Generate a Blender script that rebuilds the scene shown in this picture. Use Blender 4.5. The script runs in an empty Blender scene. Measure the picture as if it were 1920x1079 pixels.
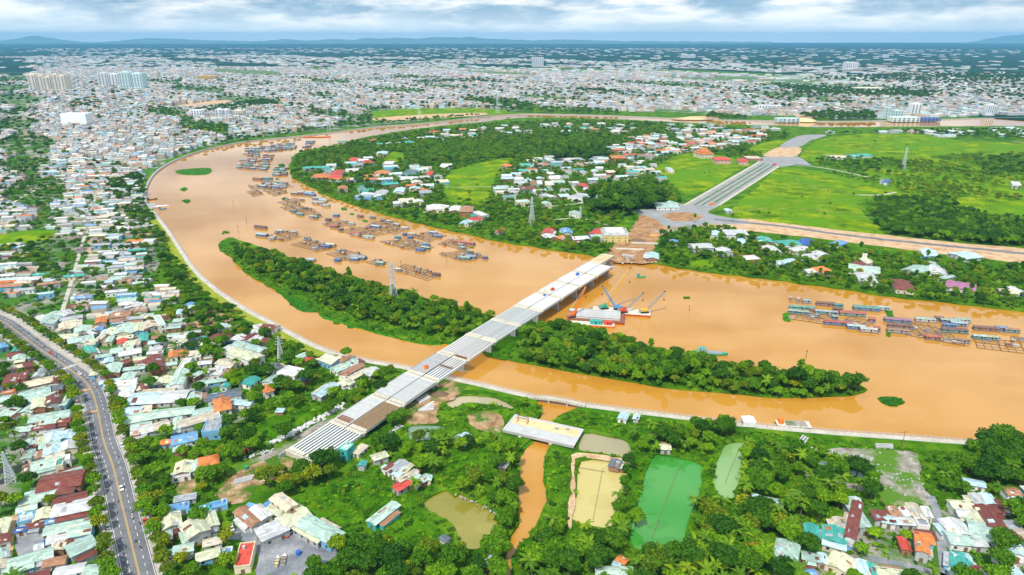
import bpy, bmesh, math, random
import numpy as np
from mathutils import Vector, Matrix
from mathutils.geometry import delaunay_2d_cdt

random.seed(7)
rng = np.random.default_rng(7)
scene = bpy.context.scene
C = scene.collection

# ------------------------------------------------------------------ camera
CAM_H, FOC, HORIZON = 205.0, 1280.0, 70.0          # metres, focal length in photo pixels, photo row of eye level
PITCH = math.atan((539.5 - HORIZON) / FOC)
cam_data = bpy.data.cameras.new('camera')
cam_data.sensor_width, cam_data.lens = 36.0, 36.0 * FOC / 1920.0
cam_data.clip_start, cam_data.clip_end = 1.0, 90000.0
cam = bpy.data.objects.new('camera', cam_data)
cam.location = (0, 0, CAM_H)
cam.rotation_euler = (math.pi / 2 - PITCH, 0, 0)
C.objects.link(cam)
scene.camera = cam

# ------------------------------------------------------------------ world, sun, exposure
SUN_EL, SUN_AZ = math.radians(56), math.radians(205)    # azimuth clockwise from straight ahead: behind the camera
world = bpy.data.worlds.new('World')
scene.world = world
world.use_nodes = True
wn, wl = world.node_tree.nodes, world.node_tree.links
wn.clear()
w_out = wn.new('ShaderNodeOutputWorld')
w_bg = wn.new('ShaderNodeBackground')
w_bg.inputs['Strength'].default_value = 0.078
sky = wn.new('ShaderNodeTexSky')
sky.sky_type = 'NISHITA'
sky.sun_disc = False
sky.sun_elevation, sky.sun_rotation = SUN_EL, SUN_AZ
sky.air_density, sky.dust_density, sky.ozone_density = 1.0, 0.2, 3.0
tc = wn.new('ShaderNodeTexCoord')
mp = wn.new('ShaderNodeMapping')
mp.inputs['Scale'].default_value = (1, 1, 4.6)
wl.new(tc.outputs['Generated'], mp.inputs['Vector'])
n1 = wn.new('ShaderNodeTexNoise')
n1.inputs['Scale'].default_value, n1.inputs['Detail'].default_value, n1.inputs['Roughness'].default_value = 7.5, 9, 0.58
n1.inputs['Distortion'].default_value = 0.25
wl.new(mp.outputs['Vector'], n1.inputs['Vector'])
cr = wn.new('ShaderNodeValToRGB')                       # cloud cover
cr.color_ramp.elements[0].position, cr.color_ramp.elements[1].position = 0.39, 0.55
wl.new(n1.outputs['Fac'], cr.inputs['Fac'])
n2 = wn.new('ShaderNodeTexNoise')
n2.inputs['Scale'].default_value, n2.inputs['Detail'].default_value = 13, 8
mp2 = wn.new('ShaderNodeMapping')
mp2.inputs['Scale'].default_value = (1, 1, 5.5)
mp2.inputs['Location'].default_value = (3.1, 1.7, 0.2)
wl.new(tc.outputs['Generated'], mp2.inputs['Vector'])
wl.new(mp2.outputs['Vector'], n2.inputs['Vector'])
cc = wn.new('ShaderNodeValToRGB')                       # grey-blue bellies to white tops
cc.color_ramp.elements[0].position, cc.color_ramp.elements[1].position = 0.40, 0.54
cc.color_ramp.elements[0].color = (10.4, 12.8, 14.6, 1)
cc.color_ramp.elements[1].color = (17.0, 17.1, 17.0, 1)
wl.new(n2.outputs['Fac'], cc.inputs['Fac'])
mx = wn.new('ShaderNodeMix')
mx.data_type = 'RGBA'
wl.new(cr.outputs['Color'], mx.inputs['Factor'])
mb = wn.new('ShaderNodeMix')                            # humid blue of the gaps between the clouds
mb.data_type = 'RGBA'
mb.inputs['Factor'].default_value = 0.65
wl.new(sky.outputs['Color'], mb.inputs[6])
mb.inputs[7].default_value = (4.2, 8.2, 12.4, 1)
wl.new(mb.outputs[2], mx.inputs[6])
wl.new(cc.outputs['Color'], mx.inputs[7])
sx_ = wn.new('ShaderNodeSeparateXYZ')                   # thick pale air low over the horizon
wl.new(tc.outputs['Generated'], sx_.inputs[0])
hr = wn.new('ShaderNodeValToRGB')
hr.color_ramp.elements[0].position, hr.color_ramp.elements[1].position = 0.0, 0.038
hr.color_ramp.elements[0].color, hr.color_ramp.elements[1].color = (0.9, 0.9, 0.9, 1), (0, 0, 0, 1)
wl.new(sx_.outputs['Z'], hr.inputs['Fac'])
mh = wn.new('ShaderNodeMix')
mh.data_type = 'RGBA'
wl.new(hr.outputs['Color'], mh.inputs['Factor'])
wl.new(mx.outputs[2], mh.inputs[6])
mh.inputs[7].default_value = (14.6, 16.4, 17.2, 1)
wl.new(mh.outputs[2], w_bg.inputs['Color'])
wl.new(w_bg.outputs['Background'], w_out.inputs['Surface'])

sun_data = bpy.data.lights.new('sun', 'SUN')
sun_data.energy, sun_data.angle, sun_data.color = 4.9, math.radians(2), (1.0, 0.95, 0.87)
sun = bpy.data.objects.new('sun', sun_data)
to_sun = Vector((math.sin(SUN_AZ) * math.cos(SUN_EL), math.cos(SUN_AZ) * math.cos(SUN_EL), math.sin(SUN_EL)))
sun.rotation_euler = to_sun.to_track_quat('Z', 'Y').to_euler()
sun.location = (0, 0, 600)
C.objects.link(sun)

vs = scene.view_settings
vs.view_transform, vs.look, vs.gamma, vs.use_curve_mapping = 'Standard', 'None', 1.0, False
vs.exposure = -0.17
scene.cycles.volume_bounces = 0
scene.cycles.max_bounces = 6
scene.cycles.transparent_max_bounces = 4
scene.cycles.caustics_reflective = scene.cycles.caustics_refractive = False

# ------------------------------------------------------------------ helpers
def G(px, py, z=0.0):
    """The point at height z seen at photo pixel (px, py)."""
    x, y = (px - 960.0) / FOC, (539.5 - py) / FOC
    d = (x, math.cos(PITCH) + y * math.sin(PITCH), -math.sin(PITCH) + y * math.cos(PITCH))
    t = (z - CAM_H) / d[2]
    return Vector((d[0] * t, d[1] * t, z))

def to_px(X, Y, Z=0.0):
    X, Y = np.asarray(X, float), np.asarray(Y, float)
    dz = np.asarray(Z, float) - CAM_H
    cp, sp = math.cos(PITCH), math.sin(PITCH)
    depth = np.maximum(Y * cp - dz * sp, 1e-3)
    up = Y * sp + dz * cp
    return 960 + FOC * X / depth, 539.5 - FOC * up / depth, depth

def W2(poly, z=0.0):
    return np.array([G(x, y, z)[:2] for x, y in poly])

def inside(P, poly):
    """Which of the points P (n,2) lie inside the polygon."""
    x, y = P[:, 0], P[:, 1]
    res = np.zeros(len(P), bool)
    n = len(poly)
    for i in range(n):
        x0, y0 = poly[i]
        x1, y1 = poly[(i + 1) % n]
        if y0 == y1:
            continue
        c = (y0 > y) != (y1 > y)
        res ^= c & (x < (x1 - x0) * (y - y0) / (y1 - y0) + x0)
    return res

def smooth_line(pts, step=8.0, closed=False):
    """Catmull-Rom through world points, about one point each step metres."""
    P = [np.array(p, float) for p in pts]
    n = len(P)
    out = []
    for i in range(n if closed else n - 1):
        p1, p2 = P[i], P[(i + 1) % n]
        p0 = P[i - 1] if (closed or i > 0) else 2 * p1 - p2
        p3 = P[(i + 2) % n] if (closed or i + 2 < n) else 2 * p2 - p1
        k = max(1, min(40, int(np.linalg.norm(p2 - p1) / step)))
        for j in range(k):
            t = j / k
            out.append(0.5 * ((2 * p1) + (-p0 + p2) * t + (2 * p0 - 5 * p1 + 4 * p2 - p3) * t * t + (-p0 + 3 * p1 - 3 * p2 + p3) * t ** 3))
    if not closed:
        out.append(P[-1])
    return np.array(out)

def ragged(poly, amp, step=4.0, seed=0):
    """A world polygon with its edges cut up and pushed about, as natural edges are."""
    r = np.random.default_rng(seed)
    P = smooth_line(poly, step, True)
    d = np.roll(P, -1, 0) - np.roll(P, 1, 0)
    nrm = np.stack([d[:, 1], -d[:, 0]], 1) / (np.linalg.norm(d, axis=1)[:, None] + 1e-6)
    a = r.normal(0, 1, len(P))
    a = (a + np.roll(a, 1) * .7 + np.roll(a, -1) * .7) / 1.6
    return P + nrm * (a * amp)[:, None]

def offset_line(L, d):
    t = np.gradient(L, axis=0)
    t /= np.linalg.norm(t, axis=1)[:, None] + 1e-9
    return L + np.stack([-t[:, 1], t[:, 0]], 1) * d

def tag(o, label=None, cat=None, group=None, kind=None):
    if label: o['label'] = label
    if cat: o['category'] = cat
    if group: o['group'] = group
    if kind: o['kind'] = kind
    return o

def link(name, mesh, parent=None, loc=None, rot=None, scale=None):
    o = bpy.data.objects.new(name, mesh)
    C.objects.link(o)
    if parent is not None: o.parent = parent
    if loc is not None: o.location = loc
    if rot is not None: o.rotation_euler = (0, 0, rot) if isinstance(rot, (int, float)) else rot
    if scale is not None: o.scale = scale
    return o

def root(name, loc, rot=0.0, label=None, cat=None, group=None, kind=None):
    o = link(name, None, None, loc, rot)
    o.empty_display_size = 0.5
    return tag(o, label, cat, group, kind)

class MB:
    """Collects shapes for one mesh."""
    def __init__(self): self.v, self.f = [], []
    def add(self, vs_, fs_):
        n = len(self.v)
        self.v += [tuple(p) for p in vs_]
        self.f += [tuple(i + n for i in f) for f in fs_]
        return self
    def box(self, c, s, rz=0.0, taper=1.0):
        cx, cy, cz = c
        hx, hy, hz = s[0] / 2, s[1] / 2, s[2] / 2
        cs, sn = math.cos(rz), math.sin(rz)
        pts = []
        for z, k in ((-hz, 1.0), (hz, taper)):
            for x, y in ((-hx, -hy), (hx, -hy), (hx, hy), (-hx, hy)):
                x, y = x * k, y * k
                pts.append((cx + x * cs - y * sn, cy + x * sn + y * cs, cz + z))
        return self.add(pts, [(3, 2, 1, 0), (4, 5, 6, 7), (0, 1, 5, 4), (1, 2, 6, 5), (2, 3, 7, 6), (3, 0, 4, 7)])
    def tube(self, p, q, r0, r1=None, n=6):
        p, q = Vector(p), Vector(q)
        r1 = r0 if r1 is None else r1
        d = (q - p).normalized()
        a = d.orthogonal().normalized()
        b = d.cross(a)
        pts = [p + (a * math.cos(2 * math.pi * i / n) + b * math.sin(2 * math.pi * i / n)) * r0 for i in range(n)]
        pts += [q + (a * math.cos(2 * math.pi * i / n) + b * math.sin(2 * math.pi * i / n)) * r1 for i in range(n)]
        fs = [(i, (i + 1) % n, n + (i + 1) % n, n + i) for i in range(n)] + [tuple(range(n - 1, -1, -1)), tuple(range(n, 2 * n))]
        return self.add(pts, fs)
    def prism(self, poly, z0, z1):
        n = len(poly)
        pts = [(x, y, z0) for x, y in poly] + [(x, y, z1) for x, y in poly]
        return self.add(pts, [tuple(range(n - 1, -1, -1)), tuple(range(n, 2 * n))] + [(i, (i + 1) % n, n + (i + 1) % n, n + i) for i in range(n)])
    def strip(self, A, B, za=0.0, zb=None):
        """A ribbon between two lines of world points."""
        zb = za if zb is None else zb
        n = len(A)
        ga = za if hasattr(za, '__len__') else [za] * n
        gb = zb if hasattr(zb, '__len__') else [zb] * n
        pts = [(a[0], a[1], z) for a, z in zip(A, ga)] + [(b[0], b[1], z) for b, z in zip(B, gb)]
        return self.add(pts, [(i, i + 1, n + i + 1, n + i) for i in range(n - 1)])
    def mesh(self, name, mat, smooth=False):
        m = bpy.data.meshes.new(name)
        m.from_pydata(self.v, [], self.f)
        for x in (mat if isinstance(mat, (list, tuple)) else [mat]): m.materials.append(x)
        if smooth: m.polygons.foreach_set('use_smooth', [True] * len(m.polygons))
        m.update()
        return m
    def build(self, name, mat, parent=None, smooth=False, loc=None, rot=None):
        return link(name, self.mesh(name, mat, smooth), parent, loc, rot)

def sheet(name, poly, z, mat, label=None, parent=None):
    """A flat piece of the setting from a world polygon."""
    a = 0.0
    n = len(poly)
    for i in range(n):
        x0, y0 = poly[i]; x1, y1 = poly[(i + 1) % n]
        a += x0 * y1 - x1 * y0
    P = poly if a > 0 else poly[::-1]
    b = MB()
    b.add([(x, y, z) for x, y in P], [tuple(range(n))])
    o = b.build(name, mat, parent)
    if parent is None: tag(o, label, kind='structure')
    return o

ORD = ('first second third fourth fifth sixth seventh eighth ninth tenth eleventh twelfth thirteenth fourteenth fifteenth sixteenth '
       'seventeenth eighteenth nineteenth twentieth').split()
_tens = ['', '', 'twenty', 'thirty', 'forty', 'fifty', 'sixty', 'seventy', 'eighty', 'ninety']
def ordinal(i):
    if i < 20: return ORD[i]
    k = i + 1
    return _tens[k // 10 % 10] + ('-' + ORD[k % 10 - 1] if k % 10 else 'th')

# ------------------------------------------------------------------ materials
MATS = {}
def nodes_of(name):
    m = bpy.data.materials.new(name)
    m.use_nodes = True
    nt = m.node_tree
    return m, nt, nt.nodes['Principled BSDF']

def N(nt, t, **kw):
    n = nt.nodes.new(t)
    for k, v in kw.items():
        n.inputs[k.replace('_', ' ')].default_value = v
    return n

def ramp(nt, fac, stops):
    r = nt.nodes.new('ShaderNodeValToRGB')
    e = r.color_ramp.elements
    while len(e) < len(stops): e.new(0.5)
    for el, (p, c) in zip(e, stops):
        el.position, el.color = p, (*c, 1)
    nt.links.new(fac, r.inputs['Fac'])
    return r.outputs['Color']

def mixc(nt, fac, a, b, mode='MIX'):
    m = nt.nodes.new('ShaderNodeMix')
    m.data_type, m.blend_type = 'RGBA', mode
    for sock, v in ((m.inputs['Factor'], fac), (m.inputs[6], a), (m.inputs[7], b)):
        if isinstance(v, (int, float)): sock.default_value = v
        elif isinstance(v, tuple): sock.default_value = (*v, 1) if len(v) == 3 else v
        else: nt.links.new(v, sock)
    return m.outputs[2]

def pos(nt, world=True):
    if world:
        return nt.nodes.new('ShaderNodeNewGeometry').outputs['Position']
    return nt.nodes.new('ShaderNodeTexCoord').outputs['Object']

def noise(nt, vec, scale, detail=4, rough=0.55):
    n = N(nt, 'ShaderNodeTexNoise', Scale=scale, Detail=detail, Roughness=rough)
    nt.links.new(vec, n.inputs['Vector'])
    return n.outputs['Fac']

def bump(nt, bsdf, h, strength, dist):
    b = N(nt, 'ShaderNodeBump', Strength=strength, Distance=dist)
    nt.links.new(h, b.inputs['Height'])
    nt.links.new(b.outputs['Normal'], bsdf.inputs['Normal'])

def earth_mat(name, stops, scale=0.12, detail=7, rough=0.95, fine=1.2, b=0.6, big=None, bl=.45):
    """Ground of one kind: colour patches at two sizes, fine relief."""
    m, nt, s = nodes_of(name)
    p = pos(nt)
    a = noise(nt, p, scale, detail, 0.62)
    col = ramp(nt, a, stops)
    f = noise(nt, p, fine, 3, 0.6)
    v = ramp(nt, f, [(0.3, (0.72,) * 3), (0.7, (1.25,) * 3)])
    col = mixc(nt, 1.0, col, v, 'MULTIPLY')
    if big:
        g = noise(nt, p, big[0], 5, 0.6)
        col = mixc(nt, ramp(nt, g, [(bl, (0, 0, 0)), (bl + .12, (1, 1, 1))]), col, big[1])
    nt.links.new(col, s.inputs['Base Color'])
    s.inputs['Roughness'].default_value = rough
    s.inputs['Specular IOR Level'].default_value = 0.04
    bump(nt, s, f, b, 0.3)
    MATS[name] = m
    return m

def plain(name, col, rough=0.7, var=0.18, scale=0.7, metal=0.0, spec=0.3, tint=0.12):
    """Painted or bare stuff with dirt: never one flat tone."""
    m, nt, s = nodes_of(name)
    p = pos(nt, False)
    a = noise(nt, p, scale, 6, 0.6)
    lo, hi = tuple(c * (1 - var) for c in col), tuple(min(1, c * (1 + var * 0.6)) for c in col)
    c = ramp(nt, a, [(0.3, lo), (0.7, hi)])
    if tint:
        oi = nt.nodes.new('ShaderNodeObjectInfo')
        t = ramp(nt, oi.outputs['Random'], [(0, (1 - tint,) * 3), (1, (1 + tint,) * 3)])
        c = mixc(nt, 1.0, c, t, 'MULTIPLY')
    nt.links.new(c, s.inputs['Base Color'])
    s.inputs['Roughness'].default_value = rough
    s.inputs['Metallic'].default_value = metal
    s.inputs['Specular IOR Level'].default_value = spec
    MATS[name] = m
    return m

def tin(name, col, rust=0.25):
    """Corrugated roof sheets: ribs, sheets of slightly different age, streaks of rust."""
    m, nt, s = nodes_of(name)
    p = pos(nt, False)
    oi = nt.nodes.new('ShaderNodeObjectInfo')
    br = N(nt, 'ShaderNodeTexBrick', Scale=0.22, Mortar_Size=0.006)
    br.offset = 0.35
    br.inputs['Color1'].default_value = (0.66, 0.66, 0.66, 1)
    br.inputs['Color2'].default_value = (1.14, 1.14, 1.14, 1)
    br.inputs['Mortar'].default_value = (0.6, 0.6, 0.6, 1)
    va = nt.nodes.new('ShaderNodeVectorMath'); va.operation = 'ADD'
    nt.links.new(p, va.inputs[0]); 
    sc = nt.nodes.new('ShaderNodeVectorMath'); sc.operation = 'SCALE'
    sc.inputs['Scale'].default_value = 37.0
    cb = nt.nodes.new('ShaderNodeCombineXYZ')
    nt.links.new(oi.outputs['Random'], cb.inputs[0]); nt.links.new(oi.outputs['Random'], cb.inputs[1])
    nt.links.new(cb.outputs[0], sc.inputs[0]); nt.links.new(sc.outputs[0], va.inputs[1])
    q = va.outputs[0]
    nt.links.new(q, br.inputs['Vector'])
    t = ramp(nt, oi.outputs['Random'], [(0, (0.82, 0.84, 0.86)), (0.5, (1, 1, 1)), (1, (1.1, 1.06, 1.0))])
    c = mixc(nt, 1.0, mixc(nt, 1.0, (*col, 1), br.outputs['Color'], 'MULTIPLY'), t, 'MULTIPLY')
    g = noise(nt, q, 0.35, 6, 0.65)
    rm = ramp(nt, g, [(0.60 - rust * 0.25, (0, 0, 0)), (0.82, (0.7, 0.7, 0.7))])
    c = mixc(nt, rm, c, (0.20, 0.10, 0.055))
    nt.links.new(c, s.inputs['Base Color'])
    s.inputs['Roughness'].default_value = 0.5
    s.inputs['Specular IOR Level'].default_value = 0.35
    wv = N(nt, 'ShaderNodeTexWave', Scale=1.6, Distortion=0.0)
    nt.links.new(p, wv.inputs['Vector'])
    bump(nt, s, wv.outputs['Fac'], 0.5, 0.08)
    MATS[name] = m
    return m

def water_mat(name, col, col2, rough=0.07, wave=0.35, bumpd=0.035, spec=0.5):
    m, nt, s = nodes_of(name)
    p = pos(nt)
    a = noise(nt, p, 0.012, 5, 0.6)
    ms = nt.nodes.new('ShaderNodeMapping')
    ms.inputs['Rotation'].default_value, ms.inputs['Scale'].default_value = (0, 0, 0.25), (0.006, 0.03, 1)
    nt.links.new(p, ms.inputs['Vector'])
    a2 = noise(nt, ms.outputs['Vector'], 1.0, 7, 0.6)
    md = N(nt, 'ShaderNodeMath'); md.operation = 'ADD'
    nt.links.new(a, md.inputs[0]); nt.links.new(a2, md.inputs[1])
    nt.links.new(ramp(nt, md.outputs[0], [(0.72, tuple(c * .97 for c in col)), (1.0, tuple((c + d) / 2 for c, d in zip(col, col2))), (1.28, col2)]), s.inputs['Base Color'])
    s.inputs['Roughness'].default_value = rough
    s.inputs['IOR'].default_value = 1.58
    s.inputs['Specular IOR Level'].default_value = spec
    mpn = nt.nodes.new('ShaderNodeMapping')
    mpn.inputs['Scale'].default_value = (0.5, 1.0, 1)
    nt.links.new(p, mpn.inputs['Vector'])
    h = noise(nt, mpn.outputs['Vector'], wave, 5, 0.6)
    bump(nt, s, h, 0.5, bumpd)
    MATS[name] = m
    return m

def leaf_mat(name, dark, light, hue=0.03):
    m, nt, s = nodes_of(name)
    oi = nt.nodes.new('ShaderNodeObjectInfo')
    p = pos(nt, False)
    a = noise(nt, p, 0.45, 4, 0.7)
    c = ramp(nt, a, [(0.32, dark), (0.68, light)])
    t = ramp(nt, oi.outputs['Random'], [(0, (0.50, 0.64, 0.60)), (0.3, (0.85, 0.92, 0.9)), (0.55, (1.05, 1.03, 0.9)), (0.8, (1.35, 1.22, 0.8)), (0.95, (1.7, 1.4, 0.8)), (1, (1.8, 1.2, 0.9))])
    c = mixc(nt, 1.0, c, t, 'MULTIPLY')
    nt.links.new(c, s.inputs['Base Color'])
    s.inputs['Roughness'].default_value = 0.6
    s.inputs['Specular IOR Level'].default_value = 0.12
    MATS[name] = m
    return m

# ground kinds
earth_mat('undergrowth_ground', [(0.32, (0.018, 0.070, 0.003)), (0.5, (0.060, 0.165, 0.005)), (0.70, (0.16, 0.27, 0.01))], 0.05)
earth_mat('meadow_grass', [(0.36, (0.050, 0.12, 0.001)), (0.5, (0.135, 0.24, 0.002)), (0.62, (0.26, 0.33, 0.004))], 0.04, 13, fine=0.5, big=(0.012, (0.10, 0.23, 0.004)))
earth_mat('weed_meadow', [(0.32, (0.016, 0.070, 0.002)), (0.5, (0.045, 0.150, 0.003)), (0.68, (0.10, 0.23, 0.006))], 0.09, 8, fine=0.9)
earth_mat('strip_grass', [(0.30, (0.17, 0.24, 0.02)), (0.55, (0.28, 0.32, 0.03)), (0.75, (0.36, 0.33, 0.06))], 0.1, 6)
earth_mat('dirt', [(0.30, (0.22, 0.11, 0.05)), (0.5, (0.36, 0.20, 0.10)), (0.72, (0.52, 0.34, 0.19))], 0.11, 8, fine=0.8, b=0.9)
earth_mat('pale_dirt', [(0.30, (0.36, 0.22, 0.12)), (0.5, (0.55, 0.37, 0.22)), (0.72, (0.66, 0.49, 0.33))], 0.09, 8, fine=0.8, b=0.8)
earth_mat('site_dirt', [(0.32, (0.20, 0.11, 0.05)), (0.5, (0.38, 0.24, 0.13)), (0.70, (0.56, 0.42, 0.29))], 0.16, 10, fine=0.9, b=1.0, big=(0.07, (0.06, 0.15, 0.012)))
earth_mat('rubble', [(0.30, (0.16, 0.14, 0.12)), (0.5, (0.31, 0.28, 0.24)), (0.72, (0.50, 0.45, 0.40))], 0.25, 9, fine=1.6, b=1.0, big=(0.05, (0.09, 0.20, 0.02)))
earth_mat('town_ground', [(0.30, (0.16, 0.15, 0.13)), (0.5, (0.30, 0.28, 0.25)), (0.72, (0.42, 0.38, 0.33))], 0.07, 7, big=(0.03, (0.055, 0.16, 0.02)), bl=.40)
earth_mat('gravel', [(0.30, (0.13, 0.145, 0.17)), (0.5, (0.22, 0.235, 0.26)), (0.72, (0.42, 0.42, 0.41))], 0.08, 9, fine=2.0)
earth_mat('asphalt', [(0.30, (0.135, 0.14, 0.155)), (0.5, (0.175, 0.18, 0.195)), (0.72, (0.23, 0.23, 0.24))], 0.09, 9, 0.85, fine=1.5, b=0.15)
earth_mat('paving', [(0.30, (0.36, 0.33, 0.29)), (0.5, (0.47, 0.44, 0.39)), (0.72, (0.57, 0.54, 0.49))], 0.15, 8, 0.85, fine=1.5, b=0.2)
earth_mat('path_concrete', [(0.30, (0.40, 0.36, 0.29)), (0.5, (0.50, 0.46, 0.38)), (0.72, (0.58, 0.54, 0.46))], 0.12, 8, 0.85, fine=1.2, b=0.15)
# water
water_mat('river_water', (0.47, 0.212, 0.018), (0.50, 0.24, 0.03), 0.05, 0.28, 0.012)
water_mat('olive_water', (0.22, 0.20, 0.022), (0.28, 0.25, 0.04), 0.05, 0.5, 0.012)
water_mat('beige_water', (0.46, 0.38, 0.12), (0.52, 0.43, 0.15), 0.05, 0.5, 0.012)
water_mat('green_water', (0.030, 0.21, 0.016), (0.05, 0.27, 0.035), 0.05, 0.5, 0.012)
water_mat('pale_green_water', (0.17, 0.33, 0.09), (0.22, 0.38, 0.13), 0.05, 0.5, 0.012)
water_mat('teal_water', (0.11, 0.20, 0.13), (0.16, 0.25, 0.17), 0.05, 0.5, 0.012)
water_mat('mud_water', (0.33, 0.29, 0.16), (0.40, 0.34, 0.2), 0.06, 0.5, 0.012)
# foliage
leaf_mat('leaf_mid', (0.033, 0.120, 0.0030), (0.133, 0.287, 0.0075))
leaf_mat('leaf_dark', (0.015, 0.070, 0.0040), (0.065, 0.172, 0.0070))
leaf_mat('leaf_olive', (0.069, 0.120, 0.0040), (0.195, 0.263, 0.0100))
leaf_mat('leaf_fresh', (0.058, 0.180, 0.0035), (0.174, 0.335, 0.0085))
leaf_mat('leaf_palm', (0.047, 0.127, 0.0040), (0.144, 0.256, 0.0090))
leaf_mat('leaf_hyacinth', (0.017, 0.123, 0.0030), (0.069, 0.266, 0.0060))
earth_mat('forest_plain', [(0.36, (0.006, 0.034, 0.022)), (0.56, (0.012, 0.055, 0.030)), (0.66, (0.045, 0.12, 0.05)), (0.76, (0.18, 0.20, 0.17))], 0.0035, 9, fine=0.02, b=0.1)
plain('bark', (0.17, 0.13, 0.10), 0.9, 0.3, 2.0)
# made things
plain('concrete', (0.44, 0.445, 0.44), 0.8, 0.16, 0.35)
plain('concrete_new', (0.60, 0.605, 0.60), 0.8, 0.12, 0.25)
plain('concrete_beige', (0.62, 0.57, 0.46), 0.85, 0.2, 0.3)
plain('concrete_grey', (0.40, 0.40, 0.40), 0.85, 0.25, 0.4)
plain('formwork', (0.33, 0.23, 0.13), 0.85, 0.35, 0.5)
plain('sand_deck', (0.62, 0.50, 0.27), 0.9, 0.2, 0.3)
plain('dark_gap', (0.045, 0.05, 0.055), 0.8, 0.2)
plain('steel', (0.42, 0.45, 0.47), 0.45, 0.15, 2, 0.6)
plain('pale_steel', (0.62, 0.66, 0.70), 0.5, 0.15, 2, 0.2)
plain('rust_steel', (0.24, 0.09, 0.045), 0.8, 0.35, 0.8)
plain('white_paint', (0.80, 0.80, 0.79), 0.5, 0.08)
plain('yellow_paint', (0.70, 0.44, 0.07), 0.6, 0.12)
plain('orange_mark', (0.55, 0.28, 0.09), 0.7, 0.15)
plain('glass', (0.035, 0.05, 0.065), 0.12, 0.2, 1, 0, 0.6)
plain('tyre', (0.03, 0.03, 0.032), 0.9, 0.2)
plain('wood', (0.20, 0.125, 0.075), 0.85, 0.3, 1.2)
plain('old_wood', (0.30, 0.24, 0.185), 0.9, 0.3, 1.5)
plain('thatch', (0.30, 0.24, 0.19), 0.95, 0.35, 2.0)
plain('red_paint', (0.62, 0.065, 0.03), 0.5, 0.15)
plain('orange_paint', (0.80, 0.19, 0.02), 0.5, 0.15)
plain('crane_yellow', (0.72, 0.42, 0.04), 0.5, 0.15)
plain('crane_blue', (0.10, 0.30, 0.55), 0.5, 0.15)
plain('crane_green', (0.03, 0.33, 0.16), 0.5, 0.15)
plain('blue_paint', (0.035, 0.14, 0.52), 0.5, 0.15)
plain('green_paint', (0.03, 0.38, 0.20), 0.5, 0.15)
plain('cloth', (0.12, 0.13, 0.18), 0.9, 0.3)
plain('skin', (0.45, 0.26, 0.17), 0.7, 0.1)
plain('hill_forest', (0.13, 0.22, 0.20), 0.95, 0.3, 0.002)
WALLS = {}
for k, c in dict(white=(0.78, 0.77, 0.74), cream=(0.70, 0.61, 0.44), grey=(0.46, 0.46, 0.46), brick=(0.40, 0.17, 0.09), teal=(0.06, 0.46, 0.42), blue=(0.20, 0.45, 0.66), rust=(0.33, 0.17, 0.10), pink=(0.72, 0.45, 0.40), yellow=(0.74, 0.60, 0.24)).items():
    WALLS[k] = plain('wall_' + k, c, 0.85, 0.22, 0.5)
ROOF = dict(
    M=(0.45, 0.62, 0.54), T=(0.06, 0.40, 0.35), W=(0.66, 0.67, 0.67), C=(0.66, 0.68, 0.47), R=(0.205, 0.055, 0.045), D=(0.60, 0.075, 0.05), O=(0.68, 0.215, 0.055),
    B=(0.15, 0.36, 0.66), N=(0.045, 0.13, 0.42), G=(0.42, 0.45, 0.48), K=(0.13, 0.165, 0.20), E=(0.66, 0.58, 0.44), Y=(0.42, 0.22, 0.13), L=(0.50, 0.70, 0.76), P=(0.40, 0.16, 0.30))
ROOF_WORD = dict(M='mint', T='teal', W='white', C='pale yellow', R='maroon', D='red', O='orange', B='blue', N='deep blue', G='grey', K='charcoal', E='beige', Y='rusty', L='pale blue', P='purple')
ROOFS = {k: tin('tin_' + ROOF_WORD[k].replace(' ', '_'), c, 0.55 if k in 'YR' else 0.22) for k, c in ROOF.items()}

def dulled(c, k=0.38): return tuple(x * (1 - k) + g * k for x, g in zip(c, (0.30, 0.27, 0.24)))
OLD_ROOFS = {k: tin('old_tin_' + ROOF_WORD[k].replace(' ', '_'), dulled(c), 0.5) for k, c in ROOF.items()}
OLD_WALLS = {k: plain('old_wall_' + k, dulled(c), 0.9, 0.3, 0.6) for k, c in dict(white=(0.70, 0.69, 0.66), cream=(0.62, 0.54, 0.40), grey=(0.40, 0.40, 0.40), teal=(0.06, 0.38, 0.36), blue=(0.08, 0.25, 0.52), rust=(0.30, 0.15, 0.09), pink=(0.6, 0.35, 0.32)).items()}

# ------------------------------------------------------------------ the land and the water
RIVER_Z, POND_Z = -1.6, -0.8
outer_bank = [(2500, 214), (1920, 222), (1700, 227), (1560, 229), (1400, 227), (1280, 224), (1130, 218), (1000, 215), (960, 216), (900, 221), (800, 232), (700, 240), (620, 250), (540, 259), (470, 266),
              (400, 279), (340, 298), (300, 320), (280, 345), (275, 375), (287, 395), (322, 440), (362, 500), (402, 540), (460, 580), (520, 612), (560, 634), (600, 654), (650, 671), (700, 681), (760, 691),
              (830, 708), (900, 723), (1000, 746), (1100, 762), (1250, 781), (1400, 799), (1560, 813), (1700, 823), (1850, 834), (1920, 838), (2250, 860)]
inner_bank = [(2250, 625), (1920, 586), (1850, 578), (1750, 566), (1650, 555), (1560, 541), (1450, 526), (1330, 512), (1250, 500), (1170, 489), (1100, 479), (1000, 465), (900, 446), (790, 421),
              (700, 397), (620, 371), (580, 350), (548, 330), (545, 303), (562, 287), (640, 270), (690, 258), (760, 246), (850, 235), (900, 231), (970, 223), (1060, 222), (1150, 225), (1300, 232), (1480, 238), (1560, 240), (1920, 238), (2500, 240)]
outer_w = smooth_line(W2(outer_bank, RIVER_Z), 12)
inner_w = smooth_line(W2(inner_bank, RIVER_Z), 9)
_r = np.random.default_rng(3)
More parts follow.
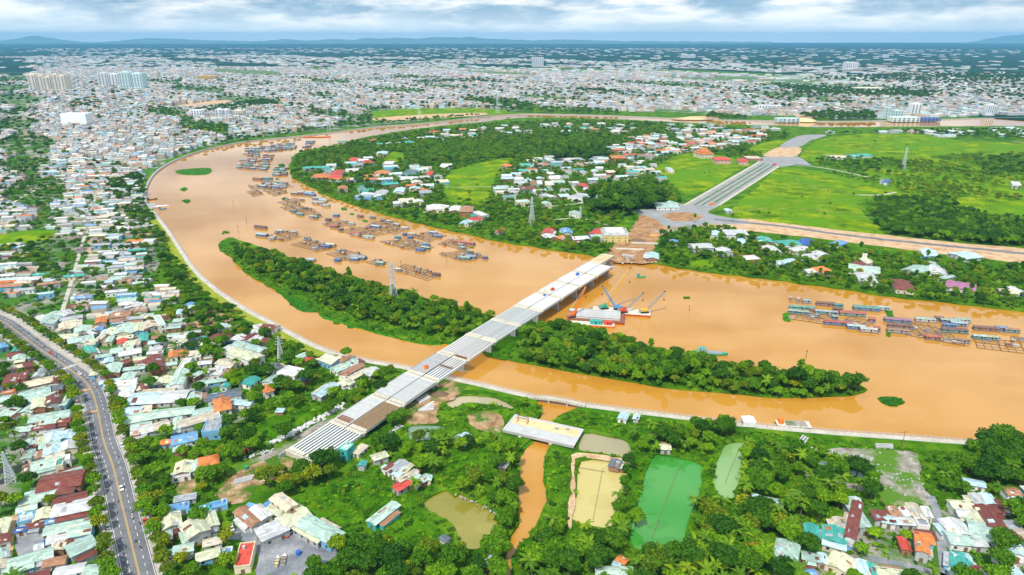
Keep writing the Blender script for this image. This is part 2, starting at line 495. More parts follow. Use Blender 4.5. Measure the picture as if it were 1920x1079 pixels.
inner_w[1:-1] += _r.normal(0, 1.3, (len(inner_w) - 2, 2)) * np.clip(inner_w[1:-1, 1:2] / 700, 0.5, 2)
river_poly = np.concatenate([outer_w, inner_w])

PONDS = [  # photo outline of the water, material, name, label
    ([(1008, 742), (1090, 760), (1075, 772), (1045, 785), (1035, 800), (1040, 830), (1026, 850), (1022, 880), (1025, 930), (1012, 975), (995, 1010), (972, 1030), (962, 1079), (955, 1130), (940, 1130), (948, 1079), (958, 1010),
      (975, 985), (972, 940), (978, 890), (972, 850), (1000, 820), (1002, 795), (1015, 775)], 'river_water', 'canal', None),
    ([(835, 760), (850, 747), (880, 743), (925, 748), (966, 764), (960, 769), (925, 762), (880, 757), (850, 767)], 'mud_water', 'pond', None),
    ([(764, 803), (790, 798), (830, 802), (836, 812), (820, 822), (795, 828), (768, 826)], 'teal_water', 'pond', None),
    ([(1085, 834), (1098, 815), (1130, 818), (1178, 830), (1176, 858), (1130, 852), (1085, 846)], 'mud_water', 'pond', None),
    ([(1087, 864), (1110, 862), (1175, 872), (1172, 905), (1155, 960), (1148, 992), (1110, 988), (1073, 975), (1080, 930)], 'beige_water', 'pond', None),
    ([(1222, 860), (1250, 856), (1320, 875), (1310, 920), (1290, 990), (1268, 1045), (1220, 1036), (1180, 1020), (1190, 960), (1205, 910)], 'green_water', 'pond', None),
    ([(1357, 836), (1398, 830), (1396, 850), (1375, 935), (1352, 938), (1338, 905), (1345, 870)], 'pale_green_water', 'pond', None),
    ([(795, 945), (820, 930), (850, 925), (905, 950), (938, 975), (925, 1010), (895, 1032), (865, 1025), (845, 985), (815, 965)], 'olive_water', 'pond', None),
    ([(1522, 862), (1548, 864), (1570, 872), (1562, 878), (1530, 871)], 'teal_water', 'pond', None),
    ([(1592, 880), (1618, 884), (1616, 898), (1596, 893)], 'teal_water', 'pond', None),
    ([(1860, 270), (1960, 264), (1990, 275), (1880, 279)], 'mud_water', 'pond', None),
]
pond_polys = []
for i, (pl, mt, nm, lb) in enumerate(PONDS):
    z = RIVER_Z if nm == 'canal' else POND_Z
    pond_polys.append(ragged(W2(pl, z), 0.5 if i != 10 else 1.5, 3.5 if i != 10 else 20, 40 + i))

R_EARTH = 29500.0
ring = [(R_EARTH * math.cos(a), R_EARTH * math.sin(a)) for a in np.linspace(0, 2 * math.pi, 96, endpoint=False)]
polys = [river_poly] + pond_polys
verts = list(ring)
faces = [list(range(len(ring)))]
for P in polys:
    if sum(P[i][0] * P[i - 1][1] - P[i - 1][0] * P[i][1] for i in range(len(P))) > 0: P = P[::-1]
    s = len(verts)
    verts += [tuple(p) for p in P]
    faces.append(list(range(s, s + len(P))))
cv, ce, cf, ov, oe, of = delaunay_2d_cdt([Vector(v) for v in verts], [], faces, 0, 1e-4, True)
keep = [f for f, o in zip(cf, of) if not any(k > 0 for k in o) and 0 in o]
def land_mesh(name, V, F, z, drop, mat):
    cnt = {}
    for f in F:
        for a, b in zip(f, f[1:] + f[:1]):
            cnt[(a, b)] = 1
    pts = [(v[0], v[1], z) for v in V]
    fs = [tuple(f) for f in F]
    low = {}
    for (a, b) in list(cnt):
        if (b, a) in cnt: continue
        for q in (a, b):
            if q not in low:
                low[q] = len(pts)
                pts.append((V[q][0], V[q][1], z - drop))
        fs.append((b, a, low[a], low[b]))
    m = bpy.data.meshes.new(name)
    m.from_pydata(pts, [], fs)
    m.materials.append(mat)
    m.update()
    return m
ground = tag(link('ground', land_mesh('ground', cv, [list(f) for f in keep], 0.0, 3.0, MATS['undergrowth_ground'])), kind='structure')

# river water: one sheet a little below the land
rp = np.array([outer_w.min(0), outer_w.max(0), inner_w.min(0), inner_w.max(0)])
x0, x1, y0, y1 = rp[:, 0].min() - 30, rp[:, 0].max() + 100, 150.0, rp[:, 1].max() + 30
sheet('river', np.array([(x0, y0), (x1, y0), (x1, y1), (x0, y1)]), RIVER_Z, MATS['river_water'])
for (pl, mt, nm, lb), P in zip(PONDS, pond_polys):
    if nm == 'pond':
        sheet('pond_water', P * 1.0, POND_Z, MATS[mt])

# the river island
isl_px = [(412, 462), (428, 447), (470, 458), (560, 490), (640, 517), (720, 537), (800, 562), (880, 583), (930, 594), (975, 596), (1010, 604), (1075, 614), (1150, 631), (1250, 659), (1330, 676), (1400, 690), (1480, 700), (1540, 708),
          (1600, 716), (1628, 732), (1600, 743), (1480, 747), (1400, 742), (1280, 732), (1150, 712), (1050, 696), (950, 675), (915, 660), (890, 655), (850, 648), (830, 646), (780, 641), (720, 626), (650, 606), (600, 588), (560, 562), (520, 546), (470, 520), (432, 484)]
island_w = ragged(W2(isl_px, RIVER_Z), 0.8, 6, 5)
def poly_area(P): return 0.5 * sum(P[i][0] * P[(i + 1) % len(P)][1] - P[(i + 1) % len(P)][0] * P[i][1] for i in range(len(P)))
_ip = island_w if poly_area(island_w) > 0 else island_w[::-1]
_m = MB()
_m.prism([tuple(p) for p in _ip], -3.0, -0.9)
tag(_m.build('river_island', MATS['undergrowth_ground']), kind='structure')

# ------------------------------------------------------------------ patches of ground
EXC_TREE, EXC_BUSH = [river_poly], [river_poly]
for P in pond_polys: EXC_TREE.append(P); EXC_BUSH.append(P)
def patch(name, px, mat, z=0.02, rough_amp=0.8, step=5, trees=False, bushes=False, seed=1):
    P = ragged(W2(px), rough_amp, step, seed)
    sheet(name, P, z, MATS[mat])
    if not trees: EXC_TREE.append(P)
    if not bushes: EXC_BUSH.append(P)
    return P
# towns stand on trodden earth
patch('town_ground', [(-150, 560), (-150, 130), (300, 150), (700, 165), (1000, 190), (960, 210), (800, 226), (620, 244), (470, 260), (400, 272), (335, 292), (285, 320), (262, 350), (262, 390), (300, 440), (300, 480), (260, 530), (120, 560), (60, 575)], 'town_ground', 0.02, 6, 25, True, False, 1)
patch('town_ground', [(700, 165), (1000, 190), (1280, 212), (1400, 218), (1600, 218), (1900, 212), (2500, 205), (2500, 165), (1600, 150), (1300, 135), (900, 132), (300, 130), (-150, 134), (300, 150)], 'town_ground', 0.06, 20, 90, True, False, 2)
patch('town_ground', [(20, 700), (30, 660), (60, 690), (110, 770), (135, 830), (160, 930), (190, 1110), (60, 1110), (60, 900)], 'town_ground', 0.03, 1.0, 6, True, True, 3)
patch('town_ground', [(40, 590), (110, 560), (290, 590), (380, 640), (400, 700), (480, 760), (420, 800), (240, 820), (215, 760), (170, 690), (100, 640)], 'town_ground', 0.03, 1.0, 6, True, False, 4)
patch('town_ground', [(1480, 1100), (1500, 1030), (1600, 950), (1700, 950), (1780, 960), (1920, 920), (2000, 930), (2000, 1110)], 'town_ground', 0.03, 1.0, 6, True, True, 5)
patch('forest_plain', [(-700, 128), (300, 126), (900, 127), (1300, 131), (1600, 145), (2500, 160), (2500, 81), (1400, 80.5), (960, 80.4), (400, 80.5), (-700, 81)], 'forest_plain', 0.3, 20, 400, True, True, 6)
patch('town_ground', [(1555, 214), (1700, 209), (1900, 206), (2300, 200), (2300, 214), (1900, 218), (1700, 223), (1570, 225)], 'town_ground', 0.09, 6, 30, True, True, 7)
# meadows
patch('meadow', [(1368, 398), (1420, 352), (1472, 314), (1600, 338), (1640, 365), (1605, 382), (1655, 440), (1560, 430), (1400, 411)], 'meadow_grass', 0.05, 1.2, 8)
patch('meadow', [(1505, 285), (1560, 257), (1700, 251), (1820, 266), (1930, 268), (1950, 280), (1760, 291), (1740, 302), (1600, 292), (1520, 302)], 'meadow_grass', 0.05, 2, 14)
patch('meadow', [(1232, 312), (1300, 287), (1402, 304), (1378, 322), (1308, 362), (1262, 350)], 'meadow_grass', 0.05, 1.5, 8)
patch('meadow', [(833, 371), (848, 322), (935, 299), (962, 300), (930, 335), (912, 378), (880, 382)], 'meadow_grass', 0.05, 1.5, 8)
patch('meadow', [(1790, 375), (1860, 374), (1950, 384), (1950, 412), (1870, 415), (1810, 402)], 'meadow_grass', 0.05, 1.5, 8)
patch('meadow', [(1400, 282), (1440, 266), (1478, 264), (1452, 290)], 'meadow_grass', 0.05, 1.5, 8)
patch('meadow', [(720, 300), (735, 285), (760, 290), (750, 304)], 'meadow_grass', 0.05, 1, 6)
patch('meadow', [(1290, 500), (1310, 488), (1340, 490), (1330, 504)], 'meadow_grass', 0.05, 1, 6)
patch('meadow', [(-40, 456), (20, 436), (95, 432), (110, 442), (60, 455), (-40, 468)], 'meadow_grass', 0.05, 1, 8)
patch('meadow', [(1310, 418), (1480, 455), (1700, 482), (1930, 505), (1930, 498), (1660, 470), (1480, 446), (1340, 418)], 'weed_meadow', 0.04, 1.0, 8)
patch('meadow', [(700, 210), (800, 204), (905, 204), (965, 212), (900, 217), (800, 224), (720, 226)], 'meadow_grass', 0.1, 3, 15)
for i, px in enumerate([[(1000, 200), (1060, 196), (1080, 206), (1010, 210)], [(300, 104), (395, 101), (392, 111), (300, 113)], [(520, 235), (600, 225), (640, 230), (540, 248)], [(180, 250), (300, 240), (420, 232), (430, 240), (300, 262), (200, 262)]]):
    patch('meadow', px, 'meadow_grass', 0.12, 3, 20, True, True, 60 + i)
weed = patch('meadow', [(556, 935), (640, 905), (720, 895), (770, 935), (795, 965), (840, 1010), (865, 1030), (800, 1040), (720, 1030), (650, 1020), (600, 980)], 'weed_meadow', 0.04, 1.0, 4, False, True, 8)
patch('meadow', [(485, 800), (540, 770), (610, 762), (625, 770), (570, 805), (520, 830)], 'weed_meadow', 0.04, 0.8, 4, False, True, 9)
patch('meadow', [(838, 870), (880, 845), (930, 850), (930, 885), (870, 910), (855, 930), (838, 915)], 'weed_meadow', 0.04, 0.8, 4, False, True, 10)
patch('meadow', [(835, 738), (900, 732), (990, 756), (1003, 772), (978, 772), (930, 744), (880, 738), (848, 743)], 'weed_meadow', 0.04, 0.4, 4, False, True, 11)
patch('meadow', [(838, 778), (855, 772), (885, 763), (925, 768), (962, 774), (985, 784), (930, 780), (870, 780)], 'weed_meadow', 0.04, 0.4, 4, False, True, 15)
patch('meadow', [(1050, 790), (1100, 768), (1170, 778), (1240, 790), (1280, 800), (1180, 815), (1110, 805), (1090, 795)], 'weed_meadow', 0.04, 0.8, 4, False, True, 12)
patch('meadow', [(1400, 812), (1520, 822), (1640, 836), (1760, 842), (1740, 850), (1600, 845), (1480, 838)], 'weed_meadow', 0.04, 0.8, 4, False, True, 13)
patch('meadow', [(905, 660), (930, 640), (975, 625), (985, 640), (960, 668), (935, 672)], 'weed_meadow', -0.84, 0.8, 4, False, True, 14)
patch('scrub_ground', [(1605, 342), (1660, 372), (1790, 374), (1990, 384), (1990, 285), (1760, 297), (1640, 315)], 'meadow_grass', 0.03, 3, 10, True, False, 70)
# bare earth
patch('dirt_ground', [(1142, 486), (1150, 462), (1185, 430), (1210, 400), (1290, 408), (1300, 420), (1240, 442), (1225, 470), (1235, 488), (1190, 494)], 'dirt', 0.07, 1.5, 3, seed=20)
patch('dirt_ground', [(1300, 425), (1340, 415), (1400, 411), (1560, 430), (1660, 441), (1800, 456), (1960, 472), (1960, 496), (1780, 478), (1600, 456), (1450, 438)], 'pale_dirt', 0.06, 1.2, 7, seed=21)
patch('dirt_ground', [(745, 770), (800, 725), (845, 712), (872, 722), (850, 748), (820, 765), (825, 790), (790, 795), (760, 790)], 'site_dirt', 0.07, 1.5, 3, seed=22)
patch('dirt_ground', [(880, 775), (940, 780), (950, 800), (925, 815), (885, 795)], 'site_dirt', 0.07, 1.5, 3, seed=23)
patch('dirt_ground', [(410, 940), (430, 900), (470, 870), (530, 850), (545, 880), (500, 905), (470, 930)], 'site_dirt', 0.07, 1.5, 3, seed=24)
patch('dirt_ground', [(330, 930), (345, 905), (370, 898), (372, 925), (350, 940)], 'site_dirt', 0.07, 1.5, 3, seed=25)
patch('dirt_ground', [(300, 620), (345, 590), (400, 580), (440, 610), (400, 640), (330, 640)], 'site_dirt', 0.05, 1.5, 5, True, True, seed=26)
patch('rubble_ground', [(1540, 845), (1600, 840), (1660, 848), (1715, 852), (1725, 900), (1740, 945), (1690, 950), (1640, 930), (1655, 890), (1620, 868)], 'rubble', 0.07, 1.5, 3, seed=27)
patch('rubble_ground', [(1510, 885), (1560, 900), (1650, 915), (1720, 935), (1700, 945), (1600, 920), (1510, 900)], 'rubble', 0.075, 0.6, 4, seed=28)
patch('gravel_yard', [(470, 995), (560, 985), (640, 1020), (600, 1060), (570, 1079), (480, 1085), (480, 1050), (455, 1010), (425, 1010), (430, 985)], 'gravel', 0.07, 0.5, 4, seed=29)
patch('gravel_yard', [(32, 1005), (85, 990), (92, 1015), (90, 1035), (35, 1045)], 'gravel', 0.07, 0.4, 4, seed=30)
patch('dirt_ground', [(705, 222), (800, 215), (905, 212), (900, 217), (800, 222), (720, 229)], 'pale_dirt', 0.14, 2, 10, seed=31)
patch('dirt_ground', [(1260, 222), (1330, 218), (1345, 224), (1280, 226)], 'pale_dirt', 0.1, 2, 10, True, True, seed=32)
patch('dirt_ground', [(1490, 214), (1520, 210), (1540, 218), (1500, 222)], 'pale_dirt', 0.1, 2, 10, True, True, seed=33)
patch('dirt_ground', [(320, 200), (420, 188), (432, 198), (340, 206)], 'pale_dirt', 0.14, 2, 10, seed=34)
patch('pond_bank', [(1068, 992), (1062, 975), (1070, 920), (1072, 865), (1080, 850), (1180, 862), (1184, 872), (1090, 858), (1080, 862), (1078, 930), (1072, 975)], 'pale_dirt', 0.06, 0.4, 3, seed=35)
patch('pond_bank', [(1180, 880), (1200, 860), (1222, 852), (1222, 858), (1204, 905), (1188, 960), (1178, 1015), (1170, 1015), (1160, 970), (1172, 920)], 'weed_meadow', 0.06, 0.5, 3, True, True, seed=36)
patch('pond_bank', [(1322, 872), (1345, 850), (1350, 838), (1356, 838), (1344, 870), (1332, 905), (1310, 960), (1285, 1025), (1278, 1022), (1298, 960), (1312, 915)], 'weed_meadow', 0.06, 0.5, 3, True, True, seed=37)

# ------------------------------------------------------------------ roads
AV = smooth_line(W2([(-70, 572), (0, 601), (25, 617), (75, 655), (107, 676), (132, 694), (158, 714), (173, 736), (183, 770), (195, 829), (211, 872), (227, 940), (243, 1005), (261, 1079), (280, 1150)]), 5)
def road(name, line, a, b, z, mat):
    m = MB(); m.strip(offset_line(line, a), offset_line(line, b), z)
    o = m.build(name, MATS[mat]); tag(o, kind='structure'); return o
AVW = 6.0
road('pavement', AV, AVW, AVW + 4.5, 0.13, 'paving')
road('pavement', AV, -AVW - 4.5, -AVW, 0.13, 'paving')
road('avenue_road', AV, -AVW, AVW, 0.05, 'asphalt')
for s in (-1, 1):
    m = MB(); m.strip(offset_line(AV, s * AVW), offset_line(AV, s * (AVW + 0.25)), 0.05, 0.15)
    m.strip(offset_line(AV, s * (AVW + 0.25)), offset_line(AV, s * (AVW + 0.45)), 0.15, 0.15)
    tag(m.build('kerb', MATS['path_concrete']), kind='structure')
EXC_TREE.append(np.concatenate([offset_line(AV, 6.5), offset_line(AV, -6.5)[::-1]]))
EXC_BUSH.append(np.concatenate([offset_line(AV, 10.6), offset_line(AV, -10.6)[::-1]]))
seg = np.linalg.norm(np.diff(AV, axis=0), axis=1)
AVS = np.concatenate([[0], np.cumsum(seg)])
def along(line, S, d, off=0.0):
    x, y = np.interp(d, S, line[:, 0]), np.interp(d, S, line[:, 1])
    x2, y2 = np.interp(d + 1, S, line[:, 0]), np.interp(d + 1, S, line[:, 1])
    t = np.array([x2 - x, y2 - y]); t /= np.linalg.norm(t) + 1e-9
    return np.array([x, y]) + np.array([-t[1], t[0]]) * off, math.atan2(t[1], t[0])
for s in (-0.22, 0.22):
    m = MB(); m.strip(offset_line(AV, s - 0.1), offset_line(AV, s + 0.1), 0.056)
    tag(m.build('centre_line', MATS['yellow_paint']), kind='structure')
for s in (-1, 1):
    m = MB(); m.strip(offset_line(AV, s * 5.5 - 0.08), offset_line(AV, s * 5.5 + 0.08), 0.056)
    tag(m.build('edge_line', MATS['white_paint']), kind='structure')
dashes = link('lane_marking', None); tag(dashes, kind='structure')
dm = MB().box((0, 0, 0), (2.2, 0.2, 0.004)).mesh('dash', MATS['white_paint'])
for off in (-2.9, 2.9):
    for d in np.arange(3, AVS[-1] - 3, 5.5):
        p, a = along(AV, AVS, d, off)
        link('dash', dm, dashes, (p[0], p[1], 0.06), a)
def av_d(px, py):
    p = np.array(G(px, py)[:2]); return AVS[np.argmin(np.linalg.norm(AV - p, axis=1))]
zeb = link('zebra_crossing', None); tag(zeb, kind='structure')
zm = MB().box((0, 0, 0), (3.2, 0.42, 0.004)).mesh('bar', MATS['white_paint'])
for off in np.arange(-5.0, 5.2, 0.9):
    p, a = along(AV, AVS, av_d(128, 690), off); link('bar', zm, zeb, (p[0], p[1], 0.061), a)
for py_, side in ((727, -1), (770, -1)):
    p, a = along(AV, AVS, av_d(176, py_), side * 2.9)
    tag(link('road_hump_marking', MB().box((0, 0, 0), (2.6, 5.0, 0.004)).mesh('m', MATS['orange_mark']), None, (p[0], p[1], 0.0585), a), kind='structure')

def lane(name, px, width, mat, z=0.09, step=6, exc=True):
    L = smooth_line(W2(px), step)
    road(name, L, -width / 2, width / 2, z, mat)
    P = np.concatenate([offset_line(L, width / 2 + 0.7), offset_line(L, -width / 2 - 0.7)[::-1]])
    if exc: EXC_TREE.append(P); EXC_BUSH.append(P)
    return L
LANES = [
    lane('lane', [(108, 622), (118, 580), (135, 525), (152, 465), (163, 430), (170, 395), (178, 372), (168, 352)], 3.2, 'paving'),
    lane('lane', [(-20, 430), (20, 385), (60, 360), (110, 345), (178, 350), (230, 345)], 4.0, 'paving'),
    lane('lane', [(1772, 1110), (1770, 1060), (1762, 1000), (1755, 955), (1745, 930)], 3.6, 'gravel'),
    lane('lane', [(1630, 1048), (1720, 1065), (1800, 1090)], 3.0, 'gravel'),
    lane('lane', [(2, 1110), (15, 1050), (22, 990), (30, 965)], 2.8, 'pale_dirt'),
    lane('lane', [(425, 890), (470, 868), (520, 848), (560, 822), (620, 785), (660, 760)], 5.0, 'rubble'),
    lane('lane', [(305, 712), (311, 690), (312, 672)], 2.5, 'dirt'),
    lane('lane', [(1040, 300), (1060, 330), (1085, 365), (1110, 385)], 3.0, 'path_concrete'),
    lane('lane', [(1025, 388), (1070, 384), (1110, 378)], 3.0, 'path_concrete'),
    lane('lane', [(1040, 412), (1090, 410), (1140, 423)], 3.0, 'path_concrete'),
    lane('lane', [(1490, 308), (1560, 318), (1630, 333), (1660, 337)], 4.0, 'path_concrete'),
    lane('track', [(1366, 397), (1450, 391), (1560, 397), (1648, 412)], 2.0, 'site_dirt'), lane('track', [(1480, 330), (1530, 352), (1610, 366)], 2.2, 'site_dirt'), lane('track', [(835, 352), (880, 351), (925, 350)], 1.6, 'path_concrete'),
    lane('lane', [(1610, 366), (1650, 366), (1680, 361)], 4.0, 'path_concrete'),
]
AR = lane('access_road', [(1340, 412), (1390, 417), (1470, 425), (1560, 438), (1680, 452), (1800, 464), (1960, 480), (2200, 505)], 8.0, 'asphalt', 0.10)
# boulevard with planted medians
lo0, lo1, hi0, hi1 = [np.array(G(*p)[:2]) for p in ((1280, 385), (1350, 386), (1421, 304), (1462, 313))]
def bl(f, t): return (lo0 + (lo1 - lo0) * f) * (1 - t) + (hi0 + (hi1 - hi0) * f) * t
for nm, a, b, mt, z in (('boulevard_pavement', 0, .11, 'path_concrete', .16), ('boulevard_road', .11, .29, 'asphalt', .10), ('planted_median', .285, .335, 'weed_meadow', .2), ('boulevard_road', .34, .50, 'asphalt', .10), ('planted_median', .495, .54, 'weed_meadow', .2),
                        ('boulevard_road', .54, .71, 'asphalt', .10), ('planted_median', .705, .755, 'weed_meadow', .2), ('boulevard_road', .76, .90, 'asphalt', .10), ('boulevard_pavement', .90, 1.0, 'path_concrete', .16)):
    T = np.linspace(0, 1, 24)
    m = MB(); m.strip([bl(a, t) for t in T], [bl(b, t) for t in T], z); tag(m.build(nm, MATS[mt]), kind='structure')
_P = np.array([bl(-.03, 0), bl(1.03, 0), bl(1.03, 1), bl(-.03, 1)]); EXC_TREE.append(_P); EXC_BUSH.append(_P)
patch('roundabout_road', [(1185, 396), (1225, 392), (1270, 388), (1285, 383), (1345, 386), (1330, 400), (1400, 415), (1395, 421), (1330, 420), (1300, 426), (1250, 425), (1225, 410)], 'asphalt', 0.09, 0.5, 5, seed=50)
patch('roundabout_island', [(1243, 405), (1262, 399), (1300, 400), (1318, 407), (1300, 414), (1265, 415)], 'dirt', 0.22, 0.6, 4, True, False, seed=51)
patch('junction_road', [(1420, 304), (1440, 292), (1475, 292), (1500, 296), (1520, 312), (1490, 310), (1462, 313)], 'asphalt', 0.09, 0.5, 6, seed=52)
patch('dirt_ground', [(1432, 292), (1460, 277), (1498, 276), (1492, 293)], 'pale_dirt', 0.10, 1, 6, seed=53)
patch('boulevard_road', [(1462, 276), (1490, 258), (1515, 253), (1550, 254), (1520, 264), (1500, 275)], 'asphalt', 0.11, 0.4, 8, seed=54)

# embankment: grass strip, concrete walk, parapet wall along the outer bank
k0 = int(np.argmin(np.linalg.norm(outer_w - np.array(G(290, 398, RIVER_Z)[:2]), axis=1)))
k1 = int(np.argmin(np.linalg.norm(outer_w - np.array(G(1008, 748, RIVER_Z)[:2]), axis=1)))
k2 = int(np.argmin(np.linalg.norm(outer_w - np.array(G(1096, 762, RIVER_Z)[:2]), axis=1)))
kg = int(np.argmin(np.linalg.norm(outer_w - np.array(G(640, 668, RIVER_Z)[:2]), axis=1)))
def land_side(L, d):
    """Offset towards the land: the outer bank runs with the water on its other side."""
    return offset_line(L, -d) if LAND_NEG else offset_line(L, d)
_t = offset_line(outer_w, 3.0)
LAND_NEG = bool(inside(_t[k0 + 3:k0 + 4], river_poly)[0])
for a, b in ((k0, k1 + 1), (k2, len(outer_w) - 1)):
    L = outer_w[a:b]
    m = MB(); m.strip(land_side(L, 0.5), land_side(L, 3.9), 0.25); tag(m.build('embankment_walk', MATS['path_concrete']), kind='structure')
    m = MB(); m.strip(land_side(L, 0.0), land_side(L, 0.5), 0.28, 0.28); m.strip(land_side(L, -0.6), land_side(L, 0.0), -2.2, 0.28)
    m.strip(land_side(L, 3.9), land_side(L, 4.2), 0.25, 0.0); tag(m.build('embankment_edge', MATS['concrete_grey']), kind='structure')
    P = np.concatenate([land_side(L, -1), land_side(L, 5.6)[::-1]]); EXC_TREE.append(P); EXC_BUSH.append(P)
L = outer_w[k0 + 4:kg]
m = MB(); m.strip(land_side(L, 4.2), land_side(L, 11.5), 0.06); tag(m.build('grass_strip', MATS['strip_grass']), kind='structure')
P = np.concatenate([land_side(L, 4), land_side(L, 12)[::-1]]); EXC_TREE.append(P); EXC_BUSH.append(P)
def railing(L, label):
    r = root('railing', (L[0][0], L[0][1], 0.28), 0, label, 'railing')
    o = np.array([L[0][0], L[0][1]])
    for h in (1.05, 0.6):
        m = MB(); n = len(L)
        for i in range(n - 1): m.tube((*(L[i] - o), h), (*(L[i + 1] - o), h), 0.07, n=4)
        m.build('rail', MATS['pale_steel'], r)
    S = np.concatenate([[0], np.cumsum(np.linalg.norm(np.diff(L, axis=0), axis=1))])
    m = MB()
    for d in np.arange(0, S[-1], 3.0):
        x, y = np.interp(d, S, L[:, 0]) - o[0], np.interp(d, S, L[:, 1]) - o[1]
        m.box((x, y, 0.55), (0.22, 0.22, 1.1))
    tag(m.build('posts', MATS['concrete_grey'], r), kind='stuff')
railing(land_side(outer_w[k0:k1 + 1], 0.25), 'long grey railing along the river walk from the town to the footbridge')
railing(land_side(outer_w[k2:-1], 0.25), 'grey railing along the river walk beyond the footbridge, past the tent')
# far quay upstream
L = outer_w[:k0]
m = MB(); m.strip(land_side(L, -0.6), land_side(L, 0.0), -2.2, 0.5); m.strip(land_side(L, 0.0), land_side(L, 3.0), 0.5, 0.5); tag(m.build('quay_wall', MATS['concrete_grey']), kind='structure')

earth_mat('light_asphalt', [(0.30, (0.24, 0.245, 0.25)), (0.5, (0.29, 0.295, 0.30)), (0.72, (0.36, 0.355, 0.35))], 0.06, 9, 0.9, fine=1.0, b=0.1)
for o_ in list(C.objects):
    if o_.name.startswith(('boulevard_road', 'roundabout_road', 'junction_road')): o_.data.materials[0] = MATS['light_asphalt']
# hills on the horizon
def hills(name, prof, dist, depth):
    b = MB(); n = len(prof)
    xs = [(p[0] - 960) / FOC * dist for p in prof]
    zs = [max(0, CAM_H + (HORIZON - p[1]) / FOC * dist) for p in prof]
    rows = [(0.0, -1.0), (0.55, -0.5), (1.0, 0.0), (0.6, 0.6), (0.0, 1.2)]
    pts = [(x * (1 + dy * depth / dist), dist + dy * depth, z * k - 2) for k, dy in rows for x, z in zip(xs, zs)]
    fs = [(r * n + i, r * n + i + 1, (r + 1) * n + i + 1, (r + 1) * n + i) for r in range(4) for i in range(n - 1)]
    b.add(pts, fs)
    tag(b.build(name, MATS['hill_forest'], None, True), kind='structure')
pr = [(-300, 82), (-150, 78), (0, 77), (60, 76), (95, 72), (115, 67), (135, 69), (170, 75), (215, 79), (270, 76), (320, 71), (360, 72), (420, 75), (520, 77), (556, 73), (600, 76), (650, 73), (680, 75), (700, 71), (720, 73), (760, 71), (790, 73), (835, 69), (860, 71), (885, 69), (920, 73), (1000, 75), (1060, 74), (1150, 76), (1300, 77), (1420, 78)]
rr = np.random.default_rng(5)
xs_ = np.linspace(-300, 1420, 160)
ys_ = np.interp(xs_, [p[0] for p in pr], [p[1] for p in pr]) + rr.normal(0, 0.35, 160)
hills('hills', list(zip(xs_, ys_)), 25500, 1500)
xs_ = np.linspace(1700, 2300, 70)
ys_ = np.interp(xs_, [1700, 1765, 1800, 1830, 1862, 1890, 1920, 2000, 2100, 2300], [82, 79, 72, 68, 65, 63, 64, 68, 74, 80]) + rr.normal(0, 0.3, 70)
hills('hills', list(zip(xs_, ys_)), 26500, 1500)

# the air
hz, nt_h, s_h = nodes_of('haze_air')
nt_h.nodes.remove(s_h)
pv = nt_h.nodes.new('ShaderNodeVolumePrincipled')
pv.inputs['Color'].default_value = (0.22, 0.62, 1.0, 1)
pv.inputs['Density'].default_value = 4.4e-5
pv.inputs['Anisotropy'].default_value = 0.0
nt_h.links.new(pv.outputs['Volume'], nt_h.nodes['Material Output'].inputs['Volume'])
hb = MB().box((0, 0, 183), (64000, 64000, 374)).build('haze', hz)
tag(hb, 'thin blue haze over the far plain', kind='stuff')

# ------------------------------------------------------------------ the bridge under construction
def zdeck(s):                                            # deck height along the bridge, s in spans
    return float(np.interp(s, [0, 3, 5, 9, 12], [3.3, 6.9, 9.0, 9.5, 9.0]))
bA, bB = np.array(G(568, 855, 3.3)[:2]), np.array(G(1126, 495, 9.3)[:2])
SPAN = float(np.linalg.norm(bB - bA)) / 11
bdir = (bB - bA) / np.linalg.norm(bB - bA)
bang = math.atan2(bdir[1], bdir[0])
bridge = root('bridge', (bA[0], bA[1], 0), bang, 'long unfinished concrete bridge with two parallel decks crossing river and island', 'bridge')
DECKW, GAP, NG = 11.6, 0.9, 6                            # local x along the bridge, +y towards its upstream side
left_kind = ['girder', 'slab', 'slab', 'grey', 'girder', 'girder', 'girder', 'new', 'new', 'new', 'new', 'sand']
right_kind = ['girder', 'form', 'slab', 'girder', 'girder', 'girder', 'girder', 'new', 'new', 'new', 'new', None]
plain('girder_white', (0.74, 0.745, 0.745), 0.8, 0.12, 0.25)
gird = MB()                                              # one girder of unit length: I-section
prof = [(-.30, -1.6), (.30, -1.6), (.30, -1.35), (.10, -1.2), (.10, -.35), (.42, -.18), (.42, 0), (-.42, 0), (-.42, -.18), (-.10, -.35), (-.10, -1.2), (-.30, -1.35)]
gird.add([(0, y, z) for y, z in prof] + [(1, y, z) for y, z in prof], [tuple(range(11, -1, -1)), tuple(range(12, 24))] + [(i, (i + 1) % 12, 12 + (i + 1) % 12, 12 + i) for i in range(12)])
gird_mesh = gird.mesh('girder', MATS['girder_white'])
SLABMAT = dict(slab='concrete', grey='concrete_grey', new='concrete_new', form='formwork', sand='concrete_beige', girder='concrete')
